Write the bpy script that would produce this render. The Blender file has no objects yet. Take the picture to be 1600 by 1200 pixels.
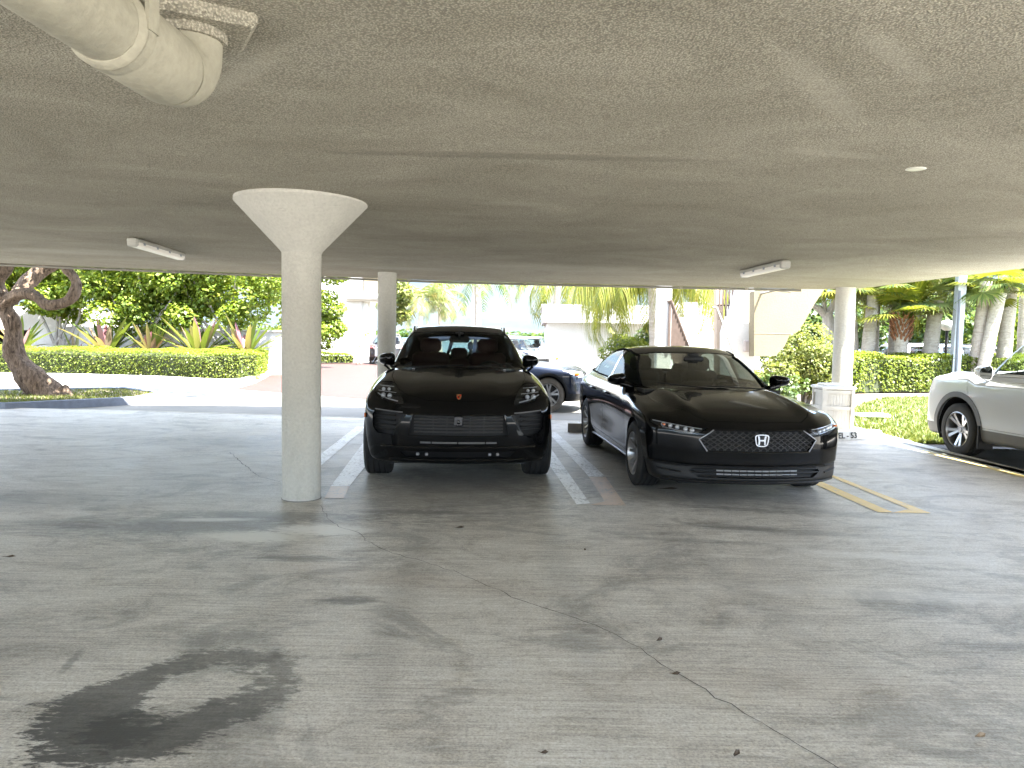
import bpy, bmesh, math, random
import numpy as np
from mathutils import Vector, Matrix
random.seed(7)
RNG = np.random.default_rng(11)
SC = bpy.context.scene
COL = SC.collection
PI = math.pi
R = math.radians

# ------------------------------------------------------------------ naming / tagging
def tag(o, label=None, cat=None, group=None, kind=None):
    if label: o['label'] = label
    if cat: o['category'] = cat
    if group: o['group'] = group
    if kind: o['kind'] = kind
    return o

def empty(name, loc=(0, 0, 0), rz=0.0, parent=None):
    o = bpy.data.objects.new(name, None)
    o.empty_display_size = 0.2
    COL.objects.link(o)
    o.location = loc
    o.rotation_euler = (0, 0, rz)
    if parent: o.parent = parent
    return o

def copy_tree(o, parent=None):
    c = o.copy()
    COL.objects.link(c)
    if parent: c.parent = parent
    for ch in list(o.children):
        copy_tree(ch, c)
    return c

# ------------------------------------------------------------------ mesh collector
class MB:
    def __init__(s):
        s.V = []; s.F = []; s.n = 0; s.smooth = []
    def add(s, verts, faces, smooth=False):
        n = s.n
        verts = [tuple(map(float, v)) for v in verts]
        s.V += verts
        s.F += [tuple(i + n for i in f) for f in faces]
        s.smooth += [smooth] * len(faces)
        s.n += len(verts)
        return s
    def box(s, c, d, rz=0.0, rx=0.0, ry=0.0, taper=1.0):
        M = Matrix.Rotation(rz, 3, 'Z') @ Matrix.Rotation(ry, 3, 'Y') @ Matrix.Rotation(rx, 3, 'X')
        vs = []
        for z in (-1, 1):
            t = taper if z > 0 else 1.0
            for y in (-1, 1):
                for x in (-1, 1):
                    v = M @ Vector((x * d[0] / 2 * t, y * d[1] / 2 * t, z * d[2] / 2))
                    vs.append((v.x + c[0], v.y + c[1], v.z + c[2]))
        return s.add(vs, [(0, 2, 3, 1), (4, 5, 7, 6), (0, 1, 5, 4), (2, 6, 7, 3), (0, 4, 6, 2), (1, 3, 7, 5)])
    def bbox(s, c, d, b=0.01, rz=0.0):
        """box with bevelled edges (rounded in plan and profile)"""
        x, y, z = d[0] / 2, d[1] / 2, d[2] / 2
        ring = []
        for sx, sy in ((1, 1), (-1, 1), (-1, -1), (1, -1)):
            if sx * sy > 0: pts = [(sx * x, sy * (y - b)), (sx * (x - b), sy * y)]
            else: pts = [(sx * (x - b), sy * y), (sx * x, sy * (y - b))]
            ring += pts
        cs, sn = math.cos(rz), math.sin(rz)
        vs = []
        for zz, k in ((-z, -b), (-z + b, 0), (z - b, 0), (z, -b)):
            for px, py in ring:
                fx = (x + k) / x; fy = (y + k) / y
                qx, qy = px * fx, py * fy
                vs.append((c[0] + cs * qx - sn * qy, c[1] + sn * qx + cs * qy, c[2] + zz))
        fs = []
        for k in range(3):
            for i in range(8):
                j = (i + 1) % 8
                fs.append((k * 8 + i, k * 8 + j, (k + 1) * 8 + j, (k + 1) * 8 + i))
        fs.append(tuple(range(7, -1, -1))); fs.append(tuple(range(24, 32)))
        return s.add(vs, fs)
    def tube(s, pts, radii, n=10, caps=True, smooth=True, wob=0.0, seed=0):
        pts = [Vector(p) for p in pts]
        if not hasattr(radii, '__len__'): radii = [radii] * len(pts)
        rg = random.Random(seed)
        vs = []; fs = []
        up = Vector((0.12, 0.05, 1)).normalized()
        t0 = (pts[1] - pts[0]).normalized()
        a = t0.cross(up)
        if a.length < 0.05: a = t0.cross(Vector((1, 0, 0)))
        a.normalize()
        for i, p in enumerate(pts):
            if i == 0: t = pts[1] - pts[0]
            elif i == len(pts) - 1: t = pts[-1] - pts[-2]
            else: t = pts[i + 1] - pts[i - 1]
            t.normalize()
            a = (a - t * a.dot(t)).normalized()
            b = t.cross(a)
            for k in range(n):
                th = 2 * PI * k / n
                r = radii[i] * (1 + (rg.uniform(-wob, wob) if wob else 0))
                vs.append(p + (a * math.cos(th) + b * math.sin(th)) * r)
        m = len(pts)
        for i in range(m - 1):
            for k in range(n):
                l = (k + 1) % n
                fs.append((i * n + k, i * n + l, (i + 1) * n + l, (i + 1) * n + k))
        s.add(vs, fs, smooth)
        if caps:
            s.add([vs[k] for k in range(n)], [tuple(range(n - 1, -1, -1))])
            s.add([vs[(m - 1) * n + k] for k in range(n)], [tuple(range(n))])
        return s
    def lathe(s, prof, n=32, M=None, smooth=True, jit=0.0):
        """prof = [(r,z)], revolve about z, then matrix M"""
        vs = []; fs = []
        for r, z in prof:
            for k in range(n):
                th = 2 * PI * k / n
                v = Vector((r * math.cos(th), r * math.sin(th), z))
                if M is not None: v = M @ v
                vs.append(v)
        for i in range(len(prof) - 1):
            for k in range(n):
                l = (k + 1) % n
                fs.append((i * n + k, i * n + l, (i + 1) * n + l, (i + 1) * n + k))
        return s.add(vs, fs, smooth)
    def prism(s, poly, vec, M=None):
        """closed polygon (3D points) extruded by vec"""
        n = len(poly)
        a = [Vector(p) for p in poly]; b = [p + Vector(vec) for p in a]
        vs = a + b
        if M is not None: vs = [M @ v for v in vs]
        fs = [tuple(range(n - 1, -1, -1)), tuple(range(n, 2 * n))]
        for i in range(n):
            j = (i + 1) % n
            fs.append((i, j, n + j, n + i))
        return s.add(vs, fs)
    def sphere(s, c, r, n=12, m=8, sc=(1, 1, 1)):
        prof = [(max(1e-4, math.sin(PI * i / m)), -math.cos(PI * i / m)) for i in range(m + 1)]
        M = Matrix.Translation(c) @ Matrix.Diagonal((r * sc[0], r * sc[1], r * sc[2], 1))
        return s.lathe(prof, n, M)
    def build(s, name, mat=None, parent=None, angle=None):
        me = bpy.data.meshes.new(name)
        me.from_pydata([tuple(v) for v in s.V], [], s.F)
        me.polygons.foreach_set('use_smooth', s.smooth)
        bm = bmesh.new(); bm.from_mesh(me)
        bmesh.ops.recalc_face_normals(bm, faces=bm.faces)
        bm.to_mesh(me); bm.free()
        if angle is not None:
            me.polygons.foreach_set('use_smooth', [True] * len(me.polygons))
            me.set_sharp_from_angle(angle=angle)
        me.update()
        o = bpy.data.objects.new(name, me)
        COL.objects.link(o)
        if mat: me.materials.append(mat)
        if parent: o.parent = parent
        return o

def np_mesh(name, V, F, mat=None, parent=None, smooth=False):
    """fast mesh from numpy arrays: V (n,3), F (m,k) constant k"""
    V = np.ascontiguousarray(V, dtype=np.float32); F = np.ascontiguousarray(F, dtype=np.int32)
    me = bpy.data.meshes.new(name)
    me.vertices.add(len(V)); me.vertices.foreach_set('co', V.ravel())
    k = F.shape[1]
    me.loops.add(F.size); me.loops.foreach_set('vertex_index', F.ravel())
    me.polygons.add(len(F))
    me.polygons.foreach_set('loop_start', np.arange(0, F.size, k, dtype=np.int32))
    if smooth: me.polygons.foreach_set('use_smooth', np.ones(len(F), bool))
    me.update(calc_edges=True); me.validate()
    o = bpy.data.objects.new(name, me); COL.objects.link(o)
    if mat: me.materials.append(mat)
    if parent: o.parent = parent
    return o

# ------------------------------------------------------------------ materials
class NT:
    def __init__(s, name):
        s.m = bpy.data.materials.new(name); s.m.use_nodes = True
        s.t = s.m.node_tree; s.t.nodes.clear()
        s.out = s.t.nodes.new('ShaderNodeOutputMaterial')
    def n(s, typ, **kw):
        nd = s.t.nodes.new(typ)
        for k, v in kw.items():
            if k.startswith('_'): nd.inputs[int(k[1:])].default_value = v
            elif k in nd.inputs and not hasattr(nd, k): nd.inputs[k].default_value = v
            else:
                try: setattr(nd, k, v)
                except Exception: nd.inputs[k].default_value = v
        return nd
    def l(s, a, b): s.t.links.new(a, b)
    def coord(s, kind='Object', scale=(1, 1, 1)):
        tc = s.n('ShaderNodeTexCoord'); mp = s.n('ShaderNodeMapping')
        mp.inputs['Scale'].default_value = scale
        s.l(tc.outputs[kind], mp.inputs['Vector'])
        return mp.outputs['Vector']
    def noise(s, vec, scale, detail=4, rough=0.6, dist=0.0):
        nd = s.n('ShaderNodeTexNoise')
        nd.inputs['Scale'].default_value = scale; nd.inputs['Detail'].default_value = detail
        nd.inputs['Roughness'].default_value = rough; nd.inputs['Distortion'].default_value = dist
        if vec is not None: s.l(vec, nd.inputs['Vector'])
        return nd.outputs['Fac']
    def ramp(s, fac, stops):
        nd = s.n('ShaderNodeValToRGB')
        e = nd.color_ramp.elements
        while len(e) > 1: e.remove(e[-1])
        e[0].position = stops[0][0]; e[0].color = c4(stops[0][1])
        for p, c in stops[1:]:
            x = e.new(p); x.color = c4(c)
        s.l(fac, nd.inputs['Fac'])
        return nd.outputs['Color']
    def mix(s, fac, a, b, mode='MIX'):
        nd = s.n('ShaderNodeMix'); nd.data_type = 'RGBA'; nd.blend_type = mode
        for i, v in ((0, fac), (6, a), (7, b)):
            if hasattr(v, 'is_output'): s.l(v, nd.inputs[i])
            elif i == 0: nd.inputs[0].default_value = v
            else: nd.inputs[i].default_value = c4(v)
        return nd.outputs[2]
    def math(s, op, a, b=None, c=None, clamp=False):
        nd = s.n('ShaderNodeMath'); nd.operation = op; nd.use_clamp = clamp
        for i, v in enumerate((a, b, c)):
            if v is None: continue
            if hasattr(v, 'is_output'): s.l(v, nd.inputs[i])
            else: nd.inputs[i].default_value = v
        return nd.outputs[0]
    def bump(s, h, strength, dist=0.01, normal=None):
        nd = s.n('ShaderNodeBump'); nd.inputs['Strength'].default_value = strength; nd.inputs['Distance'].default_value = dist
        s.l(h, nd.inputs['Height'])
        if normal is not None: s.l(normal, nd.inputs['Normal'])
        return nd.outputs['Normal']
    def bsdf(s, color, rough=0.6, metallic=0.0, normal=None, coat=0.0, spec=0.5, coat_rough=0.03):
        b = s.n('ShaderNodeBsdfPrincipled')
        for sock, v in (('Base Color', color), ('Roughness', rough), ('Metallic', metallic)):
            if hasattr(v, 'is_output'): s.l(v, b.inputs[sock])
            elif sock == 'Base Color': b.inputs[sock].default_value = c4(v)
            else: b.inputs[sock].default_value = v
        b.inputs['Coat Weight'].default_value = coat; b.inputs['Coat Roughness'].default_value = coat_rough
        b.inputs['Specular IOR Level'].default_value = spec
        if normal is not None: s.l(normal, b.inputs['Normal'])
        return b.outputs[0]
    def done(s, sh):
        s.l(sh, s.out.inputs['Surface']); return s.m

def c4(c):
    if not hasattr(c, '__len__'): return (c, c, c, 1)
    return (c[0], c[1], c[2], 1) if len(c) == 3 else tuple(c)

def mat_plain(name, c, rough=0.5, metallic=0.0, coat=0.0, var=0.12, vs=3.0, bump=0.0, bs=60.0, spec=0.5, stretch=(1, 1, 1)):
    t = NT(name); v = t.coord('Object', stretch)
    f = t.noise(v, vs, 5, 0.65)
    a = tuple(min(1, x * (1 + var)) for x in c); b = tuple(x * (1 - var) for x in c)
    colr = t.ramp(f, [(0.3, b), (0.7, a)])
    nrm = None
    if bump > 0: nrm = t.bump(t.noise(v, bs, 3, 0.6), bump, 0.01)
    return t.done(t.bsdf(colr, rough, metallic, nrm, coat, spec))

def mat_glass(name, tint=(0.55, 0.6, 0.58), refl=1.0):
    t = NT(name)
    tr = t.n('ShaderNodeBsdfTransparent'); tr.inputs[0].default_value = c4(tint)
    gl = t.n('ShaderNodeBsdfGlossy'); gl.inputs['Roughness'].default_value = 0.01
    lw = t.n('ShaderNodeLayerWeight'); lw.inputs['Blend'].default_value = .5
    f = t.math('MULTIPLY', t.math('MULTIPLY_ADD', t.math('POWER', lw.outputs['Facing'], 5.0), .95, .045), refl, clamp=True)
    mx = t.n('ShaderNodeMixShader'); t.l(f, mx.inputs[0]); t.l(tr.outputs[0], mx.inputs[1]); t.l(gl.outputs[0], mx.inputs[2])
    return t.done(mx.outputs[0])

def mat_paint(name, c, rough=0.25, flake=0.0, metallic=0.0, coat=1.0, spec=.5):
    t = NT(name); v = t.coord('Object')
    f = t.noise(v, 900, 1, 0.5)
    colr = t.ramp(f, [(0.35, tuple(x * (1 - flake) for x in c)), (0.65, tuple(min(1, x * (1 + flake)) for x in c))])
    dust = t.noise(v, 2.2, 5, 0.7)
    rr = t.math('MULTIPLY_ADD', dust, 0.12, rough - 0.05)
    return t.done(t.bsdf(colr, rr, metallic, None, coat, spec, 0.02))

def mat_leaf(name, stops, trans=0.35, rough=0.45, spec=0.4):
    """leaf colour varies per leaf (mesh island)"""
    t = NT(name)
    g = t.n('ShaderNodeNewGeometry')
    colr = t.ramp(g.outputs['Random Per Island'], stops)
    b = t.bsdf(colr, rough, 0, None, 0, spec)
    tl = t.n('ShaderNodeBsdfTranslucent')
    t.l(t.mix(1.0, colr, (1.0, 0.95, 0.5), 'MULTIPLY'), tl.inputs[0])
    mx = t.n('ShaderNodeMixShader'); mx.inputs[0].default_value = trans
    t.l(b, mx.inputs[1]); t.l(tl.outputs[0], mx.inputs[2])
    return t.done(mx.outputs[0])

# ------------------------------------------------------------------ camera
F_PX, PITCH, ROLL, CAM_H = 1192.0, 0.0608, 0.0173, 1.4384
cam_d = bpy.data.cameras.new('camera'); cam = bpy.data.objects.new('camera', cam_d); COL.objects.link(cam)
cam_d.sensor_fit = 'HORIZONTAL'; cam_d.sensor_width = 36.0; cam_d.lens = 36.0 * F_PX / 1600.0
cam_d.clip_start = 0.05; cam_d.clip_end = 9000
cam.location = (0, 0, CAM_H)
cam.rotation_mode = 'QUATERNION'
_M = Matrix.Rotation(PI / 2 - PITCH, 3, 'X') @ Matrix.Rotation(ROLL, 3, 'Z')
cam.rotation_quaternion = _M.to_quaternion()
SC.camera = cam

def ray(u, v):
    """view ray through pixel (u,v) of the 1600x1200 photograph (used only to survey where things stand)"""
    x = (u - 800) / F_PX; y = (600 - v) / F_PX
    c, s = math.cos(ROLL), math.sin(ROLL)
    X = c * x - s * y; Y = s * x + c * y
    return Vector((X, math.cos(PITCH) + Y * math.sin(PITCH), -math.sin(PITCH) + Y * math.cos(PITCH)))
def at(u, v, z=0.0):
    d = ray(u, v); t = (z - CAM_H) / d.z
    return Vector((d.x * t, d.y * t, z))
def aty(u, v, Y):
    d = ray(u, v); t = Y / d.y
    return Vector((d.x * t, Y, CAM_H + d.z * t))
def ceil_z(x, y): return 2.57 - 0.0125 * (x + 1.8) - 0.010 * (y - 6.6)
def atc(u, v, dz=0.0):
    """on the ceiling plane lowered by dz"""
    z = 2.5
    for _ in range(12):
        p = at(u, v, z); z = ceil_z(p.x, p.y) - dz
    return at(u, v, z)
# ================================================================== LIGHT AND SKY
SUN_DIR = Vector((.42, -.30, 1.0)).normalized()
SUN_EL = math.asin(SUN_DIR.z); SUN_ROT = math.atan2(SUN_DIR.x, SUN_DIR.y)
w = bpy.data.worlds.new('World'); SC.world = w; w.use_nodes = True
nt = w.node_tree; nt.nodes.clear()
wo = nt.nodes.new('ShaderNodeOutputWorld'); bg = nt.nodes.new('ShaderNodeBackground')
sky = nt.nodes.new('ShaderNodeTexSky'); sky.sky_type = 'NISHITA'; sky.sun_disc = False
sky.sun_elevation = SUN_EL; sky.sun_rotation = SUN_ROT; sky.air_density = 1.0; sky.dust_density = 0.6; sky.ozone_density = 2.0
tc = nt.nodes.new('ShaderNodeTexCoord'); mp = nt.nodes.new('ShaderNodeMapping'); mp.inputs['Scale'].default_value = (1, 1, 3.2)
nz = nt.nodes.new('ShaderNodeTexNoise'); nz.inputs['Scale'].default_value = 4.2; nz.inputs['Detail'].default_value = 8; nz.inputs['Roughness'].default_value = .58; nz.inputs['Distortion'].default_value = .4
rp = nt.nodes.new('ShaderNodeValToRGB'); rp.color_ramp.elements[0].position = .38; rp.color_ramp.elements[0].color = (0, 0, 0, 1); rp.color_ramp.elements[1].position = .62; rp.color_ramp.elements[1].color = (.75, .75, .75, 1)
mx = nt.nodes.new('ShaderNodeMix'); mx.data_type = 'RGBA'; mx.inputs[7].default_value = (4.6, 4.4, 4.1, 1)
# added dimming: lowest few degrees of sky painted darker and bluish, rest stays bright
sx_ = nt.nodes.new('ShaderNodeSeparateXYZ'); mrz = nt.nodes.new('ShaderNodeMapRange'); mrz.inputs['From Min'].default_value = .085; mrz.inputs['From Max'].default_value = .14; mrz.inputs['To Min'].default_value = .97; mrz.inputs['To Max'].default_value = 0.0
mp2 = nt.nodes.new('ShaderNodeMapping'); mp2.inputs['Scale'].default_value = (1, 1, 4.5); nz2 = nt.nodes.new('ShaderNodeTexNoise'); nz2.inputs['Scale'].default_value = 9; nz2.inputs['Detail'].default_value = 7; nz2.inputs['Roughness'].default_value = .6
rp2 = nt.nodes.new('ShaderNodeValToRGB'); rp2.color_ramp.elements[0].position = .40; rp2.color_ramp.elements[0].color = (.38, .55, .72, 1); rp2.color_ramp.elements[1].position = .66; rp2.color_ramp.elements[1].color = (.62, .69, .76, 1)
low_sky_dim = nt.nodes.new('ShaderNodeMix'); low_sky_dim.data_type = 'RGBA'
for a, b in ((tc.outputs['Generated'], mp.inputs['Vector']), (mp.outputs['Vector'], nz.inputs['Vector']), (nz.outputs['Fac'], rp.inputs['Fac']), (rp.outputs['Color'], mx.inputs[0]), (sky.outputs['Color'], mx.inputs[6]),
             (tc.outputs['Generated'], sx_.inputs[0]), (sx_.outputs['Z'], mrz.inputs['Value']), (mrz.outputs[0], low_sky_dim.inputs[0]), (tc.outputs['Generated'], mp2.inputs['Vector']), (mp2.outputs['Vector'], nz2.inputs['Vector']), (nz2.outputs['Fac'], rp2.inputs['Fac']),
             (mx.outputs[2], low_sky_dim.inputs[6]), (rp2.outputs['Color'], low_sky_dim.inputs[7]), (low_sky_dim.outputs[2], bg.inputs['Color']), (bg.outputs[0], wo.inputs['Surface'])):
    nt.links.new(a, b)
bg.inputs['Strength'].default_value = 0.115
sd = bpy.data.lights.new('sun', 'SUN'); sd.energy = 3.3; sd.angle = R(.53); sd.color = (1.0, .955, .88)
so = bpy.data.objects.new('sun', sd); COL.objects.link(so); so.rotation_mode = 'QUATERNION'
so.rotation_quaternion = SUN_DIR.to_track_quat('Z', 'Y'); so.location = SUN_DIR * 60
SC.view_settings.view_transform = 'Standard'; SC.view_settings.look = 'None'; SC.view_settings.exposure = 3.93; SC.view_settings.gamma = 1
SC.render.engine = 'CYCLES'
cy = SC.cycles
cy.use_denoising = True; cy.max_bounces = 10; cy.diffuse_bounces = 6; cy.glossy_bounces = 5; cy.transparent_max_bounces = 14; cy.transmission_bounces = 6
cy.caustics_reflective = False; cy.caustics_refractive = False; cy.sample_clamp_indirect = 8.0
try: cy.denoiser = 'OPENIMAGEDENOISE'; cy.denoising_prefilter = 'ACCURATE'
except Exception: pass

# ================================================================== SETTING
def struct(name, m, mat, angle=None):
    return tag(m.build(name, mat, angle=angle), kind='structure')
def sheet(name, pts, z, mat):
    m = MB(); m.add([(p[0], p[1], z) for p in pts], [tuple(range(len(pts)))]); return struct(name, m, mat)

# ---- materials with marks put into their colour
def mat_floor():
    t = NT('garage_concrete')
    v = t.coord('Object')
    big = t.noise(v, .42, 7, .64, .5)
    col = t.ramp(big, [(.28, (.42, .39, .34)), (.44, (.50, .47, .412)), (.60, (.56, .532, .472)), (.76, (.63, .602, .54))])
    broom = t.noise(t.coord('Object', (1.6, 70, 1)), 1.0, 4, .72)
    col = t.mix(.75, col, t.ramp(broom, [(.28, (.30, .30, .30)), (.5, (.5, .5, .5)), (.72, (.70, .70, .70))]), 'OVERLAY')
    grit = t.noise(v, 95, 3, .65)
    col = t.mix(.55, col, t.ramp(grit, [(.30, (.20, .20, .20)), (.5, (.5, .5, .5)), (.70, (.74, .74, .74))]), 'OVERLAY')
    streak = t.noise(t.coord('Object', (1.0, 3.2, 1)), 1.2, 7, .70, .8)
    col = t.mix(.30, col, t.ramp(streak, [(.33, (.28, .275, .27)), (.5, (.5, .5, .5)), (.68, (.62, .615, .60))]), 'OVERLAY')
    blot = t.noise(t.coord('Object', (1, 1.5, 1)), 2.2, 8, .72, .9)
    col = t.mix(.8, col, t.ramp(blot, [(.30, (.26, .26, .26)), (.48, (.5, .5, .5)), (.70, (.62, .62, .62))]), 'OVERLAY')
    specks = t.noise(v, 34, 3, .6)
    col = t.mix(t.ramp(specks, [(.70, (0, 0, 0)), (.76, (.75, .75, .75))]), col, (.10, .095, .088))
    wat = t.noise(t.coord('Object', (.8, 1.3, 1)), .9, 10, .76, 1.4)
    col = t.mix(t.ramp(wat, [(.52, (0, 0, 0)), (.58, (.38, .38, .38)), (.72, (.55, .55, .55))]), col, (.17, .162, .145))
    scr = t.noise(t.coord('Object', (1.2, 4.0, 1)), 1.3, 10, .78, 1.0)
    col = t.mix(t.ramp(scr, [(.56, (0, 0, 0)), (.66, (.55, .55, .55))]), col, (.66, .64, .58))
    agg = t.noise(v, 38, 4, .7)
    col = t.mix(.35, col, t.ramp(agg, [(.32, (.25, .25, .25)), (.5, (.5, .5, .5)), (.68, (.72, .72, .72))]), 'OVERLAY')
    fine = t.noise(t.coord('Object', (11, 30, 1)), 1.0, 8, .74, .4); mid = t.noise(v, 3.6, 6, .66)
    tc_ = t.n('ShaderNodeTexCoord')
    def stain_sheen(cx, cy, rx, ry, rot, strength, color, edge=.35, brk=.75):
        nonlocal col
        mp_ = t.n('ShaderNodeMapping'); mp_.vector_type = 'TEXTURE'
        mp_.inputs['Location'].default_value = (cx, cy, 0); mp_.inputs['Rotation'].default_value = (0, 0, rot); mp_.inputs['Scale'].default_value = (rx, ry, 1)
        t.l(tc_.outputs['Object'], mp_.inputs['Vector'])
        ln = t.n('ShaderNodeVectorMath'); ln.operation = 'LENGTH'; t.l(mp_.outputs['Vector'], ln.inputs[0])
        d = t.math('ADD', ln.outputs['Value'], t.math('MULTIPLY_ADD', mid, brk * 1.5, -brk * .75))
        d = t.math('ADD', d, t.math('MULTIPLY_ADD', fine, 2.6, -1.3))
        d = t.math('ADD', d, t.math('MULTIPLY_ADD', broom, .5, -.25))
        mr = t.n('ShaderNodeMapRange'); mr.interpolation_type = 'SMOOTHSTEP'
        mr.inputs['From Min'].default_value = 1.0 + edge; mr.inputs['From Max'].default_value = 1.0 - edge; mr.inputs['To Max'].default_value = strength
        t.l(d, mr.inputs['Value'])
        col = t.mix(mr.outputs[0], col, color)
    # ring of soaked oil
    p = at(298, 1082); mp_ = t.n('ShaderNodeMapping'); mp_.vector_type = 'TEXTURE'
    mp_.inputs['Location'].default_value = (p.x, p.y, 0); mp_.inputs['Rotation'].default_value = (0, 0, R(50)); mp_.inputs['Scale'].default_value = (.54, .38, 1)
    t.l(tc_.outputs['Object'], mp_.inputs['Vector'])
    wv = t.n('ShaderNodeTexNoise'); wv.inputs['Scale'].default_value = 3.2; wv.inputs['Detail'].default_value = 4; t.l(v, wv.inputs['Vector'])
    vm = t.n('ShaderNodeVectorMath'); vm.operation = 'MULTIPLY_ADD'; t.l(wv.outputs['Color'], vm.inputs[0]); vm.inputs[1].default_value = (.7, .7, 0); vm.inputs[2].default_value = (-.35, -.35, 0)
    va = t.n('ShaderNodeVectorMath'); va.operation = 'ADD'; t.l(mp_.outputs['Vector'], va.inputs[0]); t.l(vm.outputs['Vector'], va.inputs[1])
    ln = t.n('ShaderNodeVectorMath'); ln.operation = 'LENGTH'; t.l(va.outputs['Vector'], ln.inputs[0])
    sxy = t.n('ShaderNodeSeparateXYZ'); t.l(va.outputs['Vector'], sxy.inputs[0])
    ring = t.math('ABSOLUTE', t.math('SUBTRACT', ln.outputs['Value'], .68))
    wdt = t.math('MULTIPLY_ADD', sxy.outputs['X'], -.16, .27)          # thicker at the near end
    e_ = t.math('SUBTRACT', t.math('ADD', ring, t.math('MULTIPLY_ADD', fine, 1.15, -.575)), wdt)
    mr = t.n('ShaderNodeMapRange'); mr.interpolation_type = 'SMOOTHSTEP'; mr.inputs['From Min'].default_value = .06; mr.inputs['From Max'].default_value = -.08; t.l(e_, mr.inputs['Value'])
    dens = t.math('MULTIPLY_ADD', sxy.outputs['X'], -.22, .70, clamp=True)
    col = t.mix(t.math('MULTIPLY', mr.outputs[0], dens), col, t.ramp(fine, [(.35, (.03, .029, .028)), (.7, (.085, .082, .077))]))
    for (u, vv, rx, ry, rot, st, c, e) in STAINS_SHEEN:
        p = at(u, vv); stain_sheen(p.x, p.y, rx, ry, R(rot), st, c, e)
    rough = t.math('MULTIPLY_ADD', t.noise(v, 1.4, 5, .65), .26, .36)
    nrm = t.bump(broom, .22, .004, t.bump(grit, .25, .004))
    return t.done(t.bsdf(col, rough, 0, nrm, 0, .28))
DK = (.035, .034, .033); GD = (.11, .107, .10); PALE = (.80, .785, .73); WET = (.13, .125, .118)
STAINS_SHEEN = [
    (185, 1140, .15, .13, 0, .70, DK, .3), (300, 1130, .22, .14, 0, .35, (.10, .098, .09), .7), (330, 1000, .22, .10, 10, .35, (.11, .107, .10), .6),
    (640, 905, .10, 1.6, 2, .22, GD, .8), (880, 905, .10, 1.6, 2, .22, GD, .8), (1130, 900, .10, 1.4, 8, .18, GD, .8),
    (545, 938, .13, .06, 0, .62, GD, .5), (300, 822, 1.0, .26, 4, .62, GD, .6), (410, 806, .8, .16, 0, .55, (.10, .098, .09), .5), (470, 872, .30, .07, 0, .55, GD, .5),
    (505, 828, .34, .16, 0, .95, PALE, .4), (405, 838, .40, .14, 0, .85, (.70, .68, .60), .4), (330, 812, .30, .05, 6, .6, PALE, .6),  # pale patch by the column: floor sheen put into the colour
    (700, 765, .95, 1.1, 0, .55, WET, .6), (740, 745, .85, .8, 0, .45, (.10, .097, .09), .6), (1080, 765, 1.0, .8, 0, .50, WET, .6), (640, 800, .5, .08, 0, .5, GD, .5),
    (1150, 795, .5, .07, -14, .5, GD, .5), (1230, 830, .7, .08, -10, .4, GD, .6), (1090, 845, .5, .05, -8, .35, GD, .6), (1290, 800, .6, .1, -20, .35, GD, .6),
    (130, 823, .18, .05, 0, .45, GD, .5), (60, 780, .8, .3, 0, .35, GD, .7), (380, 690, 1.3, .5, 0, .35, GD, .8), (1420, 930, 1.0, .10, -5, .30, PALE, .7), (1400, 870, .6, .08, -8, .3, PALE, .7),
    (1560, 1010, .25, .05, 0, .4, GD, .5), (20, 1010, .4, .2, 0, .2, GD, .8), (110, 1035, .02, .12, 12, .5, GD, .5), (1230, 1075, .9, .14, 0, .18, (.40, .33, .25), .8), (640, 905, .7, .12, -14, .16, (.38, .28, .2), .8),
]
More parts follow.
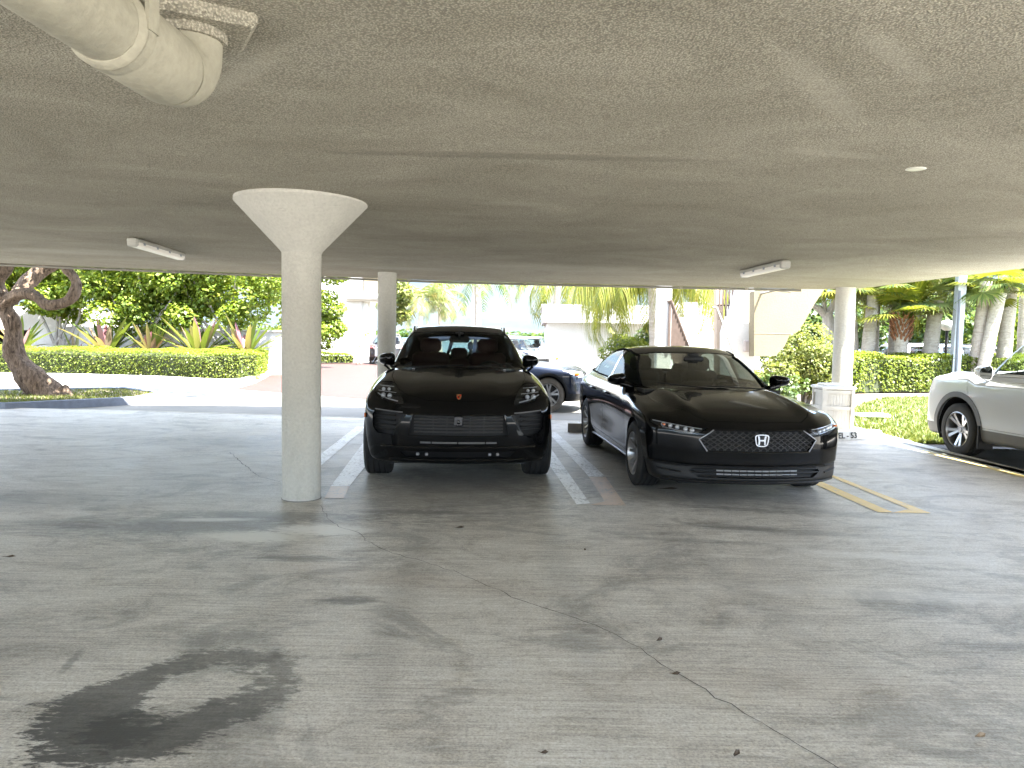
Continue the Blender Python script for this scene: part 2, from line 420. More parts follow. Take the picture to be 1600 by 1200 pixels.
def mat_ceiling():
    t = NT('sprayed_ceiling'); v = t.coord('Object')
    big = t.noise(t.coord('Object', (.6, .9, 1)), 1.1, 8, .66, .8)
    col = t.ramp(big, [(.22, (.31, .286, .222)), (.5, (.41, .38, .303)), (.78, (.52, .487, .398))])
    pop = t.n('ShaderNodeTexVoronoi'); pop.feature = 'SMOOTH_F1'; pop.inputs['Scale'].default_value = 105; pop.inputs['Smoothness'].default_value = .6; t.l(v, pop.inputs['Vector'])
    nzz = t.noise(v, 150, 3, .65)
    h = t.math('ADD', t.math('MULTIPLY', pop.outputs['Distance'], -.9), t.math('MULTIPLY', nzz, 1.1))
    col = t.mix(.7, col, t.ramp(h, [(0, (.24, .24, .24)), (.42, (.70, .70, .70))]), 'OVERLAY')
    # trowelled streaks and one rough joint running across
    tc_ = t.n('ShaderNodeTexCoord')
    smooth = None
    def blob(u, vv, rx, ry, rot, edge=.5):
        p = atc(u, vv)
        mp_ = t.n('ShaderNodeMapping'); mp_.vector_type = 'TEXTURE'
        mp_.inputs['Location'].default_value = (p.x, p.y, 0); mp_.inputs['Rotation'].default_value = (0, 0, R(rot)); mp_.inputs['Scale'].default_value = (rx, ry, 100)
        t.l(tc_.outputs['Object'], mp_.inputs['Vector'])
        ln = t.n('ShaderNodeVectorMath'); ln.operation = 'LENGTH'; t.l(mp_.outputs['Vector'], ln.inputs[0])
        d = t.math('ADD', ln.outputs['Value'], t.math('MULTIPLY_ADD', t.noise(v, 3.0, 4, .6), .7, -.35))
        mr = t.n('ShaderNodeMapRange'); mr.interpolation_type = 'SMOOTHSTEP'; mr.inputs['From Min'].default_value = 1 + edge; mr.inputs['From Max'].default_value = 1 - edge
        t.l(d, mr.inputs['Value']); return mr.outputs[0]
    sm = None
    for b in ((1290, 145, .08, .5, -38), (1400, 90, .06, .3, -45), (1300, 240, .35, .07, 12), (790, 318, .28, .09, 0), (380, 115, .06, .35, 40), (1090, 360, .30, .14, 20), (640, 420, .8, .25, 0), (150, 395, 1.3, .4, 0), (880, 420, 1.5, .5, 0)):
        q = blob(*b); sm = q if sm is None else t.math('MAXIMUM', sm, q)
    joint = blob(815, 243, 1.12, .075, -1.5, .5)
    cr = t.noise(v, 24, 4, .7)
    col = t.mix(t.math('MULTIPLY', sm, .22), col, (.55, .52, .44))
    col = t.mix(t.math('MULTIPLY', joint, .55), col, (.27, .25, .20))
    amp = t.math('MULTIPLY_ADD', sm, -.75, 1.0)
    hh = t.math('ADD', t.math('MULTIPLY', h, amp), t.math('MULTIPLY', t.math('MULTIPLY', joint, cr), 6.0))
    nrm = t.bump(hh, .9, .008)
    return t.done(t.bsdf(col, .9, 0, nrm, 0, .2))
def mat_stucco(name, c, bs=70, bump=.5, var=.08, dirt=0.0, grime=False):
    t = NT(name); v = t.coord('Object')
    a = tuple(min(1, x * (1 + var)) for x in c); b = tuple(x * (1 - var) for x in c)
    col = t.ramp(t.noise(v, 1.6, 6, .65), [(.3, b), (.7, a)])
    if dirt > 0:
        d = t.noise(t.coord('Object', (6, 6, .8)), 1.0, 5, .7)
        col = t.mix(t.math('MULTIPLY', t.ramp(d, [(.5, (0, 0, 0)), (.8, (1, 1, 1))]), dirt), col, tuple(x * .45 for x in c))
    if grime:      # splashes and scuffs that sit on the lowest hand of the shaft
        tcg = t.n('ShaderNodeTexCoord'); sz = t.n('ShaderNodeSeparateXYZ'); t.l(tcg.outputs['Object'], sz.inputs[0])
        g = t.math('ADD', t.math('MULTIPLY', sz.outputs['Z'], -3.2), t.math('MULTIPLY_ADD', t.noise(v, 7, 6, .7), 2.4, -.95))
        col = t.mix(t.math('MULTIPLY', g, .55, clamp=True), col, (.20, .185, .155))
        sc = t.noise(t.coord('Object', (1, 1, 5)), 4, 6, .75)
        col = t.mix(t.ramp(sc, [(.64, (0, 0, 0)), (.70, (.35, .35, .35))]), col, (.30, .28, .25))
    h = t.noise(v, bs, 4, .62)
    col = t.mix(.3, col, t.ramp(h, [(.35, (.38, .38, .38)), (.65, (.60, .60, .60))]), 'OVERLAY')
    return t.done(t.bsdf(col, .85, 0, t.bump(h, bump, .012), 0, .3))
def mat_stripe(name, c, cover=.42, brown=0.0):
    t = NT(name); v = t.coord('Object')
    n1 = t.noise(v, 26, 6, .75); n2 = t.noise(v, 3.0, 4, .6)
    f = t.math('ADD', t.math('MULTIPLY', n1, .7), t.math('MULTIPLY', n2, .3))
    msk = t.ramp(f, [(cover - .03, (0, 0, 0)), (cover + .03, (1, 1, 1))])
    base = t.ramp(t.noise(v, 1.2, 4, .6), [(.3, (.26, .245, .22)), (.7, (.36, .345, .315))])
    pc = t.ramp(t.noise(v, 4, 5, .6), [(.3, tuple(x * .82 for x in c)), (.7, c)])
    return t.done(t.bsdf(t.mix(msk, base, pc), .45, 0, t.bump(n1, .12, .004), 0, .45))
def mat_brick():
    t = NT('red_brick_paving'); v = t.coord('Object')
    b = t.n('ShaderNodeTexBrick'); b.inputs['Scale'].default_value = 4.6; b.inputs['Mortar Size'].default_value = .012
    b.inputs['Color1'].default_value = (.052, .020, .015, 1); b.inputs['Color2'].default_value = (.042, .016, .012, 1); b.inputs['Mortar'].default_value = (.05, .032, .026, 1)
    t.l(v, b.inputs['Vector'])
    col = t.mix(.5, b.outputs['Color'], t.ramp(t.noise(v, 1.5, 6, .65), [(.3, (.36, .36, .36)), (.7, (.66, .66, .66))]), 'OVERLAY')
    return t.done(t.bsdf(col, .8))
M_FLOOR = mat_floor(); M_CEIL = mat_ceiling()
M_COLUMN = mat_stucco('column_stucco', (.50, .485, .435), 42, .85, .06, .14, grime=True)
M_WHITE = mat_stucco('white_stucco', (.74, .73, .71), 30, .35, .05, .12)
M_WHITE2 = mat_stucco('white_painted_wall', (.56, .55, .53), 20, .15, .04, .06)
M_BEIGE = mat_stucco('beige_stucco', (.20, .17, .11), 30, .4, .05, .08)
M_PALE = mat_plain('pale_concrete_road', (.46, .44, .40), .8, var=.18, vs=.8, bump=.15, bs=40)
M_ASPH = mat_plain('asphalt', (.09, .088, .085), .85, var=.35, vs=2.5, bump=.3, bs=120)
M_KERB = mat_plain('concrete_kerb', (.40, .40, .40), .8, var=.18, vs=4, bump=.2, bs=50)
M_KERB_SHADE = mat_plain('shade_tinted_kerb', (.16, .18, .22), .7, var=.25, vs=4)  # blue grey of the shade put into the kerb colour
M_WPAINT = mat_stripe('worn_white_paint', (.86, .86, .84), .455)
M_TPAINT = mat_stripe('worn_rusty_paint', (.62, .47, .33), .44)
M_YPAINT = mat_stripe('worn_yellow_paint', (.80, .54, .11), .41)
M_BRICK = mat_brick()
M_LETTER = mat_plain('black_lettering', (.015, .015, .015), .6, var=.3, vs=30)
M_SOIL = mat_plain('mulch', (.16, .125, .095), .95, var=.4, vs=14, bump=.4, bs=60)
M_GRASSB = mat_plain('lawn_soil', (.09, .12, .035), .95, var=.3, vs=9, bump=.4, bs=70)
M_PVC = mat_stucco('painted_pipe', (.36, .338, .265), 30, .45, .08, .30)
M_STEEL = mat_plain('galvanised_steel', (.34, .37, .40), .45, .6, var=.15, vs=4)
M_CONDUIT = mat_plain('painted_conduit', (.22, .205, .17), .7)

# ---- ground sheets

sheet('ground', [(-220, -80), (220, -80), (220, 70), (-220, 70)], -.06, M_PALE)
def mat_water():
    t = NT('bay_water'); v = t.coord('Object', (1, 1, 1))
    n_ = t.noise(v, .9, 5, .6)
    return t.done(t.bsdf(t.ramp(n_, [(.3, (.02, .07, .11)), (.7, (.035, .11, .15))]), .12, 0, t.bump(n_, .4, .3)))
sheet('water', [(-6000, 69), (6000, 69), (6000, 8000), (-6000, 8000)], -.5, mat_water())
E0 = at(-60, 637); E1 = at(210, 641); E2 = at(570, 652); E3 = at(900, 657)
BACK = [(-17, 14.05), (E1.x, E1.y), (E2.x, E2.y), (E3.x, E3.y), (5.0, 13.25), (5.97, 13.1)]
m = MB()
top = [(-17, -4.2), (5.97, -4.2)] + BACK[::-1]
m.add([(p[0], p[1], 0) for p in top] + [(p[0], p[1], -.2) for p in top], [tuple(range(len(top)))] + [(i, len(top) + i, len(top) + (i + 1) % len(top), (i + 1) % len(top)) for i in range(len(top))])
struct('floor', m, M_FLOOR)
# light edge band of the slab
m = MB(); bk = BACK[:-1]
for i in range(len(bk) - 1):
    a, b = bk[i], bk[i + 1]
    m.add([(a[0], a[1] - .02, .004), (b[0], b[1] - .02, .004), (b[0], b[1] - .11, .004), (a[0], a[1] - .11, .004)], [(0, 1, 2, 3)])
struct('floor_edge', m, mat_plain('slab_edge', (.50, .46, .38), .8, var=.25, vs=6))
sheet('road', [(-60, 13.3), (60, 13.3), (60, 68), (-60, 68)], -.052, mat_plain('sandy_road', (.20, .19, .165), .8, var=.25, vs=.35, bump=.1, bs=30))
sheet('bounce_sheet', [(8.06, -9), (26, -9), (26, 11.15), (8.06, 11.15)], -.034, mat_plain('pale_bounce', (.62, .59, .52), .8, var=.12, vs=.6))  # unseen pale sheet added to bounce sunlight up onto the ceiling
sheet('asphalt_bay', [(5.985, -9), (8.05, -9), (8.05, 11.15), (5.985, 11.15)], -.030, M_ASPH)
k0, k1, k2 = at(380, 603), at(400, 596), at(436, 577)
sheet('brick_paving', [(k0.x, k0.y - .6), at(590, 622)[:2], (0.2, 17.3), (1.2, 30), (1.2, 39.5), (-13.5, 42), (-11.2, 36), (k2.x, k2.y), (k1.x, k1.y)], -.044, M_BRICK)
def stripe(name, px, mat, z=.004):
    m = MB(); pts = [at(*p) for p in px]; m.add([(p.x, p.y, z) for p in pts], [tuple(range(len(pts)))]); return struct(name, m, mat)
stripe('bay_marking', [(517, 760), (546, 760), (588, 708), (585, 667), (573, 685)], M_WPAINT)
stripe('bay_marking', [(507, 779), (537, 779), (546, 760.5), (517, 760.5)], M_TPAINT)
stripe('bay_marking', [(440, 752), (440, 776), (502.7, 727), (572.5, 667.2), (557, 666.8), (502.7, 708.7)], M_WPAINT)
stripe('bay_marking', [(901, 789), (922, 787), (853, 690), (850, 715)], M_WPAINT)
stripe('bay_marking', [(920, 745), (946, 745), (868, 675), (858, 678)], M_WPAINT)
stripe('bay_marking', [(922, 789.4), (978, 790.5), (946, 745.4), (920, 745.4), (945, 784)], M_TPAINT)
stripe('bay_marking', [(1230, 738), (1372, 801), (1395, 801), (1265, 745)], M_YPAINT)
stripe('bay_marking', [(1290, 742), (1420, 796), (1395, 801.4), (1455, 802.5), (1300, 742)], M_YPAINT)
ya, yb = at(1378, 689), at(1598, 745)
m = MB(); d = (yb - ya).normalized(); q = Vector((-d.y, d.x, 0)) * .05; yb2 = yb + d * 6
m.add([(p.x, p.y, .004) for p in (ya - q, ya + q, yb2 + q, yb2 - q)], [(0, 1, 2, 3)]); struct('bay_marking', m, mat_stripe('yellow_edge_line', (.72, .58, .22), .45))
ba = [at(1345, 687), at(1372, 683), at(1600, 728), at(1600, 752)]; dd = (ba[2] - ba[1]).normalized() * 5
m = MB(); m.add([(p.x, p.y, .002) for p in (ba[0], ba[1], Vector((5.965, ba[1].y - .4, 0)), Vector((5.965, 3.5, 0)), ba[3] + dd)], [(0, 1, 2, 3, 4)]); struct('sunlit_band', m, mat_stripe('painted_sunlight', (.70, .68, .62), .40))  # sunlight on the floor put into the colour as a pale strip
# long crack in the slab and its branch
def crack(px, wd, seed):
    rg = random.Random(seed); P = [at(*p) for p in px]; fine = []
    for i in range(len(P) - 1):
        n_ = max(3, int((P[i + 1] - P[i]).length / .06))
        for k in range(n_): fine.append(P[i].lerp(P[i + 1], k / n_) + Vector((rg.uniform(-.012, .012), rg.uniform(-.012, .012), 0)))
    fine.append(P[-1]); m = MB(); vs = []; fs = []
    for i, p in enumerate(fine):
        d = (fine[min(i + 1, len(fine) - 1)] - fine[max(i - 1, 0)]).normalized(); q = Vector((-d.y, d.x, 0)) * wd * rg.uniform(.35, 1)
        vs += [(p.x + q.x, p.y + q.y, .0035), (p.x - q.x, p.y - q.y, .0035)]
    for i in range(len(fine) - 1): fs.append((2 * i, 2 * i + 1, 2 * i + 3, 2 * i + 2))
    m.add(vs, fs); return struct('floor_crack', m, mat_plain('crack_dirt', (.05, .047, .043), .95))
crack([(502, 790), (512, 812), (535, 826), (562, 834), (572, 845), (610, 865), (660, 878), (720, 897), (800, 933), (850, 950), (930, 978), (985, 1005), (1050, 1048), (1120, 1090), (1190, 1130), (1250, 1165), (1330, 1215)], .0028, 3)
crack([(360, 707), (375, 722), (405, 745), (438, 753)], .0045, 4)

# ---- the slab overhead (garage ceiling), edges surveyed on its plane
cb = [atc(*p) for p in ((-300, 402), (0, 411.5), (440, 429.5), (700, 439), (1050, 447), (1250, 451.5), (1336, 452))]
cr = [atc(1600, 419)]; d = (cr[0] - cb[-1]); far = cr[0] + d * 3.4
outl = [(p.x, p.y) for p in cb] + [(cr[0].x, cr[0].y), (far.x, -3.6), (-12.6, -3.6), (-12.6, cb[0].y)]
m = MB(); n_ = len(outl)
# grid the underside finely enough to follow the slope as one plane
m.add([(x, y, ceil_z(x, y)) for x, y in outl] + [(x, y, 2.95) for x, y in outl], [tuple(range(n_)), tuple(range(2 * n_ - 1, n_ - 1, -1))] + [(i, (i + 1) % n_, n_ + (i + 1) % n_, n_ + i) for i in range(n_)])
struct('ceiling', m, M_CEIL)
m = MB(); ins = [(p.x, p.y - .05) for p in cb]
up = [(ins[0][0], ins[0][1])] + ins[1:] + [(cr[0].x - .05, cr[0].y), (far.x - .05, -3.5), (-12.5, -3.5)]
n_ = len(up); m.add([(x, y, 2.952) for x, y in up] + [(x, y, 4.3) for x, y in up], [tuple(range(n_ - 1, -1, -1)), tuple(range(n_, 2 * n_))] + [(i, (i + 1) % n_, n_ + (i + 1) % n_, n_ + i) for i in range(n_)])
tag(m.build('upper_storey', M_WHITE), 'white stucco upper storey of the building standing over the garage', 'building')
# conduit and drip lip along the far edge
m = MB(); pts = [(p.x, p.y - .06, ceil_z(p.x, p.y) - .030) for p in cb]
m.tube(pts[:-1], .022, 8); cnd = m.build('conduit', M_CONDUIT)
tag(cnd, 'thin dark conduit pipe running along the far edge of the garage ceiling', 'conduit')
m = MB()
for u in (330, 645, 820, 1065, 1170):
    X = atc(u, 430 + u * .0155).x; k = max(0, min(len(pts) - 3, sum(1 for q in pts[:-1] if q[0] < X) - 1))
    p = Vector(pts[k]).lerp(Vector(pts[k + 1]), (X - pts[k][0]) / (pts[k + 1][0] - pts[k][0]))
    m = MB(); m.box((p.x, p.y, p.z + .004), (.05, .05, .06)); m.build('conduit_clip', M_CEIL, cnd)

# ---- columns
def column(name, x, y, r, ztop, label, cap=None, group='round stucco garage columns'):
    root = empty(name, (x, y, 0)); tag(root, label, 'column', group)
    m = MB(); rg = random.Random(int(x * 100))
    zs = [0, .02, .5, 1.0, 1.5, 2.0, (2.135 if cap else ztop + .03)]
    m.lathe([(r, z) for z in zs], 48); m.build('shaft', M_COLUMN, root, angle=R(50))
    if cap:
        m = MB(); m.lathe([(r, 2.125), (r + .012, 2.15), (cap - .02, ztop - .045), (cap + .004, ztop - .02), (cap, ztop + .03), (.05, ztop + .03)], 64)
        m.build('flared_capital', M_COLUMN, root, angle=R(40))
    m = MB(); m.lathe([(r + .004, .0005), (r + .003, .007), (r - .01, .008)], 48); m.build('base_joint', mat_plain('dirty_joint', (.16, .15, .14), .9), root)
    return root
column('column', -1.83, 6.62, .166, ceil_z(-1.83, 6.62), 'near white stucco column with a wide flared cone capital, left of the black SUV', .552)
mp_ = aty(604.5, 500, 13.15); column('column', mp_.x, 13.15, .158, ceil_z(mp_.x, 13.15), 'plain round column at the garage edge, rising behind the black SUV')
rp_ = aty(1319.5, 500, 13.4); column('column', rp_.x, 13.4, .166, ceil_z(rp_.x, 13.4), 'sunlit round column beside the lattice bin enclosure at the right corner')

# ---- drain pipe with elbow under the ceiling
root = empty('drain_pipe', (0, 0, 0)); tag(root, 'thick beige painted drain pipe with an elbow and strap under the ceiling', 'pipe')
pc = at(296, 128, 2.375); fl = atc(322, 25)
p0 = at(112, 0, 2.375); dr = (p0 - pc); dr.z = 0; dr.normalize(); r_ = .118
el = Vector((pc.x, pc.y, 2.37)); pts = []
st = el + dr * .13
m = MB(); m.tube([st + dr * 3.2 + Vector((0, 0, .02)), st + dr * .40 + Vector((0, 0, .002))], r_ * .97, 36); m.build('pipe', M_PVC, root)
m = MB(); m.tube([st + dr * .42, st + dr * .405, st + dr * .04, st + dr * .025, st], [r_ * .985, r_ * 1.10, r_ * 1.10, r_ * 1.07, r_ * .98], 36); m.build('coupling', M_PVC, root)
m = MB(); bend = []
for i in range(11):
    a = PI / 2 * i / 10
    bend.append(st - dr * (.13 * math.sin(a)) + Vector((0, 0, .13 * (1 - math.cos(a)))))
bend.append(bend[-1] + Vector((0, 0, .05)))
m.tube(bend, r_, 36); m.build('elbow', M_PVC, root)
e = bend[-1]; zc = ceil_z(e.x, e.y)
m = MB(); n_ = 30; rg = random.Random(5)
m.lathe([(r_ * .98, .0), (r_ * 1.14, .0), (r_ * 1.16, .06), (r_ * 1.10, zc - e.z + .03)], 36, Matrix.Translation((e.x, e.y, e.z - .03))); m.build('collar', M_CEIL, root, angle=R(40))
m = MB(); m.bbox((e.x + .03, e.y - .02, zc - .012), (.40, .34, .07), .02, rz=.5); m.build('mortar_patch', M_CEIL, root)
m = MB(); hp = st + dr * .37
ringp = [hp + Vector((-dr.y, dr.x, 0)) * (math.cos(a) * r_ * 1.12) + Vector((0, 0, math.sin(a) * r_ * 1.12)) for a in [2 * PI * i / 28 for i in range(29)]]
for i in range(28):
    a, b = ringp[i], ringp[i + 1]; q = dr * .022
    m.add([a - q, b - q, b + q, a + q], [(0, 1, 2, 3)])
sdv = Vector((-dr.y, dr.x, 0))
sdv = sdv if sdv.y < 0 else -sdv; hq = hp + sdv * r_ * 1.10
m.box((hq.x, hq.y, (hp.z + zc) / 2), (.06, .014, zc - hp.z + .02), rz=math.atan2(dr.y, dr.x)); m.build('hanger_strap', M_PVC, root)

# ---- fluorescent battens
M_DIFF = mat_plain('milky_diffuser', (.74, .73, .64), .3, var=.05)
M_TRAY = mat_plain('fitting_tray', (.42, .41, .37), .5)
def batten(u0, v0, u1, v1, label):
    a, b = atc(u0, v0, .10), atc(u1, v1, .10)
    c = (a + b) / 2; L = min(1.9, (b - a).length); rz = math.atan2(b.y - a.y, b.x - a.x)
    c.z = ceil_z(c.x, c.y)
    root = empty('ceiling_light', c, rz); tag(root, label, 'light fitting', 'fluorescent fittings under the garage ceiling')
    m = MB(); m.bbox((0, 0, -.03), (L, .13, .056), .015); m.build('tray', M_TRAY, root)
    m = MB(); prof = [(-.068, -.052), (-.062, -.085), (-.04, -.105), (.04, -.105), (.062, -.085), (.068, -.052)]
    m.prism([(-L / 2 + .04, y, z) for y, z in prof], (L - .08, 0, 0)); m.build('diffuser', M_DIFF, root, angle=R(50))
    for s in (-1, 1): m = MB(); m.bbox((s * (L / 2 - .03), 0, -.07), (.06, .128, .075), .018); m.build('end_cap', M_TRAY, root)
    for k in range(4):
        x = -L / 2 + L * (k + .5) / 4
        for s in (-1, 1): m = MB(); m.box((x, s * .069, -.056), (.05, .010, .03)); m.build('clip', M_STEEL, root)
    return root
batten(206, 383, 283, 407, 'white fluorescent batten under the ceiling left of the flared column')
batten(1162, 434, 1228, 418, 'white fluorescent batten under the ceiling above the black sedan')
p = atc(1431, 264); m = MB(); m.lathe([(.0, -.006), (.045, -.006), (.06, -.001), (.06, .02)], 24, Matrix.Translation((p.x, p.y, ceil_z(p.x, p.y))))
tag(m.build('ceiling_cover', M_DIFF), 'small pale round cover plate on the ceiling near the right opening', 'cover plate')

# ---- wheel stops, kerbs
def wheel_stop(x, y, L, rz, label, mat, txt=None, h=.13, dpt=.15, tsize=.1):
    root = empty('wheel_stop', (x, y, 0), rz); tag(root, label, 'wheel stop', 'concrete wheel stops')
    m = MB(); m.prism([(-L / 2, -dpt / 2, .003), (-L / 2, -dpt / 2 + .025, h), (-L / 2, dpt / 2 - .025, h), (-L / 2, dpt / 2, .003)], (L, 0, 0)); m.build('block', mat, root)
    if txt:
        M = Matrix.Translation((0, -dpt / 2 + .006, h * .5)) @ Matrix.Rotation(PI / 2 - .19, 4, 'X')
        text_mesh(txt, tsize, M_LETTER, 'lettering', root, M, .002, bold=.002)
    return root
# ================================================================== CARS
def sp(xs, ys):
    """monotone cubic interpolation"""
    xs = np.array(xs, float); ys = np.array(ys, float)
    h = np.diff(xs); d = np.diff(ys) / h
    m = np.zeros_like(xs); m[0] = d[0]; m[-1] = d[-1]
    for i in range(1, len(xs) - 1):
        if d[i - 1] * d[i] <= 0: m[i] = 0
        else:
            w1 = 2 * h[i] + h[i - 1]; w2 = h[i] + 2 * h[i - 1]
            m[i] = (w1 + w2) / (w1 / d[i - 1] + w2 / d[i])
    def f(x):
        x = np.asarray(x, float); q = np.clip(x, xs[0], xs[-1])
        i = np.clip(np.searchsorted(xs, q) - 1, 0, len(xs) - 2)
        t = (q - xs[i]) / h[i]; t2 = t * t; t3 = t2 * t
        r = (2 * t3 - 3 * t2 + 1) * ys[i] + (t3 - 2 * t2 + t) * h[i] * m[i] + (-2 * t3 + 3 * t2) * ys[i + 1] + (t3 - t2) * h[i] * m[i + 1]
        return r + np.where(x < xs[0], (x - xs[0]) * m[0], 0) + np.where(x > xs[-1], (x - xs[-1]) * m[-1], 0)
    return f
def smax(a, b, k):
    h = np.clip(0.5 + 0.5 * (a - b) / k, 0, 1); return b + (a - b) * h + k * h * (1 - h)
def smin(a, b, k): return -smax(-a, -b, k)
def bell(x, c, w): return np.exp(-((x - c) / w) ** 2)

def surface_nets(f, lo, hi, h):
    ax = [np.linspace(l, u, max(2, int(round((u - l) / h)) + 1)) for l, u in zip(lo, hi)]
    X, Y, Z = np.meshgrid(*ax, indexing='ij', sparse=True)
    val = f(X, Y, Z); ins = val < 0
    nx, ny, nz = val.shape
    cnt = np.zeros((nx - 1, ny - 1, nz - 1)); acc = np.zeros((nx - 1, ny - 1, nz - 1, 3))
    def corner(a, d): return a[d[0]:nx - 1 + d[0], d[1]:ny - 1 + d[1], d[2]:nz - 1 + d[2]]
    import itertools
    cs = list(itertools.product((0, 1), repeat=3))
    for a in cs:
        for k in range(3):
            if a[k]: continue
            b = list(a); b[k] = 1
            va, vb = corner(val, a), corner(val, b)
            m = (va < 0) != (vb < 0)
            t = np.where(m, va / np.where(m, va - vb, 1), 0)
            cnt += m
            for q in range(3):
                acc[..., q] += m * (a[q] + (t if q == k else 0))
    mixd = cnt > 0
    idx = -np.ones(mixd.shape, int); idx[mixd] = np.arange(mixd.sum())
    I = np.argwhere(mixd)
    st = np.array([a[1] - a[0] for a in ax]); org = np.array([a[0] for a in ax])
    V = org + (I + acc[mixd] / cnt[mixd][:, None]) * st
    F = []
    for k in range(3):
        o1, o2 = [q for q in range(3) if q != k]
        sa = [slice(None)] * 3; sb = [slice(None)] * 3
        sa[k] = slice(0, -1); sb[k] = slice(1, None)
        ch = ins[tuple(sa)] != ins[tuple(sb)]
        E = np.argwhere(ch)
        ok = (E[:, o1] > 0) & (E[:, o2] > 0) & (E[:, o1] < val.shape[o1] - 1) & (E[:, o2] < val.shape[o2] - 1)
        E = E[ok]
        q = []
        for d1, d2 in ((-1, -1), (0, -1), (0, 0), (-1, 0)):
            e = E.copy(); e[:, o1] += d1; e[:, o2] += d2
            q.append(idx[e[:, 0], e[:, 1], e[:, 2]])
        F.append(np.stack(q, 1))
    F = np.concatenate(F)
    F = F[(F >= 0).all(1)]
    return V, F

def grad(f, P, e=2e-3):
    g = np.zeros_like(P)
    for k in range(3):
        d = np.zeros(3); d[k] = e
        A = P + d; B = P - d
        g[:, k] = (f(A[:, 0], A[:, 1], A[:, 2]) - f(B[:, 0], B[:, 1], B[:, 2])) / (2 * e)
    return g

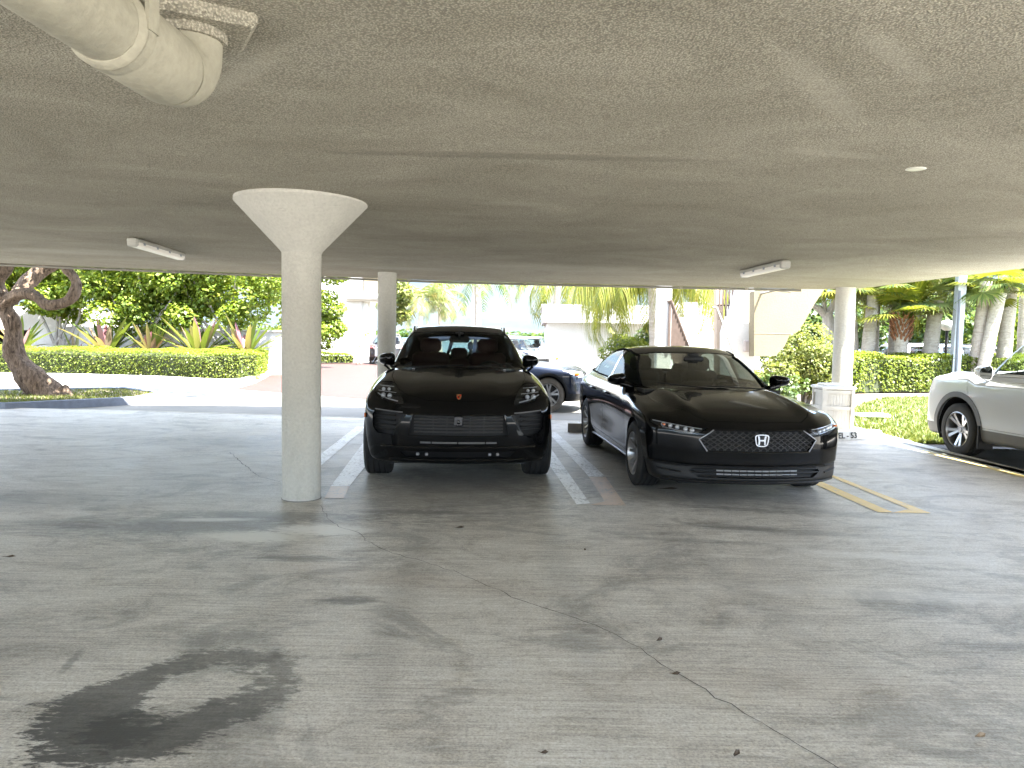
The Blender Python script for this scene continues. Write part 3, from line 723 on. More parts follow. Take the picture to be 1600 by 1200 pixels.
class Shell:
    """one smooth car skin that is cut into panels along exact outlines"""
    def __init__(s, f, lo, hi, h):
        s.f = f
        V, F = surface_nets(f, lo, hi, h)
        for _ in range(4):
            g = grad(f, V); v = f(V[:, 0], V[:, 1], V[:, 2])
            st = -v[:, None] * g / np.maximum((g * g).sum(1), 0.05)[:, None]
            ln = np.linalg.norm(st, axis=1)[:, None]
            V = V + st * np.minimum(1, h / np.maximum(ln, 1e-9))
        n = np.cross(V[F[:, 2]] - V[F[:, 0]], V[F[:, 3]] - V[F[:, 1]])
        g = grad(f, V[F].mean(1))
        fl = (n * g).sum(1) < 0
        F[fl] = F[fl][:, ::-1]
        me = bpy.data.meshes.new('tmp'); me.from_pydata(V.tolist(), [], F.tolist())
        s.bm = bmesh.new(); s.bm.from_mesh(me); bpy.data.meshes.remove(me)
        s.rid = s.bm.faces.layers.int.new('rid')
        s.bm.faces.ensure_lookup_table(); s.bm.normal_update()
    def cut(s, poly, ax, rid, filt, only=(0,)):
        """poly: 2D outline. ax 'x': (y,z)  'y': (x,z)  'z': (x,y)"""
        A, B = {'x': (1, 2), 'y': (0, 2), 'z': (0, 1)}[ax]
        bm = s.bm; L = s.rid
        P = [(float(a), float(b)) for a, b in poly]
        a0 = min(p[0] for p in P) - .002; a1 = max(p[0] for p in P) + .002
        b0 = min(p[1] for p in P) - .002; b1 = max(p[1] for p in P) + .002
        def bb(f):
            va = [v.co[A] for v in f.verts]; vb = [v.co[B] for v in f.verts]
            return min(va), max(va), min(vb), max(vb)
        act = set()
        for f in bm.faces:
            if f[L] in only:
                c = f.calc_center_median()
                if a0 - .1 < c[A] < a1 + .1 and b0 - .1 < c[B] < b1 + .1 and filt(c, f.normal):
                    q = bb(f)
                    if q[0] < a1 and q[1] > a0 and q[2] < b1 and q[3] > b0: act.add(f)
        n = len(P)
        for i in range(n):
            p, q = P[i], P[(i + 1) % n]
            e0, e1 = min(p[0], q[0]) - .004, max(p[0], q[0]) + .004
            g0, g1 = min(p[1], q[1]) - .004, max(p[1], q[1]) + .004
            sel = []
            for f in act:
                b = bb(f)
                if b[0] < e1 and b[1] > e0 and b[2] < g1 and b[3] > g0: sel.append(f)
            if not sel: continue
            co = [0, 0, 0]; no = [0, 0, 0]
            co[A], co[B] = p; no[A], no[B] = -(q[1] - p[1]), q[0] - p[0]
            if abs(no[A]) + abs(no[B]) < 1e-9: continue
            vs = {v for f in sel for v in f.verts}; es = {e for f in sel for e in f.edges}
            for f in sel: act.discard(f)
            r = bmesh.ops.bisect_plane(bm, geom=list(vs) + list(es) + sel, dist=1e-5, plane_co=co, plane_no=no)
            for g in r['geom']:
                if isinstance(g, bmesh.types.BMFace): act.add(g)
            for f in sel:
                if f.is_valid: act.add(f)
        def pip(x, y):
            c = False; j = n - 1
            for i in range(n):
                xi, yi = P[i]; xj, yj = P[j]
                if (yi > y) != (yj > y) and x < (xj - xi) * (y - yi) / (yj - yi) + xi: c = not c
                j = i
            return c
        for f in act:
            if f.is_valid and f[L] in only:
                c = f.calc_center_median()
                if pip(c[A], c[B]): f[L] = rid
        bm.normal_update()
    def parts(s, spec):
        """spec: rid -> dict(name, mat, vec=recess offset (x,y,z) or 'n' depth, rim) ; returns rid -> mesh datablock"""
        bm = s.bm; L = s.rid
        bm.verts.ensure_lookup_table(); bm.verts.index_update()
        P = np.array([v.co[:] for v in bm.verts]); N = grad(s.f, P, 1.5e-3)
        N /= np.maximum(np.linalg.norm(N, axis=1), 1e-9)[:, None]
        by = {}
        for f in bm.faces: by.setdefault(f[L], []).append(f)
        out = {}
        def off(r):
            sp_ = spec.get(r)
            return sp_.get('vec') if sp_ else None
        for r, faces in by.items():
            S = spec.get(r)
            if S is None or S.get('delete'): continue
            mp = {}; V = []; F = []; LN = []
            vec = S.get('vec')
            def vi(i):
                if i not in mp:
                    mp[i] = len(V)
                    p = P[i].copy()
                    if vec is not None:
                        if isinstance(vec, (int, float)): p = p - N[i] * vec
                        else:
                            w = np.array(vec, float).copy()
                            if S.get('mirror') and p[1] < 0: w[1] = -w[1]
                            p = p + w
                    V.append(p)
                return mp[i]
            fl = {f.index for f in faces}
            for f in faces:
                F.append([vi(v.index) for v in f.verts]); LN.append([tuple(N[v.index]) for v in f.verts])
            if S.get('rim', 0.02) is not None:
                for f in faces:
                    for lp in f.loops:
                        e = lp.edge
                        oth = [g for g in e.link_faces if g is not f]
                        if oth and oth[0][L] == r: continue
                        o = oth[0][L] if oth else None
                        ov = off(o)
                        a, b = lp.vert.index, lp.link_loop_next.vert.index
                        pa, pb = np.array(V[mp[a]]), np.array(V[mp[b]])
                        if ov is not None and S.get('rim', 0.02) and vec is None:
                            if isinstance(ov, (int, float)): wa, wb = -N[a] * (ov + .004), -N[b] * (ov + .004)
                            else:
                                w = np.array(ov, float) * 1.02
                                if spec[o].get('mirror') and P[a][1] < 0: w[1] = -w[1]
                                wa = wb = w
                        else:
                            d = S.get('rim', 0.02)
                            wa, wb = -N[a] * d, -N[b] * d
                        k = len(V)
                        V += [pa, pb, pb + wb, pa + wa]
                        nn = np.cross(pa - pb, wb); nn = nn / max(np.linalg.norm(nn), 1e-9)
                        F.append([k + 1, k, k + 3, k + 2]); LN.append([tuple(nn)] * 4)
            me = bpy.data.meshes.new(S['name'])
            me.from_pydata([tuple(map(float, v)) for v in V], [], F)
            me.polygons.foreach_set('use_smooth', [True] * len(F))
            me.update()
            nl = []
            for pl in me.polygons:
                nl += LN[pl.index]
            me.normals_split_custom_set(nl)
            if S.get('mat'): me.materials.append(S['mat'])
            out[r] = me
        return out
    def split(s, spec, *rids):
        """give every separate pane / lamp of a region an id of its own"""
        L = s.rid; s.piece = getattr(s, 'piece', {})
        for r in rids:
            todo = {f for f in s.bm.faces if f[L] == r}; k = 0
            while todo:
                st = [todo.pop()]; comp = []
                while st:
                    f = st.pop(); comp.append(f)
                    for e in f.edges:
                        for g in e.link_faces:
                            if g in todo: todo.discard(g); st.append(g)
                new = r * 100 + 1000 + k; k += 1
                if len(comp) < 3:
                    for f in comp: f[L] = 0
                    continue
                c = sum((f.calc_center_median() for f in comp), Vector()) / len(comp)
                for f in comp: f[L] = new
                spec[new] = dict(spec[r]); s.piece[new] = (r, c)
    def pieces(s, r, sg=None):
        return [n for n, (q, c) in s.piece.items() if q == r and (sg is None or c.y * sg > 0)]
    def free(s): s.bm.free()

def mesh_obj(name, me, parent):
    o = bpy.data.objects.new(name, me); COL.objects.link(o); o.parent = parent; return o

def circ(cx, cz, r, n=28, a0=0, a1=2 * PI):
    return [(cx + r * math.cos(a0 + (a1 - a0) * i / n), cz + r * math.sin(a0 + (a1 - a0) * i / n)) for i in range(n)]
def arch_poly(cx, cz, r, n=20):
    """wheel opening: arc over the axle, legs running down below the sill"""
    pts = [(cx + r * math.cos(PI * i / n), cz + r * math.sin(PI * i / n)) for i in range(n + 1)]
    return pts + [(cx - r * .99, -0.1), (cx + r * .99, -0.1)]
def smooth_poly(pts, n=5):
    """closed Catmull-Rom through points"""
    out = []; m = len(pts)
    for i in range(m):
        p0, p1, p2, p3 = [np.array(pts[(i + k - 1) % m], float) for k in range(4)]
        for j in range(n):
            t = j / n
            out.append(tuple(0.5 * ((2 * p1) + (-p0 + p2) * t + (2 * p0 - 5 * p1 + 4 * p2 - p3) * t * t + (-p0 + 3 * p1 - 3 * p2 + p3) * t ** 3)))
    return out
def shrink(poly, d):
    """inset a polygon by d"""
    n = len(poly); P = [Vector(p) for p in poly]
    ar = sum(P[i].x * P[(i + 1) % n].y - P[(i + 1) % n].x * P[i].y for i in range(n))
    sg = 1 if ar > 0 else -1
    out = []
    for i in range(n):
        a, b, c = P[i - 1], P[i], P[(i + 1) % n]
        n1 = (b - a).orthogonal().normalized() * sg; n2 = (c - b).orthogonal().normalized() * sg
        m = (n1 + n2)
        if m.length < 1e-6: m = n1
        m.normalize(); k = d / max(0.35, m.dot(n1))
        out.append(tuple(b + m * k))
    return out

# -------- materials for cars
M_BLACK = mat_paint('gloss_black_paint', (0.004, 0.004, 0.0043), 0.12, coat=.36, spec=.05)
M_TRIM = mat_plain('black_plastic_trim', (0.008, 0.008, 0.0085), 0.45, var=0.15, spec=.3)
M_TRIMG = mat_plain('gloss_black_trim', (0.005, 0.005, 0.0055), 0.14, coat=.6, spec=.2)
M_DARK = mat_plain('dark_recess', (0.006, 0.006, 0.007), 0.7)
M_GREYTRIM = mat_plain('grey_cladding', (0.11, 0.112, 0.118), 0.55)
M_RUBBER = mat_plain('tyre_rubber', (0.018, 0.0175, 0.017), 0.75, var=0.3, vs=8, bump=0.15, bs=40)
M_RUBBER_SUN_DUST = mat_plain('dusty_sunlit_rubber', (0.11, 0.095, 0.08), 0.85, var=0.3, vs=8)  # dust and sun glare on the tyre both put into this lighter colour
M_ALLOY = mat_plain('silver_alloy', (0.42, 0.42, 0.43), 0.3, 0.85, var=0.08)
M_ALLOYD = mat_plain('dark_alloy', (0.05, 0.05, 0.052), 0.3, 0.8)
M_CHROME = mat_plain('chrome', (0.75, 0.75, 0.76), 0.08, 1.0, var=0.03)
M_GREYBAR = mat_plain('grey_lip_highlight', (0.20, 0.20, 0.21), 0.35, 0.5)
M_GLASS_D = mat_glass('tinted_windscreen', (0.5, 0.53, 0.52), 0.7)
M_GLASS_S = mat_glass('side_glass', (0.74, 0.80, 0.77), 1.0)
M_LENS = mat_glass('lamp_lens', (0.85, 0.86, 0.88), 0.9)
M_LAMP = mat_plain('lamp_reflector', (0.55, 0.57, 0.6), 0.15, 0.4)
M_GLASS_T = mat_glass('sedan_side_glass', (0.26, 0.31, 0.29), .32)
M_FIN = mat_plain('pale_radiator_fins', (.42, .42, .43), .4, .2)
M_GLASS_P = mat_glass('privacy_glass', (0.06, 0.065, 0.065), 0.7)
M_MATT = mat_plain('matt_black_trim', (.006, .006, .006), .85, spec=.1)
M_MESHG = mat_plain('grille_plastic', (.034, .034, .036), .4, coat=.35)
M_HOUSING = mat_plain('lamp_housing', (0.03, 0.03, 0.033), 0.25, 0.4)
M_REDSEAT = mat_plain('dark_red_leather', (0.045, 0.007, 0.007), 0.6)
M_GLASS_W = mat_glass('sedan_windscreen', (0.44, 0.48, 0.43), 2.4)
M_SEAT = mat_plain('charcoal_cloth_seat', (0.035, 0.033, 0.03), 0.85, bump=.2, bs=80)
M_CABIN = mat_plain('cabin_plastic', (0.012, 0.012, 0.012), 0.7)
M_RED = mat_plain('red_tail_lens', (0.55, 0.015, 0.012), 0.15, coat=0.8)
M_AMBER = mat_plain('amber_marker', (0.7, 0.16, 0.02), 0.2, coat=0.6)
M_GOLD = mat_plain('gold_crest', (0.40, 0.20, 0.09), 0.35, 0.8)
M_MIRROR = mat_plain('mirror_glass', (0.85, 0.87, 0.88), 0.02, 1.0, var=0.01)

# -------- wheels
def make_wheel(parent, loc, side, rt, rr, wd, rimmat, style='split5', tyre=None, grooves=4):
    """side +1: outer face towards +y. rt tyre radius, rr rim radius, wd width"""
    w = empty('wheel', loc, 0, parent)
    M = Matrix.Rotation(-PI / 2 * side, 4, 'X')       # local z -> outward
    h = wd / 2
    prof = [(rr * .97, -h * .8), (rr, -h * .92), (rr + .02, -h), (rt - .035, -h * .98), (rt - .012, -h * .88)]
    z = -h * .80
    for g in range(grooves):
        a = -h * .8 + (g + .62) * (h * 1.6 / grooves) - .006
        prof += [(rt, a - .004), (rt, a), (rt - .012, a + .002), (rt - .012, a + .010), (rt, a + .012)]
    prof += [(rt - .001, h * .8), (rt - .012, h * .88), (rt - .035, h * .98), (rt - .055, h * 1.0), (rr + .03, h * 1.01), (rr + .012, h), (rr, h * .92), (rr * .97, h * .8), (rr * .97, -h * .8)]
    MB().lathe(prof, 56, M).build('tyre', tyre or M_RUBBER, w, angle=R(35))
    m = MB()
    m.lathe([(rr * .985, h * .78), (rr * 1.0, h * .95), (rr * .965, h * .97), (rr * .93, h * .80), (rr * .90, h * .3), (rr * .88, -h * .6)], 48, M)
    zf = h * .74
    m.lathe([(.0, zf - .02), (.028, zf - .02), (.033, zf - .03), (.06, zf - .028), (.075, zf - .05), (.075, zf - .09)], 24, M)
    ns = 5
    for k in range(ns):
        a0 = 2 * PI * k / ns + PI / 2
        subs = {'split5': (-.13, .13), 'single5': (0,), 'twin10': (-.2, .2), 'star5': (-.11, .11)}[style]
        for sb in subs:
            wi, wo = {'split5': (.016, .021), 'single5': (.042, .03), 'twin10': (.015, .017), 'star5': (.02, .028)}[style]
            a_in = a0 + sb * .55; a_out = a0 + sb * (1.55 if style != 'single5' else 1)
            pi = Vector((math.cos(a_in), math.sin(a_in), 0)) * .05; po = Vector((math.cos(a_out), math.sin(a_out), 0)) * rr * .96
            d = (po - pi).normalized(); q = Vector((-d.y, d.x, 0))
            zi, zo = zf - .035, h * .84
            top = [pi - q * wi, pi + q * wi, po + q * wo, po - q * wo]
            vs = [(p.x, p.y, (zi, zi, zo, zo)[i]) for i, p in enumerate(top)] + [((p + (q * .006 if i in (0, 3) else -q * .006)).x * 0 + p.x, p.y, (zi, zi, zo, zo)[i] - .045) for i, p in enumerate(top)]
            m.add([M @ Vector(v) for v in vs], [(0, 1, 2, 3), (7, 6, 5, 4), (0, 4, 5, 1), (1, 5, 6, 2), (2, 6, 7, 3), (3, 7, 4, 0)])
        for r_ in (.055,):
            a = a0 + PI / ns
            p = Vector((math.cos(a) * r_, math.sin(a) * r_, zf - .03))
            m.sphere(tuple(M @ p), .009, 6, 4)
    m.build('rim', rimmat, w, angle=R(30))
    b = MB(); b.lathe([(.02, 0), (rr * .72, 0), (rr * .72, -.03), (.02, -.03)], 32, M @ Matrix.Translation((0, 0, h * .15)))
    b.lathe([(rr * .86, -h * .62), (.05, -h * .6)], 24, M)
    b.build('brake_disc', M_ALLOYD, w, angle=R(40))
    return w

def make_liner(parent, x, zc, r, y0, y1):
    """dark inner wheel arch"""
    m = MB(); n = 18
    pts = [(x + r * math.cos(PI * (-.12 + 1.24 * i / n)), zc + r * math.sin(PI * (-.12 + 1.24 * i / n))) for i in range(n + 1)]
    vs = [(a, y0, b) for a, b in pts] + [(a, y1, b) for a, b in pts]
    m.add(vs, [(i, i + 1, n + 2 + i, n + 1 + i) for i in range(n)], True)
    m.add([(a, y0, b) for a, b in pts], [tuple(range(n + 1))])
    m.build('wheel_liner', M_DARK, parent)

def make_seat(parent, x, y, z, mat, w=.52, hr=True, lean=.2):
    m = MB()
    m.bbox((x + .22, y, z), (.52, w, .16), .05)
    for k in range(5):
        t = k / 4
        m.bbox((x - .06 - lean * t * .6, y, z + .1 + .56 * t * .92), (.15 - .03 * t, w * (1 - .12 * t), .2), .05)
    o = m.build('seat', mat, parent, angle=R(50))
    if hr:
        h = MB(); h.bbox((x - .08 - lean * .68, y, z + .80), (.1, .27, .19), .045)
        h.tube([(x - .08 - lean * .66, y - .06, z + .6), (x - .08 - lean * .66, y - .06, z + .75)], .007, 6)
        h.tube([(x - .08 - lean * .66, y + .06, z + .6), (x - .08 - lean * .66, y + .06, z + .75)], .007, 6)
        h.build('headrest', mat, o, angle=R(50))
    return o

def make_steering(parent, x, y, z, mat=None):
    m = MB(); n = 28
    M = Matrix.Translation((x, y, z)) @ Matrix.Rotation(R(-68), 4, 'Y')
    pts = [M @ Vector((.18 * math.cos(2 * PI * i / n), .18 * math.sin(2 * PI * i / n), 0)) for i in range(n + 1)]
    m.tube(pts, .014, 8, caps=False)
    m.prism([(-.05, -.06, -.02), (.04, -.07, -.02), (.05, .07, -.02), (-.05, .06, -.02)], (0, 0, .03), M)
    for a in (0, PI / 2 * 1.1, -PI / 2 * 1.1):
        m.tube([M @ Vector((0, 0, 0)), M @ Vector((-.18 * math.cos(a) if a == 0 else -.18 * math.cos(a), .18 * math.sin(a), 0))], .014, 6)
    m.tube([M @ Vector((0, 0, 0)), M @ Vector((0, 0, .35))], .03, 8)
    return m.build('steering_wheel', mat or M_CABIN, parent, angle=R(40))

def cabin_tub(parent, x0, x1, hw, z0, z1, dash_x, dash_z):
    m = MB()
    m.box(((x0 + x1) / 2, 0, z0), (x1 - x0, hw * 2, .04))
    for s in (-1, 1): m.box(((x0 + x1) / 2, s * hw, (z0 + z1) / 2), (x1 - x0, .03, z1 - z0))
    m.box((x0, 0, (z0 + z1) / 2), (.03, hw * 2, z1 - z0))
    m.box((x1, 0, (z0 + z1) / 2), (.03, hw * 2, z1 - z0))
    m.build('cabin_floor', M_CABIN, parent)
    d = MB()
    prof = [(dash_x + .42, dash_z - .02), (dash_x + .1, dash_z + .015), (dash_x - .04, dash_z - .02), (dash_x - .08, dash_z - .14), (dash_x + .02, dash_z - .4), (dash_x + .4, dash_z - .45)]
    d.prism([(a, -hw + .03, b) for a, b in prof], (0, 2 * hw - .06, 0))
    d.prism([(dash_x - .02, .17, dash_z - .02), (dash_x - .04, .55, dash_z - .02), (dash_x + .15, .5, dash_z + .05), (dash_x + .15, .2, dash_z + .05)], (0, 0, .02))
    d.build('dashboard', M_CABIN, parent)

def make_mirror(parent, x, y, z, s, mat, w=.2, h=.15, two_stalk=False):
    """door mirror on side s (+1 left)"""
    m = MB()
    n = 20; lay = 7
    vs = []; fs = []
    for i in range(lay):
        t = i / (lay - 1)
        xx = x - .05 + .17 * t
        sc = math.sqrt(max(0.02, 1 - (max(0, t - .12) / .9) ** 2.2))
        for k in range(n):
            a = 2 * PI * k / n
            ca, sa = math.cos(a), math.sin(a)
            py = math.copysign(abs(ca) ** .62, ca) * w / 2 * sc; pz = math.copysign(abs(sa) ** .7, sa) * h / 2 * sc
            pz *= (1 + .25 * (py / (w / 2)) * -1) ; 
            vs.append((xx, s * (y + w / 2 + py), z + pz + .02 * t))
    for i in range(lay - 1):
        for k in range(n):
            l = (k + 1) % n
            fs.append((i * n + k, i * n + l, (i + 1) * n + l, (i + 1) * n + k))
    fs.append(tuple((lay - 1) * n + k for k in range(n)))
    m.add(vs, fs, True)
    m.add([vs[k] for k in range(n)], [tuple(range(n))])
    if two_stalk:
        m.tube([(x + .02, s * (y + w * .25), z - h * .4), (x + .06, s * (y - .035), z - h * 1.12)], [.018, .014], 6)
        m.tube([(x + .02, s * (y + w * .62), z - h * .42), (x + .05, s * (y + w * .1), z - h * 1.05)], [.014, .012], 6)
    else:
        m.tube([(x + .03, s * (y + w * .35), z - h * .3), (x + .07, s * (y - .05), z - h * .55)], [.04, .03], 8)
    o = m.build('wing_mirror', mat, parent, angle=R(45))
    g = MB(); gv = [(x - .052, s * (y + w / 2) + (v[1] - s * (y + w / 2)) * .9, z + (v[2] - z) * .88) for v in vs[:n]]
    g.add(gv, [tuple(range(n))]); g.build('mirror_glass', M_MIRROR, o)
    return o

def text_mesh(body, size, mat, name, parent=None, M=None, extrude=.002, font=None, bold=0.0):
    cu = bpy.data.curves.new('txt', 'FONT'); cu.body = body; cu.size = size; cu.extrude = extrude; cu.align_x = 'CENTER'; cu.align_y = 'CENTER'; cu.offset = bold
    o = bpy.data.objects.new('txt', cu); COL.objects.link(o)
    dg = bpy.context.evaluated_depsgraph_get()
    me = bpy.data.meshes.new_from_object(o.evaluated_get(dg))
    bpy.data.objects.remove(o); bpy.data.curves.remove(cu)
    if M is not None: me.transform(M)
    me.materials.clear(); me.materials.append(mat); me.name = name
    ob = bpy.data.objects.new(name, me); COL.objects.link(ob)
    if parent: ob.parent = parent
    return ob

def front_frame(x, y, z, ry=0.0):
    """matrix: text plane facing +x, reading left to right for a viewer in front of the car"""
    return Matrix.Translation((x, y, z)) @ Matrix(((0, 0, 1, 0), (1, 0, 0, 0), (0, 1, 0, 0), (0, 0, 0, 1))) @ Matrix.Rotation(ry, 4, 'X')
def front_x(f, y, z, lo=-.2, hi=1.3):
    y = np.atleast_1d(np.array(y, float)); z = np.atleast_1d(np.array(z, float)) + 0 * y
    a = np.full_like(y, lo); b = np.full_like(y, hi)
    for _ in range(36):
        m = (a + b) / 2; i = f(m, y, z) < 0
        a = np.where(i, m, a); b = np.where(i, b, m)
    return a
def side_y(f, x, z):
    a, b = 0.0, 1.4
    for _ in range(36):
        m = (a + b) / 2
        if f(np.array([x]), np.array([m]), np.array([z]))[0] < 0: a = m
        else: b = m
    return a
def top_z(f, x, y, lo=.3, hi=2.2):
    a, b = lo, hi
    for _ in range(36):
        m = (a + b) / 2
        if f(np.array([x]), np.array([y]), np.array([m]))[0] < 0: a = m
        else: b = m
    return a
def clip_seg(p, q, poly):
    """clip a segment to a convex polygon"""
    t0, t1 = 0.0, 1.0; n = len(poly)
    ar = sum(poly[i][0] * poly[(i + 1) % n][1] - poly[(i + 1) % n][0] * poly[i][1] for i in range(n))
    for i in range(n):
        a, b = poly[i], poly[(i + 1) % n]
        nx, ny = -(b[1] - a[1]), b[0] - a[0]
        if ar < 0: nx, ny = -nx, -ny
        d0 = (p[0] - a[0]) * nx + (p[1] - a[1]) * ny; d1 = (q[0] - a[0]) * nx + (q[1] - a[1]) * ny
        if d0 < 0 and d1 < 0: return None
        if d0 < 0: t0 = max(t0, d0 / (d0 - d1))
        elif d1 < 0: t1 = min(t1, d0 / (d0 - d1))
    if t0 >= t1: return None
    L = lambda t: (p[0] + (q[0] - p[0]) * t, p[1] + (q[1] - p[1]) * t)
    return L(t0), L(t1)
def bar_on_front(m, f, p, q, d, r, n=8, sec=6, out=0.0):
    """bar following the curved nose from (y,z) p to q, sunk d behind the skin"""
    ts = np.linspace(0, 1, n)
    y = p[0] + (q[0] - p[0]) * ts; z = p[1] + (q[1] - p[1]) * ts
    x = front_x(f, y, z) - d
    m.tube(list(zip(x, y, z)), r, sec)
def mir(poly): return [(-a, b) for a, b in poly][::-1]

def skin_fn(c):
    """implicit car skin from profile curves"""
    Wf, Sf, Tf, Tlat, Ff, Fplan, Rf, Rplan = c['W'], c['S'], c['T'], c['Tlat'], c['F'], c['Fplan'], c['R'], c['Rplan']
    G, Gw, glat, gw, gr, xm, gside = c['G'], c['Gw'], c['glat'], c['gwrap'], c['grear'], c['xmid'], c.get('gside')
    kb, kg, ku, bot = c.get('kb', .09), c.get('kg', .07), c.get('ku', .035), c['bottom']
    side_add = c.get('side_add')
    def f(x, y, z):
        ay = np.abs(y)
        w = Wf(x) * Sf(z)
        if side_add is not None: w = w + side_add(x, z)
        a = ay - w
        b = z - (Tf(x) + Tlat(x, ay))
        fr = x - (Ff(z) - Fplan(ay))
        re = (Rf(z) + Rplan(ay)) - x
        lo = smax(smax(a, b, kb), smax(fr, re, .02), c.get('kf', kb))
        lo = smax(lo, bot(x) - z, .05)
        xe = np.where(x > xm, x + gw * (ay / .75) ** 2, x - gr * (ay / .75) ** 2)
        g1 = (z - (G(xe) - glat * (ay / .6) ** 2)) * .8
        g2 = ay - Gw(z) - (gside(x) if gside is not None else 0)
        gg = smax(smax(g1, g2, kg), c.get('gz', .9) - z, .02)
        return smin(lo, gg, ku)
    return f

CAR_MESH_H = .024
# ------------------------------------------------------------------ black SUV in the middle bay
def build_black_suv():
    c = dict(
        W=sp([-3.8, -3.4, -2.8, -2.2, -1.4, -.6, 0, .4, .7, .9], [.80, .90, .945, .92, .905, .915, .935, .925, .90, .84]),
        S=sp([.15, .3, .5, .75, .95, 1.05, 1.2], [.90, .955, .985, 1.0, .975, .93, .84]),
        T=sp([-3.8, -3.5, -3.0, -1.5, -.75, -.45, 0, .3, .6, .75, .9], [1.0, 1.07, 1.10, 1.095, 1.10, 1.085, 1.025, .975, .895, .83, .73]),
        Tlat=lambda x, y: -.055 * (y / .8) ** 4 + .05 * bell(y, .74, .13) * (1 / (1 + np.exp(-(x + .5) / .12))) * (1 / (1 + np.exp((x - .5) / .08))) + .010 * (1 / (1 + np.exp((y - .40) / .018))) * (1 / (1 + np.exp((x - .66) / .05))),
        F=sp([.18, .24, .29, .345, .372, .395, .425, .50, .60, .70, .76, .84, .95, 1.05], [.70, .775, .802, .826, .836, .842, .848, .856, .86, .852, .83, .78, .70, .55]),
        Fplan=lambda y: .09 * (y / .6) ** 2 + .40 * np.maximum(0, y - .55) ** 1.6 * 1.6,
        R=sp([.2, .5, .8, 1.1], [-3.70, -3.82, -3.82, -3.70]), Rplan=lambda y: .16 * (y / .8) ** 3,
        G=sp([-3.75, -3.55, -3.2, -2.9, -2.5, -2.0, -1.6, -1.3, -.9, -.45, 0], [1.0, 1.14, 1.40, 1.515, 1.565, 1.59, 1.575, 1.515, 1.31, 1.075, .84]),
        Gw=sp([.9, 1.05, 1.2, 1.35, 1.5, 1.62], [.86, .80, .745, .68, .605, .545]),
        glat=.035, gwrap=.24, grear=.14, xmid=-1.9, kb=.10, kf=.085, kg=.085, ku=.03,
        bottom=lambda x: .215 + .0 * x,
    )
    f = skin_fn(c)
    s = Shell(f, (-3.95, -1.05, .12), (1.0, 1.05, 1.68), CAR_MESH_H)
    fr = lambda c_, n: c_.x > .25 and n.x > -.1
    WIND, SIDEG, REARG, LAMP, GRILLE, INLET, LOWIN, ARCH, HOOD, GAP, BUMP = range(1, 12)
    for sg in (1, -1):
        sd = (lambda c_, n, sg=sg: c_.y * sg > .35 and abs(n.x) < .95)
        for ax_ in (0, -2.807):
            s.cut(arch_poly(ax_, .365, .405), 'y', ARCH, lambda c_, n, sg=sg: c_.y * sg > .5)
        sw = smooth_poly([(-.92, 1.135), (-1.35, 1.40), (-1.7, 1.475), (-2.3, 1.485), (-2.85, 1.40), (-3.2, 1.20), (-3.05, 1.15), (-2.0, 1.14)], 4)
        s.cut([(a, b) for a, b in sw if a > -1.72] + [], 'y', SIDEG, lambda c_, n, sg=sg: c_.y * sg > .4 and n.y * sg > .3)
        s.cut([(a, b) for a, b in sw if a < -1.80] + [], 'y', SIDEG, lambda c_, n, sg=sg: c_.y * sg > .4 and n.y * sg > .3)
    s.cut(smooth_poly([(-.735, 1.118), (0, 1.092), (.735, 1.118), (.655, 1.36), (.565, 1.478), (0, 1.497), (-.565, 1.478), (-.655, 1.36)], 4), 'x', WIND, lambda c_, n: -1.6 < c_.x < -.2 and n.x > .25)
    s.cut(smooth_poly([(-.50, 1.18), (0, 1.175), (.50, 1.18), (.47, 1.34), (.42, 1.43), (0, 1.445), (-.42, 1.43), (-.47, 1.34)], 4), 'x', REARG, lambda c_, n: c_.x < -2.8 and n.x < -.2)
    lamp = smooth_poly([(.715, .982), (.64, .968), (.572, .90), (.528, .808), (.560, .788), (.70, .815), (.79, .855), (.832, .915), (.805, .965)], 3)
    inlet = [(.505, .695), (.60, .712), (.80, .728), (.83, .68), (.825, .56), (.775, .505), (.615, .495)]
    for p in (lamp, mir(lamp)): s.cut(p, 'x', LAMP, fr)
    for p in (inlet, mir(inlet)): s.cut(p, 'x', INLET, fr)
    s.cut([(-.435, .703), (.435, .703), (.48, .50), (-.48, .50)], 'x', GRILLE, fr)
    s.cut([(-.56, .348), (.56, .348), (.50, .288), (-.50, .288)], 'x', LOWIN, fr)
    hood = [(-.52, -.70), (.10, -.69), (.45, -.62), (.64, -.50), (.735, -.3), (.76, 0), (.735, .3), (.64, .50), (.45, .62), (.10, .69), (-.52, .70)]
    up = lambda c_, n: n.z > .15 and c_.x > -.9
    s.cut(hood, 'z', GAP, up); s.cut(shrink(hood, .004), 'z', HOOD, up, (GAP,))
    root = empty('parked_suv', (0, 0, 0))
    tag(root, 'gloss black SUV with a small crest on its hood, parked between white lines', 'car')
    spec = {0: dict(name='body', mat=M_BLACK, rim=.025), WIND: dict(name='windscreen', mat=M_GLASS_D, vec=.006, rim=None), SIDEG: dict(name='side_window', mat=M_GLASS_P, vec=.004, rim=None),
            REARG: dict(name='rear_window', mat=M_GLASS_S, vec=.004, rim=None), LAMP: dict(name='headlight', mat=M_HOUSING, vec=(-.07, 0, 0), rim=None), GRILLE: dict(name='grille', mat=M_DARK, vec=(-.05, 0, 0), rim=None),
            INLET: dict(name='air_inlet', mat=M_DARK, vec=(-.075, 0, 0), rim=None), LOWIN: dict(name='lower_grille', mat=M_TRIM, vec=(-.03, 0, 0), rim=None), ARCH: dict(delete=True), GAP: dict(delete=True),
            HOOD: dict(name='hood', mat=M_BLACK, rim=.02)}
    s.split(spec, SIDEG, LAMP, INLET)
    pm = s.parts(spec)
    ob = {r: mesh_obj(spec[r]['name'], me, root) for r, me in pm.items()}
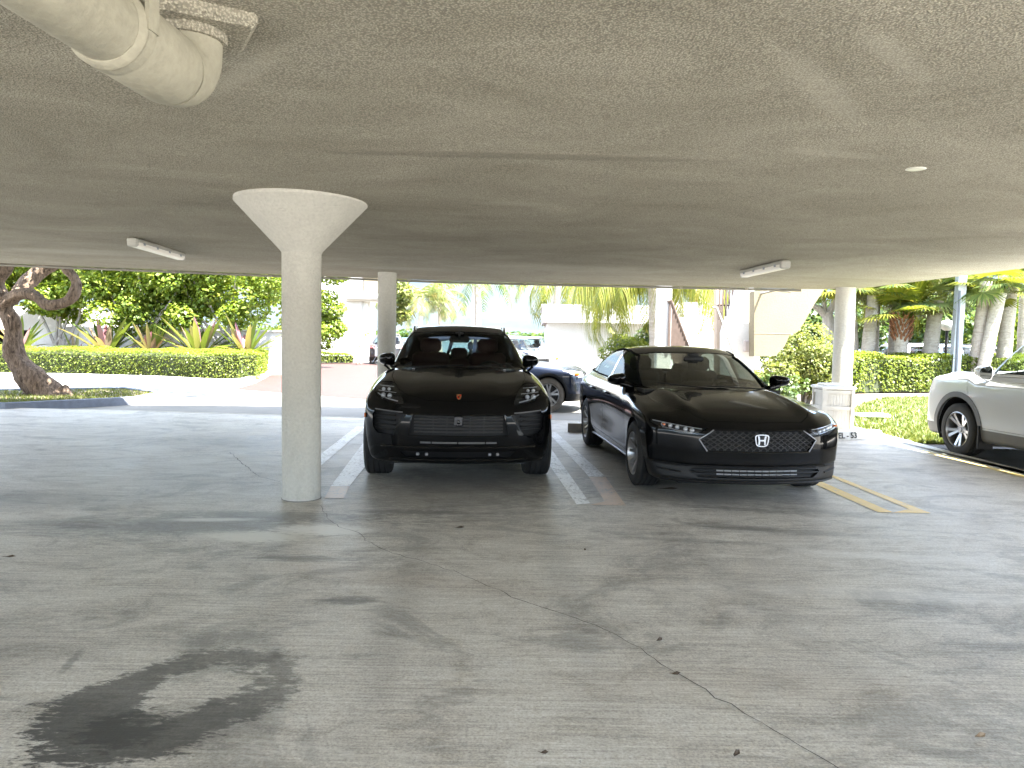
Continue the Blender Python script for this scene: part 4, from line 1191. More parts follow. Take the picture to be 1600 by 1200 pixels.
    # lens over each housing
    spec2 = {q: dict(name='lens', mat=M_LENS, vec=.003, rim=None) for q in s.pieces(LAMP)}
    for q, me in s.parts(spec2).items(): mesh_obj('lens', me, ob[q])
    # lamp internals
    for sg in (1, -1):
        m = MB()
        for (dy, dz, r) in ((.035, -.008, .026), (-.03, -.008, .024), (.04, .048, .020), (-.015, .048, .018)):
            y, z = sg * (.70 + dy), .865 + dz
            x = front_x(f, sg * y if sg < 0 else y, z)[0] - .05
            m.sphere((x, y, z), r, 10, 6)
        bar_on_front(m, f, (sg * .585, .812), (sg * .70, .835), .03, .006, 6)
        bar_on_front(m, f, (sg * .70, .835), (sg * .79, .875), .03, .006, 5)
        bar_on_front(m, f, (sg * .61, .885), (sg * .79, .90), .045, .003, 5)
        bar_on_front(m, f, (sg * .64, .935), (sg * .79, .945), .05, .004, 5)
        m.build('lamp_cluster', M_LAMP, ob[s.pieces(LAMP, sg)[0]], angle=R(40))
    # grille slats, frame, radar box
    m = MB()
    for z in (.535, .565, .595, .625, .655, .682):
        bar_on_front(m, f, (-.42, z), (.42, z), .032, .0085, 14)
    for y in (-.24, -.11, .11, .24): bar_on_front(m, f, (y, .52), (y, .69), .034, .003, 3)
    m.build('grille_slat', M_MESHG, ob[GRILLE], angle=R(40))
    m = MB(); gp = [(-.435, .703), (.435, .703), (.48, .50), (-.48, .50)]
    for i in range(4): bar_on_front(m, f, gp[i], gp[(i + 1) % 4], .003, .007, 12)
    m.build('grille_frame', M_TRIMG, ob[GRILLE], angle=R(40))
    m = MB(); xx = front_x(f, 0, .65)[0]
    m.bbox((xx - .015, 0, .645), (.05, .09, .10), .012)
    rb = m.build('sensor_housing', M_GREYTRIM if False else M_HOUSING, ob[GRILLE], angle=R(40))
    m = MB(); m.lathe([(.0, .004), (.016, .004), (.02, 0), (.02, -.02)], 16, Matrix.Translation((xx + .010, 0, .635)) @ Matrix.Rotation(PI / 2, 4, 'Y')); m.build('camera_lens', M_TRIMG, rb)
    for sg in (1, -1):
        m = MB()
        for z in (.545, .59, .635, .68): bar_on_front(m, f, (sg * .60, z), (sg * .80, z), .04, .010, 6)
        m.build('inlet_slats', M_TRIM, ob[s.pieces(INLET, sg)[0]], angle=R(40))
        m = MB()      # bright blade standing between grille and inlet
        pts = [(.497, .70), (.535, .70), (.622, .505), (.575, .505)]
        vs = []
        for y, z in pts: vs.append((front_x(f, sg * y, z)[0] + .006, sg * y, z))
        for y, z in pts: vs.append((front_x(f, sg * y, z)[0] - .06, sg * y, z))
        m.add(vs, [(0, 1, 2, 3), (7, 6, 5, 4), (0, 4, 5, 1), (1, 5, 6, 2), (2, 6, 7, 3), (3, 7, 4, 0)])
        m.build('air_blade', M_TRIMG, root, angle=R(30))
        m = MB(); bar_on_front(m, f, (sg * .53, .717), (sg * .80, .733), -.002, .006, 8); m.build('lip_highlight', M_GREYBAR, root, angle=R(40))  # grey bar standing in for the highlight along the body lip
        m = MB(); y = side_y(f, .48, .66); m.bbox((.48, sg * (y + .002), .66), (.07, .012, .045), .004); m.build('side_marker', M_AMBER, root)
    m = MB()
    for a, b in ((-.36, -.262), (-.25, -.012), (.0, .25), (.262, .36)): bar_on_front(m, f, (a, .437), (b, .437), -.003, .0095, 5)
    m.build('bumper_bar', M_GREYBAR, root, angle=R(40))
    m = MB(); bar_on_front(m, f, (-.74, .388), (.74, .388), -.004, .012, 26); bar_on_front(m, f, (-.66, .262), (.66, .262), -.002, .009, 24); m.build('bumper_lip', M_TRIMG, root, angle=R(40))
    for y in (-.385, -.30, .30, .375): m = MB(); m.bbox((front_x(f, y, .318)[0] - .015, y, .318), (.03, .03, .026), .005); m.build('parking_sensor', M_GREYBAR, root)
    m = MB(); m.box((-1.5, 0, .225), (4.1, 1.35, .06)); m.build('underbody', M_DARK, root)
    # crest badge (generic shield: gold with red bands and dark centre)
    bx = .70; bz = top_z(f, bx, 0); g = Matrix.Translation((bx + .012, 0, bz + .004)) @ Matrix.Rotation(R(-35), 4, 'Y') @ Matrix(((0, 0, 1, 0), (1, 0, 0, 0), (0, 1, 0, 0), (0, 0, 0, 1)))
    sh = [(-.022, .030), (-.010, .027), (0, .030), (.010, .027), (.022, .030), (.023, .005), (.016, -.02), (0, -.032), (-.016, -.02), (-.023, .005)]
    m = MB(); m.prism([(a, b, 0) for a, b in sh], (0, 0, .004), g); bd = m.build('crest_badge', M_GOLD, root)
    m = MB(); m.prism([(-.019, .004, .004), (-.002, .004, .004), (-.002, -.022, .004), (-.012, -.016, .004)], (0, 0, .001), g); m.prism([(.003, .022, .004), (.018, .022, .004), (.018, .008, .004), (.003, .008, .004)], (0, 0, .001), g); m.build('badge_bands', M_RED, bd)
    m = MB(); m.prism([(-.007, .012, .0052), (.007, .012, .0052), (.007, -.006, .0052), (0, -.012, .0052), (-.007, -.006, .0052)], (0, 0, .0008), g); m.build('badge_centre', M_TRIMG, bd)
    for sg in (1, -1):
        make_mirror(root, -.80, .735, 1.165, sg, M_BLACK, .185, .14, two_stalk=True)
        m = MB()
        xs = np.linspace(-1.45, -3.05, 12)
        pts = [(x, sg * (.565 - .012 * abs((x + 2.2))), top_z(f, x, .545) + (.022 if 0 < i < 11 else -.012)) for i, x in enumerate(xs)]
        m.tube(pts, .014, 8); m.build('roof_rail', M_TRIMG, root)
        make_wheel(root, (0, sg * .815, .365), sg, .365, .262, .275, M_ALLOYD, 'split5')
        make_wheel(root, (-2.807, sg * .815, .365), sg, .365, .262, .29, M_ALLOYD, 'split5')
        make_liner(root, 0, .365, .42, sg * .45, sg * .90); make_liner(root, -2.807, .365, .42, sg * .45, sg * .90)
        y = side_y(f, -1.25, .97)
        for xx in (-1.45, -2.45): m = MB(); m.bbox((xx, sg * (y + .012), .975), (.2, .03, .03), .01); m.build('door_handle', M_BLACK, root)
    # wipers and washer nozzles
    for p_ in ([(-.47, -.55, 1.098), (-.55, .05, 1.12)], [(-.47, .1, 1.105), (-.60, .60, 1.145)]): m = MB(); m.tube(p_, .008, 6); m.build('wiper', M_TRIM, root)
    for y in (-.5, .5): m = MB(); m.bbox((-.40, y, top_z(f, -.40, y) + .006), (.03, .03, .014), .004); m.build('washer_nozzle', M_GREYBAR, root)
    s.free()
    # cabin
    cabin_tub(root, -3.5, -.45, .70, .35, 1.06, -.95, 1.03)
    for y in (-.37, .37): make_seat(root, -1.75, y, .52, M_REDSEAT, .54, lean=.22)
    m = MB()
    m.bbox((-2.55, 0, .62), (.5, 1.25, .18), .05)
    for y, w in ((-.42, .44), (0, .34), (.42, .44)): m.bbox((-2.86, y, .84), (.16, w, .58), .06)
    for y in (-.42, .42): m.bbox((-2.92, y, 1.17), (.09, .24, .12), .04)
    m.bbox((-2.92, 0, 1.20), (.09, .24, .16), .04)
    m.build('rear_seat', M_REDSEAT, root, angle=R(50))
    make_steering(root, -1.12, .37, .98)
    m = MB(); m.bbox((-1.18, 0, 1.405), (.04, .24, .075), .02); m.tube([(-1.17, 0, 1.43), (-1.13, 0, 1.50)], .014, 6); m.bbox((-1.19, 0, 1.48), (.08, .10, .03), .01); m.build('rear_view_mirror', M_CABIN, root, angle=R(50))
    return root, f

# ------------------------------------------------------------------ black sedan
def build_black_sedan():
    lg = lambda t: 1 / (1 + np.exp(-np.clip(t, -60, 60)))
    c = dict(
        W=sp([-4.0, -3.6, -2.83, -2.2, -1.4, -.5, 0, .45, .75, .95], [.78, .875, .928, .915, .908, .91, .926, .915, .88, .82]),
        S=sp([.12, .25, .42, .62, .78, .9, 1.0, 1.1], [.90, .955, .985, 1.0, .992, .965, .91, .82]),
        T=sp([-4.0, -3.85, -3.5, -2.8, -1.5, -.8, -.4, 0, .3, .6, .8, .95], [.93, 1.01, 1.03, 1.02, 1.0, .99, .975, .935, .895, .835, .775, .68]),
        Tlat=lambda x, y: -.07 * (y / .85) ** 3 + .042 * bell(y, .55, .085) * lg((x + .45) / .1) * lg((.72 - x) / .1) + .012 * lg((.50 - y) / .02) * lg((.62 - x) / .05) * lg((x + .5) / .1),
        F=sp([.14, .19, .235, .28, .35, .375, .42, .52, .62, .68, .715, .76, .85], [.80, .90, .93, .925, .915, .94, .942, .95, .948, .94, .918, .86, .70]),
        Fplan=lambda y: .10 * (y / .6) ** 2 + .55 * np.maximum(0, y - .55) ** 1.6 * 1.5,
        R=sp([.2, .5, .8, 1.05], [-3.90, -4.0, -4.0, -3.93]), Rplan=lambda y: .18 * (y / .8) ** 3,
        G=sp([-3.75, -3.5, -3.2, -2.9, -2.5, -2.0, -1.65, -1.3, -.9, -.35, 0], [.96, 1.06, 1.185, 1.30, 1.395, 1.435, 1.43, 1.375, 1.225, .965, .78]),
        Gw=sp([.85, .98, 1.1, 1.25, 1.38, 1.47], [.875, .825, .77, .70, .622, .55]),
        glat=.035, gwrap=.25, grear=.18, xmid=-2.0, kb=.085, kf=.075, kg=.08, ku=.03, gz=.82,
        bottom=lambda x: .175 + 0 * x,
        side_add=lambda x, z: -.022 * bell(z, .56, .12) * bell(x, -1.5, .95) + .012 * bell(z, .34, .06) * bell(x, -1.45, .9),
    )
    f = skin_fn(c)
    s = Shell(f, (-4.15, -1.0, .1), (1.08, 1.0, 1.52), CAR_MESH_H)
    fr = lambda c_, n: c_.x > .2 and n.x > -.1
    WIND, SIDEG, REARG, LAMP, GRILLE, LOWER, LOWIN, ARCH, HOOD, GAP, DOOR, PILLAR = range(1, 13)
    win = [(-.70, .995), (-1.33, 1.315), (-1.62, 1.368), (-2.0, 1.382), (-2.5, 1.345), (-2.9, 1.235), (-3.2, 1.10), (-3.1, 1.06), (-2.5, 1.035), (-1.6, 1.018)]
    for sg in (1, -1):
        sd = lambda c_, n, sg=sg: c_.y * sg > .4 and n.y * sg > .3
        for ax_ in (0, -2.83):
            s.cut(arch_poly(ax_, .335, .372), 'y', ARCH, lambda c_, n, sg=sg: c_.y * sg > .5)
        s.cut([(-.70, .995), (-1.33, 1.315), (-1.62, 1.366), (-1.72, 1.37), (-1.72, 1.02)], 'y', SIDEG, sd)
        s.cut([(-1.72, 1.02), (-1.72, 1.37), (-1.80, 1.374), (-1.80, 1.022)], 'y', PILLAR, sd)
        s.cut([(-1.80, 1.022), (-1.80, 1.374), (-2.1, 1.378), (-2.5, 1.345), (-2.74, 1.285), (-2.74, 1.045)], 'y', SIDEG, sd)
        s.cut([(-2.78, 1.047), (-2.78, 1.272), (-2.95, 1.21), (-3.18, 1.10), (-3.1, 1.06)], 'y', SIDEG, sd)
        for d in ([(-.50, .30), (-.47, .55), (-.52, .90), (-.60, .975), (-1.735, 1.0), (-1.76, .32)], [(-1.755, .32), (-1.745, 1.0), (-2.66, 1.02), (-2.72, .95), (-2.62, .78), (-2.43, .62), (-2.36, .45), (-2.38, .33)]):
            s.cut(d, 'y', GAP, sd); s.cut(shrink(d, .005), 'y', DOOR if sg > 0 else DOOR, sd, (GAP,))
    s.cut(smooth_poly([(-.735, .995), (0, .978), (.735, .995), (.66, 1.19), (.55, 1.335), (0, 1.357), (-.55, 1.335), (-.66, 1.19)], 4), 'x', WIND, lambda c_, n: -1.7 < c_.x < -.1 and n.x > .25)
    s.cut(smooth_poly([(-.60, 1.09), (0, 1.085), (.60, 1.09), (.56, 1.24), (.46, 1.335), (0, 1.355), (-.46, 1.335), (-.56, 1.24)], 4), 'x', REARG, lambda c_, n: c_.x < -2.55 and n.x < -.15)
    gp = [(-.405, .688), (.405, .688), (.53, .60), (.46, .492), (-.46, .492), (-.53, .60)]
    s.cut(gp, 'x', GRILLE, fr)
    lamp = [(.445, .700), (.60, .712), (.76, .732), (.875, .752), (.89, .728), (.80, .672), (.68, .640), (.56, .642), (.50, .668)]
    for p in (lamp, mir(lamp)): s.cut(p, 'x', LAMP, fr)
    s.cut([(-.56, .345), (.56, .345), (.60, .30), (.52, .245), (-.52, .245), (-.60, .30)], 'x', LOWIN, fr)
    s.cut([(-1, .362), (1, .362), (1, .1), (-1, .1)], 'x', LOWER, lambda c_, n: c_.x > .42)
    hood = [(-.42, -.74), (.10, -.73), (.45, -.66), (.70, -.52), (.80, -.42), (.84, 0), (.80, .42), (.70, .52), (.45, .66), (.10, .73), (-.42, .74)]
    up = lambda c_, n: n.z > .15 and c_.x > -.8
    s.cut(hood, 'z', GAP, up); s.cut(shrink(hood, .004), 'z', HOOD, up, (GAP,))
    root = empty('parked_sedan', (0, 0, 0))
    tag(root, 'gloss black four-door sedan with a wide mesh grille and silver letter badge, parked nose out', 'car')
    spec = {0: dict(name='body', mat=M_BLACK, rim=.025), WIND: dict(name='windscreen', mat=M_GLASS_W, vec=.005, rim=None), SIDEG: dict(name='side_window', mat=M_GLASS_T, vec=.004, rim=None), PILLAR: dict(name='door_pillar', mat=M_TRIMG, vec=.002, rim=.02),
            REARG: dict(name='rear_window', mat=M_GLASS_S, vec=.004, rim=None), LAMP: dict(name='headlight', mat=M_HOUSING, vec=(-.045, 0, 0), rim=None), GRILLE: dict(name='grille', mat=M_DARK, vec=(-.045, 0, 0), rim=None),
            LOWER: dict(name='bumper', mat=M_TRIM, rim=.02), LOWIN: dict(name='lower_grille', mat=M_DARK, vec=(-.05, 0, 0), rim=None), ARCH: dict(delete=True), GAP: dict(delete=True), HOOD: dict(name='hood', mat=M_BLACK, rim=.02), DOOR: dict(name='door', mat=M_BLACK, rim=.02)}
    # split doors into four panels
    L = s.rid; k = 20
    for fc in s.bm.faces:
        if fc[L] == DOOR:
            c_ = fc.calc_center_median(); fc[L] = 20 + (0 if c_.y > 0 else 2) + (0 if c_.x > -1.75 else 1)
    for k in range(4): spec[20 + k] = dict(name='door', mat=M_BLACK, rim=.02)
    s.split(spec, SIDEG, LAMP, PILLAR)
    pm = s.parts(spec)
    ob = {r: mesh_obj(spec[r]['name'], me, root) for r, me in pm.items()}
    for q, me in s.parts({q: dict(name='lens', mat=M_LENS, vec=.002, rim=None) for q in s.pieces(LAMP)}).items(): mesh_obj('lens', me, ob[q])
    for k in range(4):
        sg = 1 if k < 2 else -1; x = -1.52 if k % 2 == 0 else -2.42
        y = side_y(f, x, .845)
        m = MB(); m.bbox((x, sg * (y + .014), .85), (.22, .03, .028), .01); m.bbox((x + .09, sg * y, .85), (.03, .03, .022), .006); m.bbox((x - .09, sg * y, .85), (.03, .03, .022), .006)
        m.build('handle', M_BLACK, ob[20 + k], angle=R(50))
    # lamp internals: row of square projectors plus bright upper strip
    for sg in (1, -1):
        m = MB()
        for y in (.58, .63, .69, .74, .79):
            z = .675 + (y - .58) * .17
            x = front_x(f, sg * y, z)[0] - .028
            m.sphere((x, sg * y, z), .022, 10, 6)
        bar_on_front(m, f, (sg * .50, .692), (sg * .86, .738), .018, .005, 8)
        bar_on_front(m, f, (sg * .58, .652), (sg * .80, .688), .022, .0035, 6)
        m.build('lamp_cluster', M_LAMP, ob[s.pieces(LAMP, sg)[0]], angle=R(40))
    s.free()
    # diamond mesh grille
    m = MB(); sp_ = .062
    g2 = shrink(gp, .012)
    for i in range(-26, 27):
        for dr in (1, -1):
            x0 = i * sp_
            q = clip_seg((x0 - dr * .35, .35), (x0 + dr * .35, .85), g2)
            if q and (Vector(q[0]) - Vector(q[1])).length > .02: bar_on_front(m, f, q[0], q[1], .016, .0052, 6, 4)
    for z in (.53, .57, .61, .65):
        q = clip_seg((-.8, z), (.8, z), g2); bar_on_front(m, f, q[0], q[1], .026, .0025, 10, 4)
    m.build('grille_mesh', M_MESHG, ob[GRILLE], angle=R(40))
    for sg in (1, -1):
        m = MB()
        bar_on_front(m, f, (sg * .405, .688), (sg * .53, .60), .002, .0065, 6); bar_on_front(m, f, (sg * .53, .60), (sg * .46, .492), .002, .006, 6)
        m.build('grille_trim', M_GREYBAR, ob[GRILLE], angle=R(40))
    m = MB(); bar_on_front(m, f, (-.46, .492), (.46, .492), .002, .006, 10); bar_on_front(m, f, (-.405, .690), (.405, .690), .003, .006, 10); m.build('grille_frame', M_TRIMG, ob[GRILLE], angle=R(40))
    # letter badge: rounded square frame with an H
    bx = front_x(f, 0, .605)[0] + .004; g = front_frame(bx, 0, .605)
    fr_o = smooth_poly([(-.052, .050), (.052, .050), (.060, .0), (.040, -.052), (-.040, -.052), (-.060, .0)], 4)
    fr_i = [(a * .84, b * .84) for a, b in fr_o]
    m = MB(); n = len(fr_o); vs = [(a, b, .0) for a, b in fr_o] + [(a, b, 0) for a, b in fr_i] + [(a, b, .012) for a, b in fr_o] + [(a, b, .012) for a, b in fr_i]; fs = []
    for i in range(n):
        j = (i + 1) % n
        fs += [(i, j, n + j, n + i), (2 * n + i, 3 * n + i, 3 * n + j, 2 * n + j), (i, 2 * n + i, 2 * n + j, j), (n + i, n + j, 3 * n + j, 3 * n + i)]
    m.add([g @ Vector(v) for v in vs], fs)
    for sg in (1, -1): m.prism([(sg * .040, .040, 0), (sg * .024, .040, 0), (sg * .017, 0, 0), (sg * .020, -.042, 0), (sg * .034, -.042, 0), (sg * .032, 0, 0)], (0, 0, .012), g)
    m.prism([(-.02, .007, 0), (.02, .007, 0), (.02, -.007, 0), (-.02, -.007, 0)], (0, 0, .011), g)
    m.build('letter_badge', M_CHROME, root, angle=R(30))
    m = MB(); m.prism([(a * .86, b * .86, -.004) for a, b in fr_o], (0, 0, .005), g); m.build('badge_plate', M_TRIMG, root)
    # lower grille bars and bright segments
    m = MB()
    for z, w in ((.262, .50), (.295, .585), (.328, .57)): bar_on_front(m, f, (-w, z), (w, z), .006, .0085, 16)
    for z, w in ((.19, .80),): bar_on_front(m, f, (-w, .205), (w, .205), -.004, .011, 22)
    m.build('bumper_slat', M_TRIM, ob[LOWIN], angle=R(40))
    m = MB()
    for z in (.279, .311):
        for k in range(11):
            y = -.36 + k * .067; bar_on_front(m, f, (y, z), (y + .058, z), .028, .0085, 3)
    m.build('radiator_fins', M_FIN, ob[LOWIN], angle=R(40))
    for sg in (1, -1):
        m = MB(); bar_on_front(m, f, (sg * .66, .352), (sg * .83, .352), -.001, .007, 6); bar_on_front(m, f, (sg * .66, .285), (sg * .83, .30), -.002, .009, 6); m.build('bumper_winglet', M_TRIM, root, angle=R(40))
        tr = [(-.70, .995), (-1.33, 1.315), (-1.62, 1.368), (-2.0, 1.382), (-2.5, 1.345), (-2.9, 1.235), (-3.2, 1.10), (-3.1, 1.06), (-2.5, 1.035), (-1.6, 1.018), (-.70, .995)]
        fine_ = [(a[0] + (b[0] - a[0]) * t_ / 4, a[1] + (b[1] - a[1]) * t_ / 4) for a, b in zip(tr[:-1], tr[1:]) for t_ in range(4)] + [tr[0]]
        m = MB(); m.tube([(x_, sg * (side_y(f, x_, z_) + .001), z_) for x_, z_ in fine_], .013, 6, caps=False); m.build('window_trim', M_MATT, root)
        make_mirror(root, -.82, .81, 1.045, sg, M_BLACK, .205, .13)
        make_wheel(root, (0, sg * .805, .333), sg, .333, .222, .235, M_ALLOY, 'twin10')
        make_wheel(root, (-2.83, sg * .805, .333), sg, .333, .222, .235, M_ALLOY, 'twin10')
        make_liner(root, 0, .335, .385, sg * .5, sg * .875); make_liner(root, -2.83, .335, .385, sg * .5, sg * .875)
        m = MB(); xs = np.linspace(-.42, -2.42, 10); m.tube([(x, sg * (side_y(f, x, .235) + .004), .235) for x in xs], .011, 6); m.build('sill_strip', M_GREYBAR, root)
        m = MB(); y = side_y(f, .62, .60); m.bbox((.66, sg * (side_y(f, .66, .70) - .004), .715), (.07, .02, .02), .004); m.build('side_marker', M_AMBER, root)
    m = MB(); m.box((-1.5, 0, .185), (4.4, 1.3, .05)); m.build('underbody', M_DARK, root)
    for p_ in ([(-.36, .55, .99), (-.42, -.05, 1.01)], [(-.36, -.05, .99), (-.5, -.55, 1.035)]): m = MB(); m.tube(p_, .007, 6); m.build('wiper', M_TRIM, root)
    cabin_tub(root, -3.1, -.40, .72, .3, .97, -.88, .965)
    for y in (-.37, .37): make_seat(root, -1.75, y, .40, M_SEAT, .52, lean=.28)
    m = MB(); m.bbox((-2.5, 0, .48), (.5, 1.25, .16), .05)
    for y, w in ((-.42, .46), (0, .32), (.42, .46)): m.bbox((-2.84, y, .82), (.16, w, .56), .06)
    for y in (-.42, .42): m.bbox((-2.95, y, 1.10), (.09, .26, .14), .04)
    m.build('rear_seat', M_SEAT, root, angle=R(50))
    m = MB(); m.box((-3.15, 0, 1.03), (.55, 1.2, .02)); m.build('parcel_shelf', M_CABIN, root)
    make_steering(root, -1.08, .37, .90)
    m = MB(); m.bbox((-1.05, 0, 1.285), (.04, .23, .07), .02); m.bbox((-1.08, 0, 1.335), (.08, .12, .03), .01); m.build('rear_view_mirror', M_CABIN, root, angle=R(50))
    return root, f

FWD = math.atan2(-.997, .071)
M_STOPW = mat_plain('white_painted_concrete', (.72, .72, .70), .7, var=.12, vs=6, bump=.2, bs=60)
M_STOPG = mat_plain('grey_concrete_block', (.36, .33, .30), .85, var=.2, vs=6, bump=.2, bs=60)
p = at(893, 676); wheel_stop(p.x + .80, p.y + .08, 1.7, -.07, 'grey concrete wheel stop behind the rear wheel of the black sedan', M_STOPG)
a, b = at(1270, 689), at(1372, 686)
wheel_stop((a.x + b.x) / 2, (a.y + b.y) / 2 + .1, (b - a).length + .1, math.atan2(b.y - a.y, b.x - a.x), 'white wheel stop lettered EL - 53 in front of the lattice bin', M_STOPW, 'EL - 53', .125, .2, .12)
p = at(1562, 699); wheel_stop(p.x + .28, p.y + .05, 1.75, -.02, 'white wheel stop lettered RESERVED under the silver white SUV', M_STOPW, 'RESERVED', .125, .16, .125)
# left planting island kerb
i0, i1, i2, i3 = at(8, 639), at(212, 629), at(204, 618), at(40, 617)
isl = [(i0.x - 3.5, i0.y + .4), (i0.x, i0.y), (i1.x, i1.y + .1), (i1.x - .1, i1.y + 1.6), (i1.x - 1.6, i1.y + 2.9), (i0.x - 3.5, i0.y + 2.6)]
m = MB(); n_ = len(isl); inn = shrink(isl, .16)
vs = [(x, y, -.06) for x, y in isl] + [(x, y, .10) for x, y in shrink(isl, .02)] + [(x, y, .115) for x, y in shrink(isl, .05)] + [(x, y, .10) for x, y in inn] + [(x, y, -.02) for x, y in inn]
fs = []
for k in range(4):
    for i in range(n_): fs.append((k * n_ + i, k * n_ + (i + 1) % n_, (k + 1) * n_ + (i + 1) % n_, (k + 1) * n_ + i))
m.add(vs, fs); tag(m.build('kerb', M_KERB_SHADE, angle=R(30)), 'shade-tinted kerb around the planting island at the foot of the gnarled tree', 'kerb')
sheet('island_soil', inn, .06, M_SOIL)
# far hedge bed kerb, curving away on the right
kp = [at(-200, 585), at(0, 589), at(120, 591), at(250, 595), at(340, 600), at(385, 598), at(412, 590), at(438, 576)]
kp = [Vector((p.x, p.y, 0)) for p in kp] + [Vector((-11.2, 36.5, 0)), Vector((-13.2, 41.5, 0))]
m = MB(); vs = []
for i, p in enumerate(kp):
    d = (kp[min(i + 1, len(kp) - 1)] - kp[max(0, i - 1)]).normalized(); q = Vector((d.y, -d.x, 0))
    for o, z in ((.0, -.06), (.015, .12), (-.15, .13), (-.18, -.02)): vs.append((p.x + q.x * o, p.y + q.y * o, z))
fs = [(4 * i + k, 4 * i + 4 + k, 4 * i + 5 + k, 4 * i + 1 + k) for i in range(len(kp) - 1) for k in range(3)]
m.add(vs, fs); tag(m.build('kerb', M_KERB, angle=R(30)), 'pale concrete kerb curving along the clipped hedge beside the brick paving', 'kerb')
sheet('hedge_bed', [(p.x - .17 * (i > 4), p.y + .17) for i, p in enumerate(kp)] + [(-30, 44), (-30, 24)], .02, M_SOIL)
# lawn on the right with a kerb-like light border
sheet('lawn_bed', [(5.99, 11.2), (16, 11.2), (26, 14), (30, 30), (4.2, 30), (4.6, 16), (5.5, 13.4), (5.99, 13.3)], -.034, M_SOIL)
lawn = [(6.05, 11.25), (16, 11.25), (26, 14), (26, 21.5), (14, 22.2), (10.3, 21.0), (8.7, 18.8), (7.2, 16.2), (6.1, 14.0)]
sheet('lawn_ground', lawn, -.028, M_GRASSB)
# stepping slab in the grass
p = at(1362, 651); m = MB(); m.bbox((p.x, p.y, 0.03), (.62, .30, .06), .012); tag(m.build('paving_slab', M_STOPW), 'small white slab lying in the lawn right of the bin', 'slab')

# ---- lattice bin enclosure
p = at(1309, 677)
root = empty('bin_enclosure', (p.x, p.y + .24, 0), -.05); tag(root, 'white slatted wooden bin enclosure with a lid at the right column', 'bin')
M_SLATW = mat_plain('cream_painted_wood', (.62, .59, .53), .6, var=.08, vs=8)
m = MB()
for sx in (-1, 1):
    for sy in (-1, 1): m.box((sx * .225, sy * .225, .35), (.05, .05, .70))
for z in (.04, .40, .66):
    for s in (-1, 1):
        m.box((0, s * .228, z), (.40, .03, .055)); m.box((s * .228, 0, z), (.03, .40, .055))
m.build('frame', M_SLATW, root)
m = MB()
for k in range(9):
    x = -.18 + k * .045
    for s in (-1, 1): m.box((x, s * .215, .35), (.042, .015, .66)); m.box((s * .215, x, .35), (.015, .042, .66))
m.build('slats', M_SLATW, root)
m = MB(); m.box((0, 0, .34), (.36, .36, .60)); m.build('bin_liner', mat_plain('bin_liner_cream', (.50, .47, .42), .7), root)
m = MB(); m.bbox((0, 0, .725), (.56, .56, .05), .02); m.bbox((0, 0, .765), (.40, .40, .04), .015); m.build('lid', mat_plain('white_lid', (.75, .74, .72), .5), root)

# ================================================================== BUILDINGS
def bldg(name, label, loc=(0, 0, 0), rz=0.0, cat='building'):
    r = empty(name, loc, rz); tag(r, label, cat); return r
M_WIN = mat_plain('window_pane', (.05, .06, .065), .08, coat=.6)
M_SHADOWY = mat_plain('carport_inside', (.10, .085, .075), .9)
# centre: single storey white building
r = bldg('white_building', 'low white flat-roofed building with a deep fascia, behind the navy SUV', (1.22, 29.6, 0), -.03)
m = MB(); m.box((3.3, 5, 1.0), (6.4, 10, 2.12)); m.build('wall', M_WHITE2, r)
m = MB(); m.box((3.3, 4.85, 2.36), (6.75, 10.7, .62)); m.build('fascia', M_WHITE2, r)
m = MB(); m.box((3.3, 5, 2.70), (6.85, 10.5, .07)); m.build('roof', M_WHITE2, r)
m = MB(); m.box((1.98, -.03, 1.0), (.14, .08, 2.06)); m.build('pilaster', M_WHITE2, r)
f_ = MB(); f_.box((3.1, -.01, 1.25), (.95, .06, .72)); fo = f_.build('window', M_SLATW, r)
f_ = MB(); f_.box((3.1, -.045, 1.25), (.83, .02, .60)); f_.build('pane', M_WIN, fo)
m = MB(); m.lathe([(.02, .02), (.13, .02), (.13, 0)], 20, Matrix.Translation((-.06, -.02, 1.10)) @ Matrix.Rotation(PI / 2, 4, 'X') @ Matrix.Diagonal((.6, 1.6, 1, 1))); m.build('plaque', M_SLATW, r)
# far left: white building with balcony, column and long garden wall
r = bldg('balcony_building', 'tall white building with a rounded balcony slab on a column, left of the brick drive', (-8.2, 44.0, 0), .1)
m = MB(); m.box((-2.3, 5, 3.5), (3.6, 10, 7.2)); m.build('wall', M_WHITE2, r)
m = MB(); m.bbox((-.1, .6, 3.62), (2.7, 2.6, .34), .12); m.bbox((-.3, .8, 3.42), (2.2, 2.2, .1), .04); m.build('balcony_slab', M_WHITE2, r)
m = MB(); m.box((.35, .5, 4.35), (1.5, .12, 1.1)); m.build('balcony_front', M_BEIGE, r)
m = MB(); m.lathe([(.30, 0), (.30, 3.4)], 24, Matrix.Translation((-.35, .5, 0))); m.build('support_column', M_WHITE, r)
f_ = MB(); f_.box((-.48, 1.0, 5.0), (.10, .9, 2.1)); fo = f_.build('door', M_CONDUIT, r)
m = MB(); m.box((-2.25, -.02, 1.6), (.05, .05, 3.2)); m.build('downpipe', M_CONDUIT, r)
r = bldg('garden_wall', 'long low white garden wall behind the pink and green bromeliads', (0, 27.6, 0), 0, 'wall')
m = MB(); m.box((-12.3, 0, .72), (10.0, .25, 1.56)); m.box((-19.5, 1.5, 1.85), (6.5, .3, .9)); m.build('wall', M_WHITE2, r)
m = MB(); m.box((-12.3, 0, 1.525), (10.2, .36, .06)); m.build('coping', M_WHITE2, r)
r = bldg('carport', 'low white carport with a dark open bay behind the gnarled tree', (-18.9, 29.5, 0))
